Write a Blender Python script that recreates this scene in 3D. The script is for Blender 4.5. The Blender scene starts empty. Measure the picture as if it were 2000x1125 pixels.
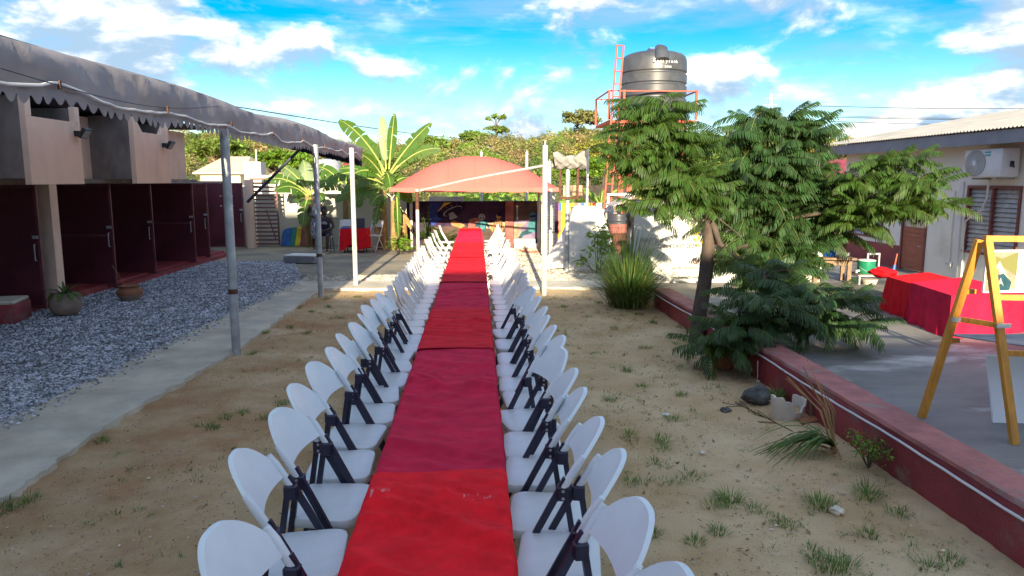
import bpy, bmesh, math, random
import numpy as np
from mathutils import Vector, Matrix
R = math.radians
scene = bpy.context.scene
COL = scene.collection
random.seed(7)
rng = np.random.default_rng(7)

# ------------------------------------------------------------------ camera
FPX, HC = 1428.0, 2.47
TH = math.atan(210.5 / FPX)
YAW = math.atan(69 * math.cos(TH) / FPX)
cam = bpy.data.cameras.new("camera")
cam.lens = 36 * FPX / 2000
cam.sensor_width = 36
cam.clip_start, cam.clip_end = 0.05, 5000
camo = bpy.data.objects.new("camera", cam)
SCL = 0.83               # layout units to metres, applied to everything at the end
camo.location = (0, 0, HC * SCL)
camo.rotation_euler = (math.pi / 2 - TH, 0, -YAW)
COL.objects.link(camo)
scene.camera = camo

# ------------------------------------------------------------------ sky and sun
SUN_EL = R(16)
SUN_AZ = R(1.5)          # light travels along +Y, a touch towards +X
world = bpy.data.worlds.new("World")
scene.world = world
world.use_nodes = True
nt = world.node_tree
nt.nodes.clear()
def wn(t, **k):
    n = nt.nodes.new(t)
    for a, b in k.items(): setattr(n, a, b)
    return n
def wm(op, a, b=None, c=None, clamp=False):
    n = wn('ShaderNodeMath', operation=op, use_clamp=clamp)
    for i, s in enumerate((a, b, c)):
        if s is None: continue
        if isinstance(s, (int, float)): n.inputs[i].default_value = s
        else: nt.links.new(s, n.inputs[i])
    return n.outputs[0]
sky = wn('ShaderNodeTexSky', sky_type='NISHITA')
sky.sun_disc = False
sky.sun_elevation = SUN_EL
sky.sun_rotation = math.pi + SUN_AZ
sky.air_density = 1.0
sky.dust_density = 0.4
sky.ozone_density = 2.5
tc = wn('ShaderNodeTexCoord')
sep = wn('ShaderNodeSeparateXYZ')
nt.links.new(tc.outputs['Generated'], sep.inputs[0])
dx, dy, dz = sep.outputs
def wnoise(scale, detail, rough, off, sc=(1, 1, 1), dist=0.0):
    mp = wn('ShaderNodeMapping')
    mp.inputs['Location'].default_value = off
    mp.inputs['Scale'].default_value = sc
    nt.links.new(tc.outputs['Generated'], mp.inputs[0])
    n = wn('ShaderNodeTexNoise')
    n.inputs['Scale'].default_value = scale
    n.inputs['Detail'].default_value = detail
    n.inputs['Roughness'].default_value = rough
    n.inputs['Distortion'].default_value = dist
    nt.links.new(mp.outputs[0], n.inputs[0])
    return n.outputs[0]
def wramp(x, a, b):
    n = wn('ShaderNodeMapRange', interpolation_type='SMOOTHSTEP')
    n.inputs[1].default_value = a; n.inputs[2].default_value = b
    nt.links.new(x, n.inputs[0])
    return n.outputs[0]
SEED = (4.3, 1.7, 0.6)
CS = (1.0, 1.0, 2.1)
big = wnoise(2.6, 2, 0.5, SEED, CS)
n1 = wnoise(6.0, 10, 0.56, SEED, CS, 0.25)
n2 = wnoise(6.0, 10, 0.56, (SEED[0], SEED[1], SEED[2] + 0.045), CS, 0.25)
wisp = wnoise(4.0, 8, 0.62, (9.0, 4.0, 2.0), (0.6, 0.6, 4.5), 0.3)
dens = wm('ADD', wm('MULTIPLY', n1, 0.75), wm('MULTIPLY', big, 0.5))
cover = wramp(dens, 0.575, 0.69)
thin = wm('MULTIPLY', wramp(wisp, 0.40, 0.70), 0.70)
hor = wm('MULTIPLY', wramp(dz, 0.20, 0.0), 0.22)
cover = wm('MAXIMUM', wm('MAXIMUM', cover, thin), hor)
lit = wramp(wm('SUBTRACT', n2, n1), -0.13, 0.045)
lit = wm('SUBTRACT', 1.0, lit)
def mixc(f, a, b):
    n = wn('ShaderNodeMix', data_type='RGBA')
    for s, v in ((n.inputs[0], f), (n.inputs[6], a), (n.inputs[7], b)):
        if isinstance(v, (tuple, float, int)): s.default_value = v
        else: nt.links.new(v, s)
    return n.outputs[2]
ccol = mixc(lit, (0.62, 0.90, 1.20, 1), (2.0, 1.98, 1.9, 1))
hs_ = wn('ShaderNodeHueSaturation')
hs_.inputs['Saturation'].default_value = 1.72
hs_.inputs['Value'].default_value = 0.33
hs_.inputs['Hue'].default_value = 0.519
nt.links.new(sky.outputs[0], hs_.inputs['Color'])
skc = mixc(cover, hs_.outputs[0], ccol)
bg = wn('ShaderNodeBackground')
bg.inputs[1].default_value = 0.15
wo = wn('ShaderNodeOutputWorld')
nt.links.new(skc, bg.inputs[0]); nt.links.new(bg.outputs[0], wo.inputs[0])

sun = bpy.data.lights.new("sun", 'SUN')
sun.energy = 2.4
sun.angle = R(0.5)
sun.color = (1.0, 0.86, 0.62)
suno = bpy.data.objects.new("sun", sun)
sd = Vector((math.sin(SUN_AZ) * math.cos(SUN_EL), math.cos(SUN_AZ) * math.cos(SUN_EL), -math.sin(SUN_EL)))
suno.rotation_euler = sd.to_track_quat('-Z', 'Y').to_euler()
suno.location = (0, -30, 20)
COL.objects.link(suno)

vs = scene.view_settings
vs.view_transform = 'Standard'; vs.look = 'None'; vs.gamma = 1; vs.use_curve_mapping = False
vs.exposure = 2.35
scene.render.engine = 'CYCLES'

# ------------------------------------------------------------------ pixel helpers (photo pixels, 2000 wide)
_f = np.array([math.sin(YAW) * math.cos(TH), math.cos(YAW) * math.cos(TH), -math.sin(TH)])
_r = np.array([math.cos(YAW), -math.sin(YAW), 0]); _u = np.cross(_r, _f)
def _ray(x, y): return _f + _r * (x - 1000) / FPX - _u * (y - 562.5) / FPX
def G(x, y, h=0.0):
    d = _ray(x, y); return Vector(np.array([0, 0, HC]) + d * (h - HC) / d[2])
def PY(x, y, Y):
    d = _ray(x, y); return Vector(np.array([0, 0, HC]) + d * Y / d[1])
def PX(x, y, X):
    d = _ray(x, y); return Vector(np.array([0, 0, HC]) + d * X / d[0])

# ------------------------------------------------------------------ materials
MATS = {}
def mat(name, col, rough=0.6, var=0.15, scale=5.0, bump=0.0, bscale=60.0, metal=0.0, spec=0.5, col2=None,
        detail=5, c3=None, s3=1.0, t3=(0.5, 0.62), stretch=(1, 1, 1), sheen=0.0, rnd=0.0, transl=0.0, island=0.0, coat=0.0):
    """procedural Principled material: two-tone noise, optional third tone in patches, bump"""
    m = bpy.data.materials.new(name); m.use_nodes = True
    t = m.node_tree; N = t.nodes; L = t.links
    b = N['Principled BSDF']
    tcn = N.new('ShaderNodeTexCoord'); mp = N.new('ShaderNodeMapping')
    mp.inputs['Scale'].default_value = stretch
    L.new(tcn.outputs['Object'], mp.inputs[0])
    def noise(s, d, r=0.6):
        n = N.new('ShaderNodeTexNoise'); n.inputs['Scale'].default_value = s
        n.inputs['Detail'].default_value = d; n.inputs['Roughness'].default_value = r
        L.new(mp.outputs[0], n.inputs[0]); return n.outputs[0]
    def mix(f, a, c, bt='MIX'):
        n = N.new('ShaderNodeMix'); n.data_type = 'RGBA'; n.blend_type = bt
        for s, v in ((n.inputs[0], f), (n.inputs[6], a), (n.inputs[7], c)):
            if isinstance(v, tuple): s.default_value = (*v, 1) if len(v) == 3 else v
            elif isinstance(v, (int, float)): s.default_value = v
            else: L.new(v, s)
        return n.outputs[2]
    def mr(x, a, c, lo=0.0, hi=1.0):
        n = N.new('ShaderNodeMapRange'); n.inputs[1].default_value = a; n.inputs[2].default_value = c
        n.inputs[3].default_value = lo; n.inputs[4].default_value = hi
        L.new(x, n.inputs[0]); return n.outputs[0]
    lo = tuple(c * (1 - var) for c in col)
    hi = col2 if col2 else tuple(min(1, c * (1 + var)) for c in col)
    c = mix(mr(noise(scale, detail), 0.35, 0.65), lo, hi)
    if c3: c = mix(mr(noise(s3, 6, 0.62), *t3), c, c3)
    if rnd:
        oi = N.new('ShaderNodeObjectInfo')
        v = mr(oi.outputs['Random'], 0, 1, 1 - rnd, 1 + rnd)
        hs = N.new('ShaderNodeHueSaturation'); L.new(v, hs.inputs['Value']); L.new(c, hs.inputs['Color']); c = hs.outputs[0]
    if island:
        ge = N.new('ShaderNodeNewGeometry')
        v = mr(ge.outputs['Random Per Island'], 0, 1, 1 - island, 1 + island)
        h = mr(ge.outputs['Random Per Island'], 0, 1, 0.5 - island * 0.06, 0.5 + island * 0.04)
        hs = N.new('ShaderNodeHueSaturation'); L.new(v, hs.inputs['Value']); L.new(h, hs.inputs['Hue']); L.new(c, hs.inputs['Color']); c = hs.outputs[0]
    L.new(c, b.inputs['Base Color'])
    b.inputs['Roughness'].default_value = rough
    b.inputs['Metallic'].default_value = metal
    b.inputs['Specular IOR Level'].default_value = spec
    if coat: b.inputs['Coat Weight'].default_value = coat
    if sheen:
        b.inputs['Sheen Weight'].default_value = sheen; b.inputs['Sheen Roughness'].default_value = 0.4
        L.new(c, b.inputs['Sheen Tint'])
    if bump:
        bn = N.new('ShaderNodeBump'); bn.inputs['Strength'].default_value = min(1, bump); bn.inputs['Distance'].default_value = 0.02
        L.new(noise(bscale, 6, 0.65), bn.inputs['Height']); L.new(bn.outputs[0], b.inputs['Normal'])
    if transl:
        tr = N.new('ShaderNodeBsdfTranslucent'); L.new(mix(0.5, c, (0.5, 0.62, 0.05)), tr.inputs[0])
        ms = N.new('ShaderNodeMixShader'); ms.inputs[0].default_value = transl
        L.new(b.outputs[0], ms.inputs[1]); L.new(tr.outputs[0], ms.inputs[2])
        L.new(ms.outputs[0], N['Material Output'].inputs[0])
    MATS[name] = m
    return m

# ------------------------------------------------------------------ mesh builder
XF = {}
class MB:
    def __init__(s): s.v = []; s.f = []; s.mi = []
    def add(s, vs, fs, m=0):
        o = len(s.v); s.v += [tuple(p) for p in vs]
        s.f += [tuple(i + o for i in q) for q in fs]; s.mi += [m] * len(fs); return s
    def box(s, x0, x1, y0, y1, z0, z1, m=0, M=None):
        p = [Vector((x, y, z)) for z in (z0, z1) for y in (y0, y1) for x in (x0, x1)]
        if M is not None: p = [M @ q for q in p]
        return s.add(p, [(0, 2, 3, 1), (4, 5, 7, 6), (0, 1, 5, 4), (2, 6, 7, 3), (0, 4, 6, 2), (1, 3, 7, 5)], m)
    def rbox(s, x0, x1, y0, y1, z0, z1, b=0.01, seg=2, m=0, M=None):
        bm = bmesh.new(); bmesh.ops.create_cube(bm, size=1)
        for q in bm.verts:
            q.co = Vector(((x0 + x1) / 2 + q.co.x * (x1 - x0), (y0 + y1) / 2 + q.co.y * (y1 - y0), (z0 + z1) / 2 + q.co.z * (z1 - z0)))
        bmesh.ops.bevel(bm, geom=bm.edges[:], offset=b, segments=seg, affect='EDGES', profile=0.5)
        s.bm(bm, m, M); bm.free(); return s
    def bm(s, bm, m=0, M=None):
        bm.verts.index_update()
        return s.add([(M @ q.co) if M is not None else q.co for q in bm.verts], [[q.index for q in f.verts] for f in bm.faces], m)
    def tube(s, pts, r, n=8, m=0, cap=True):
        pts = [Vector(p) for p in pts]; k = len(pts)
        rs = r if isinstance(r, (list, tuple)) else [r] * k
        up = Vector((0.31, 0.17, 0.93)); vs = []
        for i, p in enumerate(pts):
            t = (pts[min(i + 1, k - 1)] - pts[max(i - 1, 0)]).normalized()
            if abs(t.dot(up)) > 0.97: up = Vector((1, 0.1, 0))
            a = t.cross(up).normalized(); bq = t.cross(a)
            up = a.cross(t)
            for j in range(n):
                an = 2 * math.pi * j / n
                vs.append(p + (a * math.cos(an) + bq * math.sin(an)) * rs[i])
        fs = [(i * n + j, i * n + (j + 1) % n, (i + 1) * n + (j + 1) % n, (i + 1) * n + j) for i in range(k - 1) for j in range(n)]
        if cap: fs += [tuple(range(n))[::-1], tuple((k - 1) * n + j for j in range(n))]
        return s.add(vs, fs, m)
    def bar(s, a, b, w, h=None, m=0):
        """rectangular bar from a to b"""
        a, b = Vector(a), Vector(b); h = h or w; t = (b - a).normalized()
        up = Vector((0, 0, 1)) if abs(t.z) < 0.9 else Vector((0, 1, 0))
        x = t.cross(up).normalized(); y = x.cross(t)
        p = [q + x * i * w / 2 + y * j * h / 2 for q in (a, b) for i, j in ((-1, -1), (1, -1), (1, 1), (-1, 1))]
        return s.add(p, [(3, 2, 1, 0), (4, 5, 6, 7), (0, 1, 5, 4), (1, 2, 6, 5), (2, 3, 7, 6), (3, 0, 4, 7)], m)
    def lathe(s, prof, n=24, c=(0, 0, 0), m=0, wob=0.0):
        vs = []; k = len(prof)
        for r_, z in prof:
            for j in range(n):
                a = 2 * math.pi * j / n; rr = r_ * (1 + wob * math.sin(3 * a + z * 9))
                vs.append((c[0] + rr * math.cos(a), c[1] + rr * math.sin(a), c[2] + z))
        fs = [(i * n + j, i * n + (j + 1) % n, (i + 1) * n + (j + 1) % n, (i + 1) * n + j) for i in range(k - 1) for j in range(n)]
        fs += [tuple(range(n))[::-1], tuple((k - 1) * n + j for j in range(n))]
        return s.add(vs, fs, m)
    def grid(s, nu, nv, fn, m=0):
        vs = [fn(i / nu, j / nv) for j in range(nv + 1) for i in range(nu + 1)]
        w = nu + 1
        return s.add(vs, [(j * w + i, j * w + i + 1, (j + 1) * w + i + 1, (j + 1) * w + i) for j in range(nv) for i in range(nu)], m)
    def prism(s, pts, d, m=0):
        """polygon (3-D points) extruded by vector d"""
        pts = [Vector(p) for p in pts]; d = Vector(d); n = len(pts)
        return s.add(pts + [p + d for p in pts], [tuple(range(n))[::-1], tuple(range(n, 2 * n))] + [(i, (i + 1) % n, n + (i + 1) % n, n + i) for i in range(n)], m)
    def build(s, name, mats, parent=None, smooth=None, world=False):
        me = bpy.data.meshes.new(name)
        v = s.v
        if world and parent is not None:
            q_ = parent
            while q_.name not in XF: q_ = q_.parent
            Mi = XF[q_.name].inverted(); v = [tuple(Mi @ Vector(p)) for p in v]
        me.from_pydata(v, [], s.f)
        if not isinstance(mats, (list, tuple)): mats = [mats]
        for q in mats: me.materials.append(MATS[q] if isinstance(q, str) else q)
        if len(mats) > 1: me.polygons.foreach_set('material_index', s.mi)
        if smooth:
            me.polygons.foreach_set('use_smooth', [True] * len(me.polygons))
            me.set_sharp_from_angle(angle=R(smooth))
        me.update()
        o = bpy.data.objects.new(name, me); COL.objects.link(o)
        if parent is not None: o.parent = parent
        return o

def np_mesh(name, verts, faces, mats, parent=None, smooth=False, mi=None):
    """big mesh from numpy arrays: faces (n,k) with constant k"""
    me = bpy.data.meshes.new(name); n, k = faces.shape
    me.vertices.add(len(verts)); me.vertices.foreach_set('co', np.ascontiguousarray(verts, dtype=np.float32).ravel())
    me.loops.add(n * k); me.loops.foreach_set('vertex_index', np.ascontiguousarray(faces, dtype=np.int32).ravel())
    me.polygons.add(n); me.polygons.foreach_set('loop_start', np.arange(0, n * k, k, dtype=np.int32))
    try: me.polygons.foreach_set('loop_total', np.full(n, k, dtype=np.int32))
    except Exception: pass
    for q in (mats if isinstance(mats, (list, tuple)) else [mats]): me.materials.append(MATS[q])
    if mi is not None: me.polygons.foreach_set('material_index', np.asarray(mi, dtype=np.int32))
    me.polygons.foreach_set('use_smooth', np.full(n, bool(smooth)))
    me.update(calc_edges=True); me.validate()
    o = bpy.data.objects.new(name, me); COL.objects.link(o)
    if parent is not None: o.parent = parent
    return o

def tag(o, label, cat, group=None):
    o['label'] = label; o['category'] = cat
    if group: o['group'] = group
    return o
def thing(name, label, cat, loc=(0, 0, 0), rz=0.0, group=None):
    o = bpy.data.objects.new(name, None); COL.objects.link(o); o.empty_display_size = 0.2
    o.location = loc; o.rotation_euler = (0, 0, rz)
    XF[o.name] = Matrix.Translation(Vector(loc)) @ Matrix.Rotation(rz, 4, 'Z')
    return tag(o, label, cat, group)
def struct(o): o['kind'] = 'structure'; return o
def stuff(o, label=None, cat=None):
    o['kind'] = 'stuff'
    if label: o['label'] = label
    if cat: o['category'] = cat
    return o
def dup(root, loc, rz, label, group=None, only=None):
    r = root.copy(); COL.objects.link(r); r.location = loc; r.rotation_euler = (0, 0, rz); r['label'] = label
    if group: r['group'] = group
    for ch in list(root.children):
        c = ch.copy(); COL.objects.link(c); c.parent = r
        for g in ch.children:
            d = g.copy(); COL.objects.link(d); d.parent = c
    return r
def text(name, s, size, m, parent, M, ext=0.002, shear=0.0, spacing=1.0, align='LEFT'):
    cu_ = bpy.data.curves.new(name, 'FONT'); cu_.body = s; cu_.size = size; cu_.extrude = ext
    cu_.shear = shear; cu_.space_character = spacing; cu_.align_x = align; cu_.resolution_u = 3
    tmp = bpy.data.objects.new(name, cu_)
    me = bpy.data.meshes.new_from_object(tmp); bpy.data.objects.remove(tmp)
    me.transform(M); me.materials.clear(); me.materials.append(MATS[m])
    o = bpy.data.objects.new(name, me); COL.objects.link(o)
    if parent is not None: o.parent = parent
    return o
ORD = ['nearest', 'second', 'third', 'fourth', 'fifth', 'sixth', 'seventh', 'eighth', 'ninth', 'tenth', 'eleventh', 'twelfth',
       'thirteenth', 'fourteenth', 'fifteenth', 'sixteenth', 'seventeenth', 'eighteenth', 'nineteenth', 'twentieth',
       'twenty-first', 'twenty-second', 'twenty-third', 'twenty-fourth', 'twenty-fifth']
# ------------------------------------------------------------------ material library
mat('sand', (0.78, 0.54, 0.275), 0.95, 0.28, 1.1, 1.0, 70, col2=(0.82, 0.63, 0.38), detail=9, c3=(0.62, 0.42, 0.23), s3=0.42, t3=(0.50, 0.66), spec=0.2)
# sand: redder towards the path, dark specks, damp and mossy patches
_m = MATS['sand']; _N = _m.node_tree.nodes; _L = _m.node_tree.links; _b = _N['Principled BSDF']
_src = _b.inputs['Base Color'].links[0].from_socket
_tc = _N.new('ShaderNodeTexCoord')
def _nz(sc, d, r):
    n = _N.new('ShaderNodeTexNoise'); n.inputs['Scale'].default_value = sc; n.inputs['Detail'].default_value = d; n.inputs['Roughness'].default_value = r
    _L.new(_tc.outputs['Object'], n.inputs[0]); return n.outputs[0]
def _mr(x, a, c, hi=1.0):
    n = _N.new('ShaderNodeMapRange'); n.inputs[1].default_value = a; n.inputs[2].default_value = c; n.inputs[4].default_value = hi; _L.new(x, n.inputs[0]); return n.outputs[0]
def _mx(f, a, c):
    n = _N.new('ShaderNodeMix'); n.data_type = 'RGBA'; _L.new(f, n.inputs[0]); _L.new(a, n.inputs[6]); n.inputs[7].default_value = (*c, 1); return n.outputs[2]
def _mul(a, c):
    n = _N.new('ShaderNodeMath'); n.operation = 'MULTIPLY'; _L.new(a, n.inputs[0]); _L.new(c, n.inputs[1]); return n.outputs[0]
_sx = _N.new('ShaderNodeSeparateXYZ'); _L.new(_tc.outputs['Object'], _sx.inputs[0])
_red = _mul(_mr(_sx.outputs[0], -0.7, -2.4, 1.0), _mr(_nz(0.9, 6, .65), .40, .62))
_c = _mx(_red, _src, (0.52, 0.29, 0.14))
_c = _mx(_mr(_nz(2.2, 8, .7), .56, .68, .5), _c, (0.46, 0.35, 0.22))
_c = _mx(_mr(_nz(1.3, 7, .7), .60, .70, .45), _c, (0.30, 0.32, 0.13))
_c = _mx(_mr(_nz(38, 5, .75), .60, .66, .6), _c, (0.30, 0.19, 0.10))
_c = _mx(_mr(_nz(55, 3, .7), .65, .70, .5), _c, (0.80, 0.70, 0.52))
_L.new(_c, _b.inputs['Base Color'])
mat('concrete', (0.62, 0.56, 0.44), 0.9, 0.2, 1.6, 0.5, 50, col2=(0.72, 0.66, 0.52), c3=(0.50, 0.47, 0.39), s3=0.9, t3=(0.52, 0.7), spec=0.25)
mat('slab', (0.36, 0.33, 0.27), 0.9, 0.3, 1.0, 0.4, 40, col2=(0.38, 0.33, 0.23), c3=(0.19, 0.18, 0.16), s3=0.7, t3=(0.5, 0.65), spec=0.25)
mat('terrace', (0.22, 0.215, 0.21), 0.62, 0.35, 0.9, 0.35, 30, col2=(0.28, 0.265, 0.24), c3=(0.52, 0.51, 0.48), s3=1.1, t3=(0.55, 0.68), stretch=(0.6, 1.4, 1), spec=0.5)
mat('gravel_bed', (0.16, 0.16, 0.17), 0.95, 0.4, 25, 0.9, 60)
mat('stone', (0.40, 0.42, 0.46), 0.8, 0.3, 3, 0, island=0.75)
mat('pale_stone', (0.52, 0.46, 0.37), 0.9, 0.3, 3, 0, island=0.45)
mat('earth_crumb', (0.36, 0.24, 0.13), 0.95, 0.3, 3, 0, island=0.5)
mat('grass', (0.085, 0.18, 0.035), 0.7, 0.3, 2, 0, island=0.5, transl=0.25)
mat('tall_grass', (0.055, 0.115, 0.026), 0.6, 0.3, 2, 0, island=0.55, transl=0.25)
mat('dry_leaf', (0.26, 0.15, 0.06), 0.9, 0.3, 2, 0, island=0.6)
mat('dry_grass', (0.30, 0.27, 0.06), 0.8, 0.3, 2, 0, island=0.5, transl=0.2)
mat('red_paint', (0.27, 0.036, 0.042), 0.55, 0.22, 1.5, 0.45, 60, c3=(0.24, 0.13, 0.11), s3=2.8, t3=(0.57, 0.70))
mat('red_paint_worn', (0.42, 0.16, 0.14), 0.75, 0.25, 3.0, 0.6, 40, c3=(0.30, 0.25, 0.22), s3=2.6, t3=(0.56, 0.66))
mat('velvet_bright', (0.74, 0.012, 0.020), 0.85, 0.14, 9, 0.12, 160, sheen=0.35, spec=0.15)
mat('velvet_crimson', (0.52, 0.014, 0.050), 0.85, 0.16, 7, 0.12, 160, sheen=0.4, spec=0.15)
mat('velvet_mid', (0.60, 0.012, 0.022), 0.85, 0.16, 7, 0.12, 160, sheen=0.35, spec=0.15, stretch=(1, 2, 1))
mat('plastic_white', (0.69, 0.75, 0.76), 0.38, 0.035, 8, 0.04, 200, rnd=0.035, c3=(0.70, 0.68, 0.63), s3=5, t3=(0.6, 0.8))
mat('steel_white', (0.78, 0.76, 0.72), 0.4, 0.04, 8, 0.0, rnd=0.03)
mat('steel_navy', (0.018, 0.020, 0.045), 0.35, 0.3, 12, 0.1, 120, spec=0.5)
mat('rivet', (0.5, 0.5, 0.5), 0.35, 0.1, metal=0.8)
mat('black', (0.014, 0.014, 0.016), 0.5, 0.2)
mat('galvanised', (0.40, 0.43, 0.45), 0.5, 0.2, 6, 0.1, 80, metal=0.35, c3=(0.30, 0.27, 0.24), s3=3, t3=(0.6, 0.75))
mat('pale_steel', (0.62, 0.61, 0.55), 0.45, 0.1, 6, 0.05, metal=0.2, c3=(0.40, 0.27, 0.17), s3=3, t3=(0.66, 0.75))
mat('rust', (0.11, 0.045, 0.025), 0.85, 0.35, 9, 0.4, 80)
mat('red_steel', (0.42, 0.070, 0.030), 0.6, 0.2, 5, 0.15, 60, c3=(0.30, 0.075, 0.04), s3=3, t3=(0.6, 0.75))
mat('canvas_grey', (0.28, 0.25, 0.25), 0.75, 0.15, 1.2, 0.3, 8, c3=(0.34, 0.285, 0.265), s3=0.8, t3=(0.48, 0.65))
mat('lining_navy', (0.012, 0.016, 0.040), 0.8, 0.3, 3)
mat('canvas_salmon', (0.80, 0.135, 0.105), 0.7, 0.06, 1.2, 0.12, 20, transl=0.0)
mat('rope_white', (0.72, 0.70, 0.68), 0.5, 0.05)
mat('plaster_pink', (0.85, 0.60, 0.46), 0.9, 0.08, 1.5, 0.2, 60, c3=(0.66, 0.47, 0.36), s3=1.1, t3=(0.55, 0.75), stretch=(1, 1, 0.45))
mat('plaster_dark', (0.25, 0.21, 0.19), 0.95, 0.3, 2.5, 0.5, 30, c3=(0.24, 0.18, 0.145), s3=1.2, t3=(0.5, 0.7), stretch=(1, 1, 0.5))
mat('maroon_steel', (0.095, 0.016, 0.027), 0.5, 0.3, 1.2, 0.12, 6, c3=(0.15, 0.030, 0.045), s3=0.9, t3=(0.5, 0.7))
mat('maroon_frame', (0.16, 0.045, 0.055), 0.5, 0.25, 4)
mat('gate_brown', (0.17, 0.075, 0.07), 0.6, 0.2, 4)
mat('whitewash', (0.66, 0.63, 0.54), 0.9, 0.06, 1.2, 0.2, 50, c3=(0.50, 0.46, 0.36), s3=0.9, t3=(0.58, 0.8))
mat('house_white', (0.87, 0.84, 0.75), 0.85, 0.04, 1.2, 0.12, 60, c3=(0.62, 0.57, 0.48), s3=0.8, t3=(0.56, 0.8))
mat('roof_sheet', (0.50, 0.47, 0.41), 0.5, 0.15, 2, 0.1, metal=0.2, c3=(0.42, 0.28, 0.18), s3=0.9, t3=(0.62, 0.78))
mat('fascia_grey', (0.24, 0.25, 0.28), 0.7, 0.12, 2.5, 0.2, 50)
mat('brown_trim', (0.19, 0.055, 0.052), 0.6, 0.2, 6)
mat('door_wood', (0.36, 0.105, 0.055), 0.55, 0.18, 3, 0.2, 40, stretch=(1, 1, 6))
mat('louvre', (0.42, 0.41, 0.38), 0.25, 0.2, 4, spec=0.6)
mat('wood_yellow', (0.58, 0.25, 0.030), 0.5, 0.16, 7, 0.15, 60, stretch=(4, 4, 0.6))
mat('wood_old', (0.24, 0.16, 0.10), 0.8, 0.25, 8, 0.3, 60, stretch=(1, 5, 1))
mat('bark', (0.095, 0.068, 0.05), 0.95, 0.3, 9, 0.7, 50, stretch=(1, 1, 0.4))
mat('frond', (0.045, 0.095, 0.016), 0.55, 0.25, 3, 0, island=0.38, transl=0.30, spec=0.35)
mat('frond_shaded', (0.030, 0.072, 0.020), 0.5, 0.25, 3, 0, island=0.38, transl=0.25, spec=0.4)  # frond copy with crown shade put into its colour, partly deeper leaf green
mat('frond_rib', (0.16, 0.17, 0.05), 0.6, 0.2)
mat('banana', (0.055, 0.135, 0.013), 0.42, 0.18, 3, 0.12, 30, transl=0.32, spec=0.5, stretch=(1, 1, 1))
mat('banana_rib', (0.36, 0.40, 0.10), 0.5, 0.1)
mat('banana_trunk', (0.30, 0.19, 0.075), 0.9, 0.35, 8, 0.6, 30, c3=(0.14, 0.085, 0.04), s3=5, t3=(0.5, 0.65), stretch=(1, 1, 0.2))
mat('banana_dry', (0.34, 0.21, 0.08), 0.9, 0.3, 6, 0.3, 30)
mat('broadleaf', (0.075, 0.16, 0.022), 0.55, 0.25, 3, 0, island=0.4, transl=0.3)
mat('croton', (0.26, 0.27, 0.03), 0.5, 0.3, 3, 0, island=0.5, transl=0.25)
mat('hill_soil', (0.16, 0.13, 0.05), 1.0, 0.3, 0.08, 0.0, col2=(0.12, 0.14, 0.035))
mat('leaf_olive', (0.21, 0.21, 0.065), 0.8, 0.3, 0.1, 0, island=0.45, transl=0.15)
mat('leaf_green', (0.15, 0.23, 0.035), 0.8, 0.3, 0.1, 0, island=0.45, transl=0.2)
mat('leaf_dark', (0.07, 0.12, 0.03), 0.8, 0.3, 0.1, 0, island=0.45, transl=0.15)
mat('leaf_brown', (0.29, 0.21, 0.09), 0.85, 0.3, 0.1, 0, island=0.4, transl=0.12)
mat('leaf_yellow', (0.29, 0.28, 0.05), 0.8, 0.3, 0.1, 0, island=0.4, transl=0.2)
mat('leaf_lush', (0.14, 0.27, 0.022), 0.6, 0.25, 0.3, 0, island=0.4, transl=0.3)
mat('tank_black', (0.058, 0.063, 0.075), 0.42, 0.25, 2, 0.05, c3=(0.095, 0.09, 0.085), s3=1.2, t3=(0.5, 0.75), spec=0.55)
mat('clay', (0.30, 0.125, 0.062), 0.85, 0.18, 5, 0.3, 50)
mat('clay_pale', (0.33, 0.24, 0.18), 0.85, 0.18, 5, 0.3, 50, c3=(0.22, 0.15, 0.11), s3=4, t3=(0.5, 0.7))
mat('pot_white', (0.58, 0.52, 0.43), 0.7, 0.1, 5, 0.2, 40)
mat('rock', (0.10, 0.105, 0.10), 0.95, 0.4, 7, 0.8, 40, c3=(0.20, 0.19, 0.17), s3=6, t3=(0.55, 0.7))
mat('drape_white', (0.74, 0.70, 0.62), 0.9, 0.05, 3, 0.25, 30)
mat('rag_grey', (0.30, 0.28, 0.25), 0.95, 0.2, 5, 0.5, 30)
mat('banner', (0.62, 0.595, 0.535), 0.55, 0.015, 2)
mat('ink_grey', (0.17, 0.155, 0.135), 0.8, 0.1)
mat('ink_dark', (0.025, 0.010, 0.010), 0.8, 0.1)
mat('ink_red', (0.20, 0.014, 0.014), 0.8, 0.1)
mat('ink_brown', (0.15, 0.06, 0.04), 0.8, 0.1)
mat('ink_yellow', (0.62, 0.46, 0.02), 0.8, 0.1)
mat('blue_plastic', (0.012, 0.13, 0.55), 0.4, 0.1, 4)
mat('green_plastic', (0.012, 0.22, 0.115), 0.4, 0.1, 4)
mat('white_plain', (0.75, 0.75, 0.74), 0.5, 0.03, 4)
mat('aqua', (0.03, 0.42, 0.45), 0.5, 0.05)
mat('grille', (0.33, 0.34, 0.34), 0.5, 0.1)
mat('skin', (0.070, 0.036, 0.022), 0.5, 0.1, spec=0.4)
mat('hair', (0.010, 0.008, 0.008), 0.8, 0.2, 60, 0.5, 80)
mat('cloth_navy', (0.012, 0.016, 0.040), 0.85, 0.2, 8, 0.2, 60)
mat('cloth_print', (0.40, 0.38, 0.22), 0.85, 0.1, 14, col2=(0.42, 0.42, 0.44), c3=(0.07, 0.10, 0.36), s3=13, t3=(0.5, 0.54))
mat('sandal', (0.42, 0.34, 0.20), 0.8, 0.1)
mat('laptop', (0.020, 0.014, 0.028), 0.4, 0.1)
mat('roof_beige', (0.60, 0.50, 0.36), 0.8, 0.08, 1)
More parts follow.
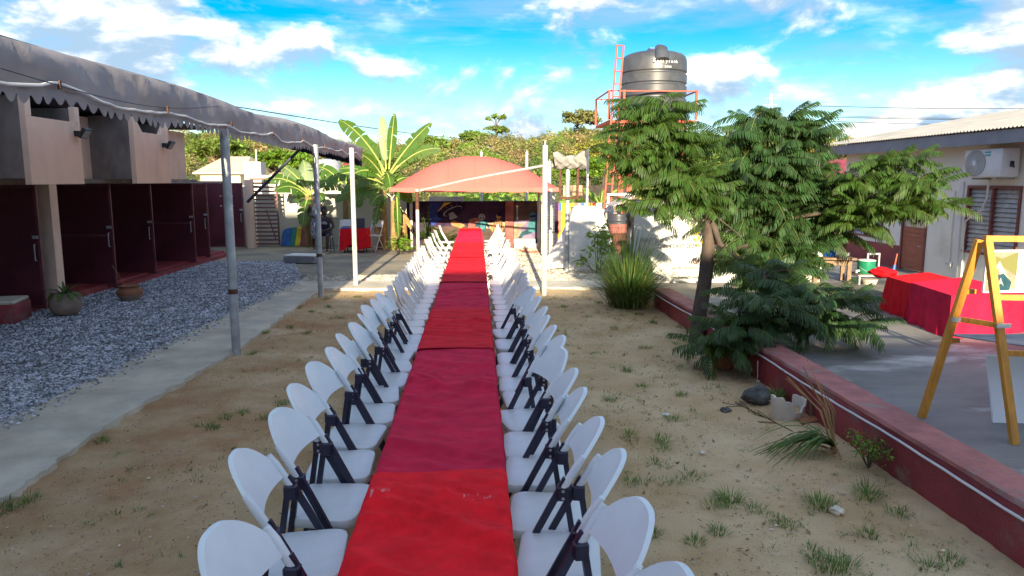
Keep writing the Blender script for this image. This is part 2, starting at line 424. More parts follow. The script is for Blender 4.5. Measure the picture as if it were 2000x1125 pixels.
for nm, c in dict(paint_purple=(0.050, 0.026, 0.062), paint_umber=(0.095, 0.062, 0.05), paint_blue=(0.035, 0.06, 0.30), paint_yellow=(0.72, 0.52, 0.04),
                  paint_salmon=(0.55, 0.20, 0.13), paint_teal=(0.060, 0.19, 0.21), paint_tealdark=(0.022, 0.075, 0.095), paint_grey=(0.30, 0.31, 0.34), paint_ochre=(0.40, 0.22, 0.085),
                  paint_lilac=(0.20, 0.15, 0.24), paint_cream=(0.68, 0.60, 0.40), paint_red=(0.48, 0.035, 0.02), paint_azure=(0.06, 0.17, 0.46),
                  paint_mauve=(0.34, 0.24, 0.34), paint_night=(0.018, 0.014, 0.045), paint_stone=(0.30, 0.24, 0.17), paint_pink=(0.30, 0.115, 0.095), paint_tan=(0.48, 0.33, 0.20)).items():
    mat(nm, c, 0.8, 0.28, 3.5, 0.1, 40, spec=0.2)
# ------------------------------------------------------------------ ground and paving
def nz(x, y, s=1.0, k=0):
    return (math.sin(x * 1.9 * s + 1.3 + k) * math.cos(y * 1.6 * s - 0.7 + k) + 0.5 * math.sin(x * 4.7 * s + y * 3.9 * s + k) + 0.3 * math.sin(9.1 * s * x - 7.3 * s * y + 2 * k)) / 1.8
def ax(*segs):
    out = []
    for a, b, st in segs: out += list(np.arange(a, b - 1e-6, st))
    return np.array(out)
xs = ax((-1500, -200, 260), (-200, -20, 30), (-20, -4.6, 1.4), (-4.6, 4.0, 0.085), (4.0, 20, 2), (20, 200, 30), (200, 1600, 280))
ys = ax((-60, 0, 20), (0, 2, 0.5), (2, 17.5, 0.085), (17.5, 40, 1.5), (40, 200, 20), (200, 4001, 380))
Xg, Yg = np.meshgrid(xs, ys)
Zg = 0.012 * (np.sin(Xg * 2.1 + 1.3) * np.cos(Yg * 1.7) + 0.6 * np.sin(Xg * 5.3 + Yg * 4.1) + 0.35 * np.sin(Xg * 11 - Yg * 9.3) + 0.3 * np.cos(Xg * 17.7 + Yg * 15.1))
Zg += 0.006 * rng.standard_normal(Zg.shape)
near = ((Xg > -3.7) & (Xg < 3.5) & (Yg > 1) & (Yg < 17.3)).astype(float)
Zg = Zg * near - 0.012
nx_, ny_ = len(xs), len(ys)
ii = (np.arange(ny_ - 1)[:, None] * nx_ + np.arange(nx_ - 1)[None, :]).ravel()
struct(np_mesh('ground', np.stack([Xg, Yg, Zg], -1).reshape(-1, 3), np.stack([ii, ii + 1, ii + nx_ + 1, ii + nx_], -1), 'sand', smooth=True))

def sheet(name, outline, z0, z1, m):
    b = MB(); b.prism([(x, y, z0) for x, y in outline], (0, 0, z1 - z0)); return struct(b.build(name, m))
# concrete path beside the gravel, ragged edge towards the sand
pl = [(-4.95, 1.5), (-4.85, 5), (-4.80, 7.3), (-4.68, 10.5), (-4.48, 15), (-4.32, 18.0)]
pr = [(-3.62, 1.5), (-3.66, 5.5), (-3.74, 7.2), (-3.50, 10.5), (-3.53, 15.3), (-3.50, 16.6)]
def along(pts, y):
    for (xa, ya), (xb, yb) in zip(pts, pts[1:]):
        if ya <= y <= yb: return xa + (xb - xa) * (y - ya) / (yb - ya)
    return pts[-1][0]
b = MB(); nyp = 190; ncx = 10
def pathf(u, v):
    y = 1.5 + v * 15.1
    xl = along(pl, y); xr = along(pr, y) + 0.045 * nz(3, y, 3.0) + 0.02 * nz(7, y, 9.0) + random.uniform(-.012, .012)
    x = xl + (xr - xl) * min(1.0, u * 1.12)
    z = 0.055 + 0.006 * nz(x, y, 1.2) - 0.012 * max(0, u - 0.55)
    if u > 0.999: z = -0.03
    elif u > 0.85: z -= 0.02 * random.random()
    return (x, y, z)
b.grid(ncx, nyp, pathf)
struct(b.build('concrete_path', 'concrete', smooth=50))
sheet('cross_kerb', [(-4.5, 16.6), (3.45, 16.5), (3.45, 17.55), (-4.4, 17.8)], -0.05, 0.045, 'concrete')
sheet('yard_slab', [(-9.8, 22.6), (-5.6, 22.2), (-4.6, 19.2), (-1.2, 19.0), (-1.2, 28), (-9.8, 28.2)], -0.05, 0.02, 'slab')
sheet('cross_gravel_bed', [(-4.4, 17.8), (3.45, 17.55), (3.45, 19.0), (-4.6, 19.2)], -0.05, 0.012, 'gravel_bed')
sheet('canopy_floor', [(-1.2, 19.0), (3.45, 19.0), (3.45, 27.4), (-1.2, 27.4)], -0.05, 0.016, 'slab')
sheet('gravel_yard_bed', [(-9.8, 1.5), (-4.95, 1.5), (-4.80, 7.3), (-4.68, 10.5), (-4.36, 17.8), (-4.6, 19.2), (-5.6, 22.2), (-9.8, 22.6)], -0.05, 0.018, 'gravel_bed')

def stones(name, n, region, size, m, zbase=0.02, flat=0.6):
    """loose stones as deformed octahedra in one mesh; region(n)->x,y"""
    x, y = region(n); n = len(x)
    base = np.array([[1, 0, 0], [-1, 0, 0], [0, 1, 0], [0, -1, 0], [0, 0, 1], [0, 0, -1.]])
    s = size * (0.5 + rng.random((n, 1, 1)) * 0.9) * (0.65 + rng.random((n, 6, 1)) * 0.7)
    v = base[None] * s
    v[:, :, :2] += (rng.random((n, 6, 2)) - 0.5) * size * 0.6
    a = rng.random(n) * 6.28; ca, sa = np.cos(a)[:, None], np.sin(a)[:, None]
    vx = v[:, :, 0] * ca - v[:, :, 1] * sa; vy = v[:, :, 0] * sa + v[:, :, 1] * ca
    v = np.stack([vx + x[:, None], vy + y[:, None], v[:, :, 2] * flat + zbase + rng.random((n, 1)) * size * 0.5], -1)
    tri = np.array([[0, 2, 4], [2, 1, 4], [1, 3, 4], [3, 0, 4], [2, 0, 5], [1, 2, 5], [3, 1, 5], [0, 3, 5]])
    f = (tri[None] + (np.arange(n) * 6)[:, None, None]).reshape(-1, 3)
    return np_mesh(name, v.reshape(-1, 3), f, m)
def reg_yard(n):
    # denser near the camera
    y = 5.0 + 17.6 * rng.random(n) ** 1.35
    xr = np.interp(y, [1.5, 7.3, 10.5, 17.8, 19.2, 22.4], [-4.95, -4.80, -4.68, -4.36, -4.6, -5.6]) + 0.10 * rng.standard_normal(n) * (rng.random(n) < .25)
    xl = np.maximum(-9.7, -0.78 * y - 1.5)
    return xl + (xr - xl) * rng.random(n), y
stuff(stones('gravel', 78000, reg_yard, 0.021, 'stone'), 'blue grey crushed gravel covering the yard beside the maroon doors', 'gravel')
def reg_spill(n):
    y = 4.0 + 13.5 * rng.random(n) ** 1.2
    return np.interp(y, [1.5, 7.3, 10.5, 17.8], [-4.95, -4.80, -4.68, -4.36]) + np.abs(rng.standard_normal(n)) * .13, y
stuff(stones('gravel_spill', 900, reg_spill, 0.019, 'stone', 0.066), 'loose gravel spilled along the edge of the concrete path', 'gravel')
def reg_cross(n):
    y = 17.72 + 1.35 * rng.random(n); return -4.4 + 7.8 * rng.random(n), y
stuff(stones('gravel_band', 11000, reg_cross, 0.022, 'pale_stone', 0.014), 'pale gravel band crossing behind the rows of chairs', 'gravel')
def reg_canopy(n): return 0.6 + 2.8 * rng.random(n), 19.0 + 7.5 * rng.random(n)
stuff(stones('gravel_patch', 9000, reg_canopy, 0.024, 'pale_stone', 0.018), 'pale gravel under the salmon canopy', 'gravel')
def reg_sand(n):
    y = 2.0 + 14.5 * rng.random(n) ** 1.5; x = -3.6 + 7.0 * rng.random(n); return x, y
stuff(stones('sand_crumbs', 22000, reg_sand, 0.0065, 'earth_crumb', -0.012), 'small brown crumbs scattered over the sandy ground', 'soil')
stuff(stones('pale_pebbles', 1500, reg_sand, 0.011, 'pale_stone', -0.008), 'small pale pebbles scattered over the sandy ground', 'pebbles')

# grass blades, many small tufts on the sand
def blades(name, tufts, m, parent=None):
    """tufts: (x,y,z,count,len,spread,width,lean) -> three-segment ribbon blades"""
    V = []; F = []; o = 0
    for (x, y, z, c, ln, sp, w, lean) in tufts:
        for _ in range(c):
            a = random.uniform(0, 6.283); r = sp * math.sqrt(random.random())
            L = ln * random.uniform(0.45, 1.1); out = lean * random.uniform(0.3, 1.2); ww = w * random.uniform(.6, 1.2)
            ca, sa = math.cos(a), math.sin(a)
            bx, by = x + r * ca, y + r * sa
            tw = random.uniform(-.6, .6); px, py = -math.sin(a + tw), math.cos(a + tw)
            for k in range(4):
                t = k / 3; hgt = L * (t - 0.55 * out * t * t) ; o_ = L * out * t ** 1.6
                wk = ww * (1, 0.85, 0.55, 0.08)[k]
                V.append((bx + ca * o_ + px * wk, by + sa * o_ + py * wk, z + max(hgt, 0.003)))
                V.append((bx + ca * o_ - px * wk, by + sa * o_ - py * wk, z + max(hgt, 0.003)))
            for k in range(3): F.append((o + 2 * k, o + 2 * k + 1, o + 2 * k + 3, o + 2 * k + 2))
            o += 8
    return np_mesh(name, np.array(V), np.array(F), m, parent)
tf = []
for (px, py) in [(1605, 985), (1440, 985), (1700, 968), (1640, 1115), (1410, 1045), (1760, 1010), (1330, 1050), (1470, 1000), (1540, 1020), (1800, 1100), (1390, 985), (1580, 1080), (1700, 1050), (1850, 1100),
                 (1310, 815), (1300, 860), (1280, 905), (1340, 930), (1250, 760), (1330, 770), (1230, 850), (1180, 780), (1225, 720), (1310, 945), (1270, 1040), (1295, 870), (1240, 940),
                 (1260, 680), (1200, 640), (1150, 620), (1330, 640), (1250, 615), (1330, 670), (1170, 590), (1310, 655), (1100, 600), (1280, 630),
                 (640, 600), (600, 610), (560, 640), (520, 650), (660, 620), (600, 650), (490, 690), (580, 600), (700, 640), (440, 815), (480, 810), (400, 830), (515, 812), (550, 790), (420, 835), (30, 990), (60, 975), (200, 855), (15, 1000),
                 (640, 585), (610, 575), (700, 580), (560, 600)]:
    p = G(px, py); big_ = 1.5 if (px, py) in ((1605, 985), (1640, 1115), (1440, 985), (1700, 968)) else 1.0
    for _ in range(3 if big_ > 1 else 2):
        tf.append((p.x + random.gauss(0, .05), p.y + random.gauss(0, .06), -.012, int(38 * big_), 0.085 * big_, .07 * big_, .0030, 0.9))
for _ in range(1250):
    x = random.uniform(1.1, 3.35) if random.random() < .72 else random.uniform(-3.4, -1.3); y = 3 + 13 * random.random() ** 1.1
    if nz(x, y, 0.8, 2) < -0.05 and random.random() < .8: continue
    tf.append((x, y, -.012, random.randint(5, 18), random.uniform(.025, .07), random.uniform(.02, .08), .0026, 1.0))
stuff(blades('grass_tufts', tf, 'grass'), 'sparse green grass tufts scattered over the sandy ground', 'grass')

# ------------------------------------------------------------------ terrace and its red wall
b = MB(); b.box(3.62, 10.6, -0.5, 22, -0.1, 0.30)
struct(b.build('terrace_floor', 'terrace'))
w = thing('terrace_wall', 'low dark red retaining wall along the terrace edge with worn pink top', 'wall', (3.6, 0, 0))
b = MB()
def wallf(u, v):
    y = 0.5 + v * 13.7; top = 0.41 - 0.07 * max(0, (y - 8.5) / 5.7)
    prof = [(3.52, -0.06), (3.50, 0.10), (3.505, top - 0.02), (3.51, top), ]
    i = min(3, int(round(u * 3))); return (prof[i][0] + 0.006 * nz(y, i, 1.5), y, prof[i][1] + 0.004 * nz(y, 2, 2))
b.grid(3, 140, wallf)
b.box(3.52, 3.83, 14.19, 14.2, -0.05, 0.335)
b.build('wall_face', 'red_paint', w, 40, True)
b = MB()
def capf(u, v):
    y = 0.5 + v * 13.7; top = 0.412 - 0.07 * max(0, (y - 8.5) / 5.7)
    pr_ = [(3.49, top - .03), (3.492, top + .006), (3.505, top + .012), (3.81, top + 0.012), (3.83, top), (3.83, 0.28)]
    i = min(5, int(round(u * 5))); return (pr_[i][0] + 0.005 * nz(y, i, 2), y, pr_[i][1] + 0.003 * nz(y * 2, i, 2))
b.grid(5, 150, capf)
b.build('wall_cap', 'red_paint_worn', w, 40, True)
b = MB()
pts = [(3.483, y, 0.335 - 0.07 * max(0, (y - 8.5) / 5.7) - 0.018 * abs(math.sin(y * 1.1)) + 0.004 * nz(y, 1, 3)) for y in np.arange(1, 14.3, 0.15)]
b.tube(pts, 0.011, 6)
tag(b.build('wall_cable', 'rope_white', None, 40), 'grey white cable clipped along the face of the red terrace wall', 'cable')

# ------------------------------------------------------------------ house behind the viewer (casts the long evening shade)
hb = thing('yard_house', 'three storey house behind the viewer casting shade over the near yard', 'house', (-4, -17, 0))
SHY, SHH = -16.0, 0.0
top = (15.6 - SHY) * math.tan(SUN_EL)
b = MB(); b.box(-22, 3.5, -26, SHY - .5, 0, top - 0.25); b.build('wall', 'house_white', hb, world=True)
b = MB(); b.box(-22.4, 3.55, -26.4, SHY, top - 0.24, top); b.build('roof_slab', 'fascia_grey', hb, world=True)
topL = 3.95 + (18.6 - SHY) * math.tan(SUN_EL)
b = MB(); b.box(-22, -5.2, -25.9, SHY - .45, top + .01, topL - .2); b.build('sun_block_storey', 'house_white', hb, world=True)  # unseen storey and roof, added to keep sun off the pink block
b = MB(); b.box(-22.4, -5.15, -26.3, SHY + .02, topL - .19, topL); b.build('sun_block_roof', 'fascia_grey', hb, world=True)
top2 = 0.3 + (9.4 - SHY) * math.tan(SUN_EL)
b = MB(); b.box(3.6, 20, -26, SHY - .5, 0, top2 - 0.2); b.build('side_wing', 'house_white', hb, world=True)
b = MB(); b.box(3.56, 20.4, -26.4, SHY, top2 - 0.19, top2); b.build('wing_roof', 'fascia_grey', hb, world=True)

# ------------------------------------------------------------------ left block with overhanging boxes
lb = thing('pink_block', 'pink plastered block with projecting boxes above a row of maroon doors', 'building', (-9.8, 14, 0))
YE = 21.6
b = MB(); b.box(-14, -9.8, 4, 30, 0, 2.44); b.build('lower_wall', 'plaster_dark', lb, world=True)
b = MB(); b.box(-14, -8.3, 4, YE, 2.50, 3.80); b.build('upper_wall', 'plaster_pink', lb, world=True)
b = MB(); b.box(-9.8, -9.5, 4, YE - .1, 3.803, 4.45); b.build('dark_backdrop', 'plaster_dark', lb, world=True)  # dark wall added to keep the strip above the boxes dark
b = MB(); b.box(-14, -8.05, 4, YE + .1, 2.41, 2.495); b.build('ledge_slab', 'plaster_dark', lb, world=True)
b = MB(); b.box(-9.7, -8.35, 4, 24.5, 0.0, 0.16); b.box(-8.35, -8.1, 17.0, 24.5, 0.0, 0.12); b.build('red_step', 'red_paint', lb, world=True)
for i, (ya, yb) in enumerate(((8.7, 10.4), (12.6, 14.25), (16.4, 18.2))):
    bx = MB()
    bx.box(-7.46, -7.36, ya, yb, 2.40, 3.52)                       # front panel, lower in the middle
    if i < 2:
        bx.box(-7.46, -7.36, ya, ya + .16, 3.523, 3.86); bx.box(-7.46, -7.36, yb - .16, yb, 3.523, 3.80)
    else:
        bx.prism([(-7.46, ya, 3.523), (-7.46, ya + .42, 3.523), (-7.46, ya + .10, 3.83), (-7.46, ya, 3.83)], (.10, 0, 0))
        bx.prism([(-7.46, yb - .42, 3.523), (-7.46, yb, 3.523), (-7.46, yb, 3.83), (-7.46, yb - .10, 3.83)], (.10, 0, 0))
    o = bx.build('roof_box', 'plaster_pink', lb, world=True)
    for y_a, z_a in ((ya + .003, 3.84), (yb - .10, 3.78)):
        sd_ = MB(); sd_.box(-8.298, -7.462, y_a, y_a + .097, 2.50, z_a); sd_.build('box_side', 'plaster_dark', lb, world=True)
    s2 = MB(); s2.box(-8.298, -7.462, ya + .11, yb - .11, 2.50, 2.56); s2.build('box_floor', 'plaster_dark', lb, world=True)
b = MB(); b.box(-8.25, -8.02, 14.25, 14.5, 0, 2.40); b.build('jamb', 'plaster_pink', lb, world=True)
b = MB(); b.box(-9.8, -8.6, YE + .4, YE + .6, 0, 2.3); b.build('end_wall', 'plaster_pink', lb, world=True)
b = MB(); b.box(-8.32, -8.1, 26.9, 27.2, 0, 2.5); b.build('end_post', 'plaster_pink', lb, world=True)
# maroon doors, all standing open towards the yard
def door(y, x0, x1, lab, rail=True, lean=0.0, top_=2.38, z0=0.1, dots=False):
    t = thing('steel_door', lab, 'door', (x0, y, 0), 0, 'maroon steel doors standing open')
    w_ = x1 - x0
    b = MB(); b.box(0.04, w_ - .04, -0.008, 0.008, z0 + .04, top_ - .04); b.build('sheet', 'maroon_steel', t)
    b = MB()
    b.box(0, .05, -.022, .022, z0, top_); b.box(w_ - .05, w_, -.022, .022, z0, top_)
    b.box(.05, w_ - .05, -.021, .021, z0, z0 + .05); b.box(.05, w_ - .05, -.021, .021, top_ - .05, top_)
    if rail: b.box(.05, w_ - .05, -.02, .02, 1.22, 1.27)
    b.build('frame', 'maroon_frame', t)
    b = MB(); xh = w_ - .085
    b.tube([(xh, -.022, 1.0), (xh, -.07, 1.0), (xh, -.07, 1.3), (xh, -.022, 1.3)], .012, 6); b.build('handle', 'galvanised', t, 40)
    for zh in (.45, 1.25, 2.05):
        b = MB(); b.tube([(.0, -.03, zh - .06), (.0, -.03, zh + .06)], .018, 8); b.build('hinge', 'maroon_frame', t, 40)
    b = MB(); b.box(w_ - .13, w_ - .02, -.034, -.0225, 1.40, 1.46); b.build('hasp', 'galvanised', t)
    if dots:
        for (ax_, az) in ((.55, 1.9), (.95, 1.9), (.55, 1.55), (.95, 1.55)):
            b = MB(); b.box(ax_, ax_ + .05, -.014, -.009, az, az + .035); b.build('sticker', 'white_plain', t)
    return t
for y, x0, x1, lab, rail, dots in ((13.9, -9.75, -8.06, 'maroon steel door nearest the camera behind the clay pot', False, False), (16.8, -9.75, -8.14, 'maroon steel door with a middle rail behind the terracotta bowl', True, False),
        (18.9, -9.75, -8.16, 'plain maroon steel door, third from the camera', False, False), (21.5, -9.7, -8.12, 'maroon steel door with a middle rail, fourth from the camera', True, False),
        (22.9, -9.7, -8.22, 'plain maroon steel door half hidden, fifth from the camera', False, False), (26.6, -9.65, -8.30, 'farthest maroon steel door with small white stickers', False, True)):
    door(y, x0, x1, lab, rail, dots=dots)
# flood lights
for px, py, lab in ((147, 260, 'black flood light on the nearer pink box'), (318, 283, 'black flood light on the farther pink box')):
    p = PX(px, py, -7.36)
    t = thing('flood_light', lab, 'flood light', p, 0, 'flood lights on the pink boxes')
    b = MB(); b.box(0, .10, -.05, .05, -.06, .04); b.build('bracket', 'black', t)
    M = Matrix.Translation((.17, .0, .0)) @ Matrix.Rotation(R(35), 4, 'Y')
    b = MB(); b.rbox(-.035, .035, -.13, .13, -.10, .10, .01, 1, 0, M); b.build('housing', 'black', t)
    b = MB(); b.box(.036, .039, -.105, .105, -.075, .075, 0, M); b.build('lens', 'grille', t)
# red painted block at left edge
p = G(25, 632)
t = thing('painted_block', 'red painted concrete block with bare top on the gravel', 'block', (p.x - .45, p.y + .1, 0), R(12))
b = MB(); b.rbox(-.6, .55, -.4, .35, 0, .36, .03, 2); b.build('base', 'red_paint', t, 40)
b = MB(); b.rbox(-.58, .53, -.38, .33, .355, .42, .02, 1); b.build('bare_top', 'concrete', t, 40)

# ------------------------------------------------------------------ long grey awning on poles
aw = thing('yard_awning', 'long grey fabric awning with scalloped edge over the gravel yard', 'awning', (-3.45, 12, 0))
Y0, Y1, XA = 1.0, 22.5, -3.45
def sag(y): return 0.02 * math.sin(y * 2.2) + 0.012 * math.sin(y * 5.1)
def etop(y): return 3.56 + 0.03 * math.sin(y * 0.9) - 0.03 * abs(math.sin((y - 10.48) * math.pi / 5.1)) - 0.10 * max(0, (y - 17) / 5.5)
def facef(u, v):
    y = Y0 + v * (Y1 - Y0)
    prof = [(0.03, 3.17), (0.035, 3.24), (0.045, 3.33), (0.03, 3.43), (0.0, 0), (-0.10, 1)]
    i = int(round(u * 5))
    z = prof[i][1]
    if i == 4: z = etop(y) - .02
    if i == 5: z = etop(y) + .02
    return (XA + prof[i][0] + 0.030 * nz(y, i * .6, 1.4) + .010 * nz(y * 2.3, i, 2), y, z + (sag(y) if i < 3 else 0))
def rooff(u, v):
    y = Y0 + v * (Y1 - Y0); x = XA - .10 - u * 3.15
    z = etop(y) + .02 + 0.42 * math.sin(u * math.pi / 2)
    return (x, y, z + (0.03 * nz(x, y, .8) if 0 < u < 1 else 0))
b = MB(); b.grid(5, 260, facef); b.build('front_band', 'canvas_grey', aw, 60, True)
b = MB(); b.grid(14, 60, lambda u, v: rooff(u * .64, v)); b.build('roof_fabric', 'canvas_grey', aw, 60, True)  # stops short of rear roof: gap added to let skylight onto the block
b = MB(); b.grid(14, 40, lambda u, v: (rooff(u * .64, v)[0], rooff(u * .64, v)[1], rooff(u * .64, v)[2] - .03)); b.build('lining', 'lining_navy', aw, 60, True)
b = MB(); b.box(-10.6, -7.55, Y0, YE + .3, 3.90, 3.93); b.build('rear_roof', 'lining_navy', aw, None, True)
# scalloped valance
b = MB(); nsc = int((Y1 - Y0) / 0.165)
def valf(u, v):
    y = Y0 + v * (Y1 - Y0); ph = (y - Y0) / 0.165 % 1
    drop = 0.035 + 0.085 * math.sin(ph * math.pi) ** 0.8
    return (XA + .03 + 0.03 * nz(y, 0, 1.4) * (1 - .3 * u) + .006 * math.sin(y * 19), y, 3.172 + sag(y) - u * drop)
b.grid(2, nsc * 8, valf); b.build('valance', 'canvas_grey', aw, None, True)
# far gable flap, lower at the front corner
def flapf(u, v):
    x = XA - u * 3.25; zt = rooff(max(0, (u * 3.25 - .1) / 3.15), 1)[2] - .035
    zb = 2.86 + u * 0.78
    zb += .03 * abs(math.sin(u * 70)); zb = min(zb, zt - .02)
    return (x, Y1 + .02, zb + (zt - zb) * v)
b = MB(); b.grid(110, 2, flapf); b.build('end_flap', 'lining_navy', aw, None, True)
b = MB()
for y in np.arange(1.5, 22.3, 1.72):
    pts = [(XA - .12, y, etop(y) - .22)] + [(rooff(u, 0)[0], y, rooff(u, (y - Y0) / (Y1 - Y0))[2] - .10) for u in np.linspace(.04, .62, 7)]
    b.tube(pts, .022, 6)
for x, z in ((-3.62, 3.30), (-4.4, 3.42), (-5.3, 3.62), (-5.5, 3.74)): b.tube([(x, 1.2, z), (x, 22.3, z)], .03, 6)
for y in np.arange(1.6, 22.3, 0.42): b.bar((XA - .15, y, 3.30), (-4.4, y, 3.42), .018)
b.build('roof_frame', 'steel_navy', aw, 40, True)
b = MB(); rp = []
for y in np.arange(1.2, 22.45, .13):
    s_ = (y - 10.48) / 2.1 % 1
    rp.append((XA + .075 + .02 * nz(y, 0, 1.4), y, 3.225 + sag(y) - .065 * math.sin(s_ * math.pi) + .012 * nz(y, 5, 3)))
b.tube(rp, .013, 6)
tag(b.build('light_rope', 'rope_white', None, 40), 'white light rope looped along the grey awning edge', 'light rope')
for y in np.arange(2.08, 22, 2.1):
    b = MB(); b.box(XA + .06, XA + .085, y - .012, y + .012, 3.20, 3.27); b.build('rope_clip', 'rust', aw, None, True)
# poles
def pole(px, py, ztop, r, m, lab, name='awning_pole', grp=None, n=12, base=True):
    p = G(px, py)
    t = thing(name, lab, 'pole', (p.x, p.y, 0), 0, grp)
    b = MB(); b.tube([(0, 0, -.05), (0, 0, ztop * .5), (0, 0, ztop)], r, n); b.build('shaft', m, t, 40)
    if base:
        b = MB(); b.tube([(0, 0, ztop * .27), (0, 0, ztop * .27 + .07)], r * 1.07, n); b.build('weld_collar', 'rust' if m != 'pale_steel' else m, t, 40)
    return t
pole(462, 690, 3.22, .062, 'galvanised', 'grey awning pole nearest the camera at the path edge', grp='poles carrying the grey awning')
pole(627, 580, 3.20, .060, 'galvanised', 'grey awning pole in front of the seated person', grp='poles carrying the grey awning')
pole(695, 560, 3.20, .055, 'pale_steel', 'pale sunlit pole in front of the small red table', grp='poles carrying the grey awning')
tp = pole(1063, 576, 3.20, .058, 'pale_steel', 'pale free standing pole behind the right row of chairs', 'yard_pole')
b = MB(); b.tube([(0, 0, 3.2), (0, 0, 3.30)], .018, 6); b.build('tip_pin', 'galvanised', tp)
b = MB(); b.tube([PY(483, 395, 22.3), PY(586, 291, 22.3)], .045, 8)
tag(b.build('awning_brace', 'steel_navy', None, 40), 'dark diagonal brace under the far end of the grey awning', 'brace')
# ------------------------------------------------------------------ back walls and mural
t = thing('boundary_wall', 'cream whitewashed boundary wall behind the banana plants', 'wall', (-5.5, 28.2, 0))
b = MB(); b.box(-8.3, -2.55, 28.1, 28.35, 0, 1.86); b.build('wall', 'whitewash', t, world=True)
b = MB(); b.box(-8.3, -2.55, 28.06, 28.39, 1.863, 1.96); b.build('coping', 'concrete', t, world=True)
for px in (668,):
    x = PY(px, 400, 28.1).x
    b = MB(); b.box(x - .14, x + .14, 27.98, 28.095, 0, 1.86); b.build('pier', 'whitewash', t, world=True)
b = MB(); b.tube([PY(634, 424, 28.05), PY(680, 427, 28.05), PY(684, 440, 28.05), PY(684, 470, 28.05)], .02, 6); b.build('wall_pipe', 'galvanised', t, 40, True)

MW = 27.4
mw = thing('mural_wall', 'boundary wall painted with a dark night mural of a saucer and seated figures', 'mural', (0, MW, 0))
xl, xr = PY(795, 450, MW).x, PY(1064, 450, MW).x
b = MB(); b.box(xl, xr + .5, MW, MW + .2, 0, 1.66); b.build('wall', 'paint_purple', mw, world=True)
cx0, cx1 = PY(987, 450, MW - .1).x, PY(1003, 450, MW - .1).x
b = MB(); b.box(cx0, cx1, MW - .12, MW - .002, 0, 1.70); b.build('pier', 'paint_pink', mw, world=True)
b = MB(); b.box(xl, xr + .3, MW - .03, MW + .24, 1.663, 1.70); b.build('coping', 'paint_purple', mw, world=True)
LAY = [0]
def paint(name, pts, m):
    LAY[0] += 1; y = MW - .002 - .0015 * LAY[0]
    b = MB(); q = [PY(px, py, y) for px, py in pts]
    b.prism(q, (0, .0012, 0)); return b.build(name, m, mw, world=True)
def ell(cx, cy, rx, ry, n=22, rot=0, a0=0, a1=360):
    out = []
    for i in range(n):
        a = R(a0 + (a1 - a0) * i / (n if a1 - a0 >= 360 else n - 1)); x, y = rx * math.cos(a), ry * math.sin(a)
        out.append((cx + x * math.cos(rot) - y * math.sin(rot), cy + x * math.sin(rot) + y * math.cos(rot)))
    return out
paint('painted_sky', [(838, 396), (838, 440), (846, 440), (905, 396)], 'paint_blue')
paint('painted_band', [(856, 412), (868, 396), (888, 396), (862, 416)], 'paint_yellow')
paint('painted_ground', [(836, 444), (900, 440), (986, 446), (986, 482), (836, 482)], 'paint_umber')
paint('painted_saucer', ell(882, 410, 30, 13, 26, R(-24)), 'paint_night')
paint('saucer_ring', ell(884, 412, 20, 7, 24, R(-24)), 'paint_grey')
paint('saucer_belly', ell(885, 412.6, 18.4, 6, 24, R(-24)), 'paint_night')
paint('saucer_dome', [(876, 417), (885, 414), (894, 424), (879, 430)], 'paint_grey')
for k in range(5): paint('saucer_light', ell(862 + k * 10, 408 - k * 3.3 + (k % 2), .9, .7, 8), 'paint_cream')
paint('painted_log', [(880, 434), (886, 430), (909, 440), (900, 446), (882, 440)], 'paint_ochre')
paint('painted_armchair', [(916, 428), (932, 425), (938, 430), (938, 446), (914, 446)], 'paint_pink')
paint('painted_bench', [(944, 436), (986, 434), (986, 446), (944, 446)], 'paint_tan')
paint('grey_figure_body', [(928, 438), (936, 432), (942, 430), (950, 433), (957, 442), (954, 446), (950, 441), (948, 452), (936, 452), (934, 442), (929, 444)], 'paint_tealdark')
paint('grey_figure_chest', [(938, 433), (945, 432), (949, 436), (946, 448), (938, 448)], 'paint_teal')
paint('grey_figure_head', ell(941, 424, 6.5, 7, 18), 'paint_grey')
paint('grey_figure_eye', ell(938.5, 426, 1.5, 1.8, 8), 'paint_night'); paint('grey_figure_eye', ell(944.5, 426, 1.5, 1.8, 8), 'paint_night')
paint('robed_figure', [(964, 434), (972, 428), (981, 431), (984, 444), (978, 462), (966, 458), (960, 450), (956, 446)], 'paint_ochre')
for k in range(5): paint('robe_stripe', [(965 + k * 3.6, 432), (966.4 + k * 3.6, 431.5), (964.5 + k * 3.8, 456), (963 + k * 3.8, 456)], 'paint_night')
paint('robed_figure_arm', [(957, 448), (966, 438), (969, 441), (960, 450)], 'paint_salmon')
paint('robed_figure_head', ell(974, 422, 5, 5.5, 14), 'paint_ochre'); paint('robed_figure_hair', ell(976, 418.5, 5.4, 4.5, 14), 'paint_night')
paint('painted_wall_right', [(1004, 395), (1064, 395), (1064, 470), (1004, 470)], 'paint_umber')
paint('painted_sunset', [(1048, 395), (1064, 395), (1064, 418), (1050, 412)], 'paint_tan')
paint('painted_counter', [(1004, 434), (1040, 431), (1040, 468), (1004, 468)], 'paint_stone')
paint('painted_counter_top', [(1004, 431), (1044, 428), (1044, 433), (1004, 437)], 'paint_mauve')
paint('painted_waterpipe', [(1008.5, 404), (1011.5, 404), (1011.5, 424), (1014, 434), (1007, 434), (1009, 424)], 'paint_grey')
paint('waterpipe_bowl', ell(1010, 403, 2.4, 2.2, 10), 'paint_cream')
paint('painted_seat', [(1017, 446), (1030, 432), (1064, 440), (1064, 468), (1020, 468)], 'paint_lilac')
paint('teal_figure_legs', [(1030, 448), (1044, 450), (1038, 456), (1022, 460), (1016, 469), (1010, 469), (1018, 454)], 'paint_tealdark')
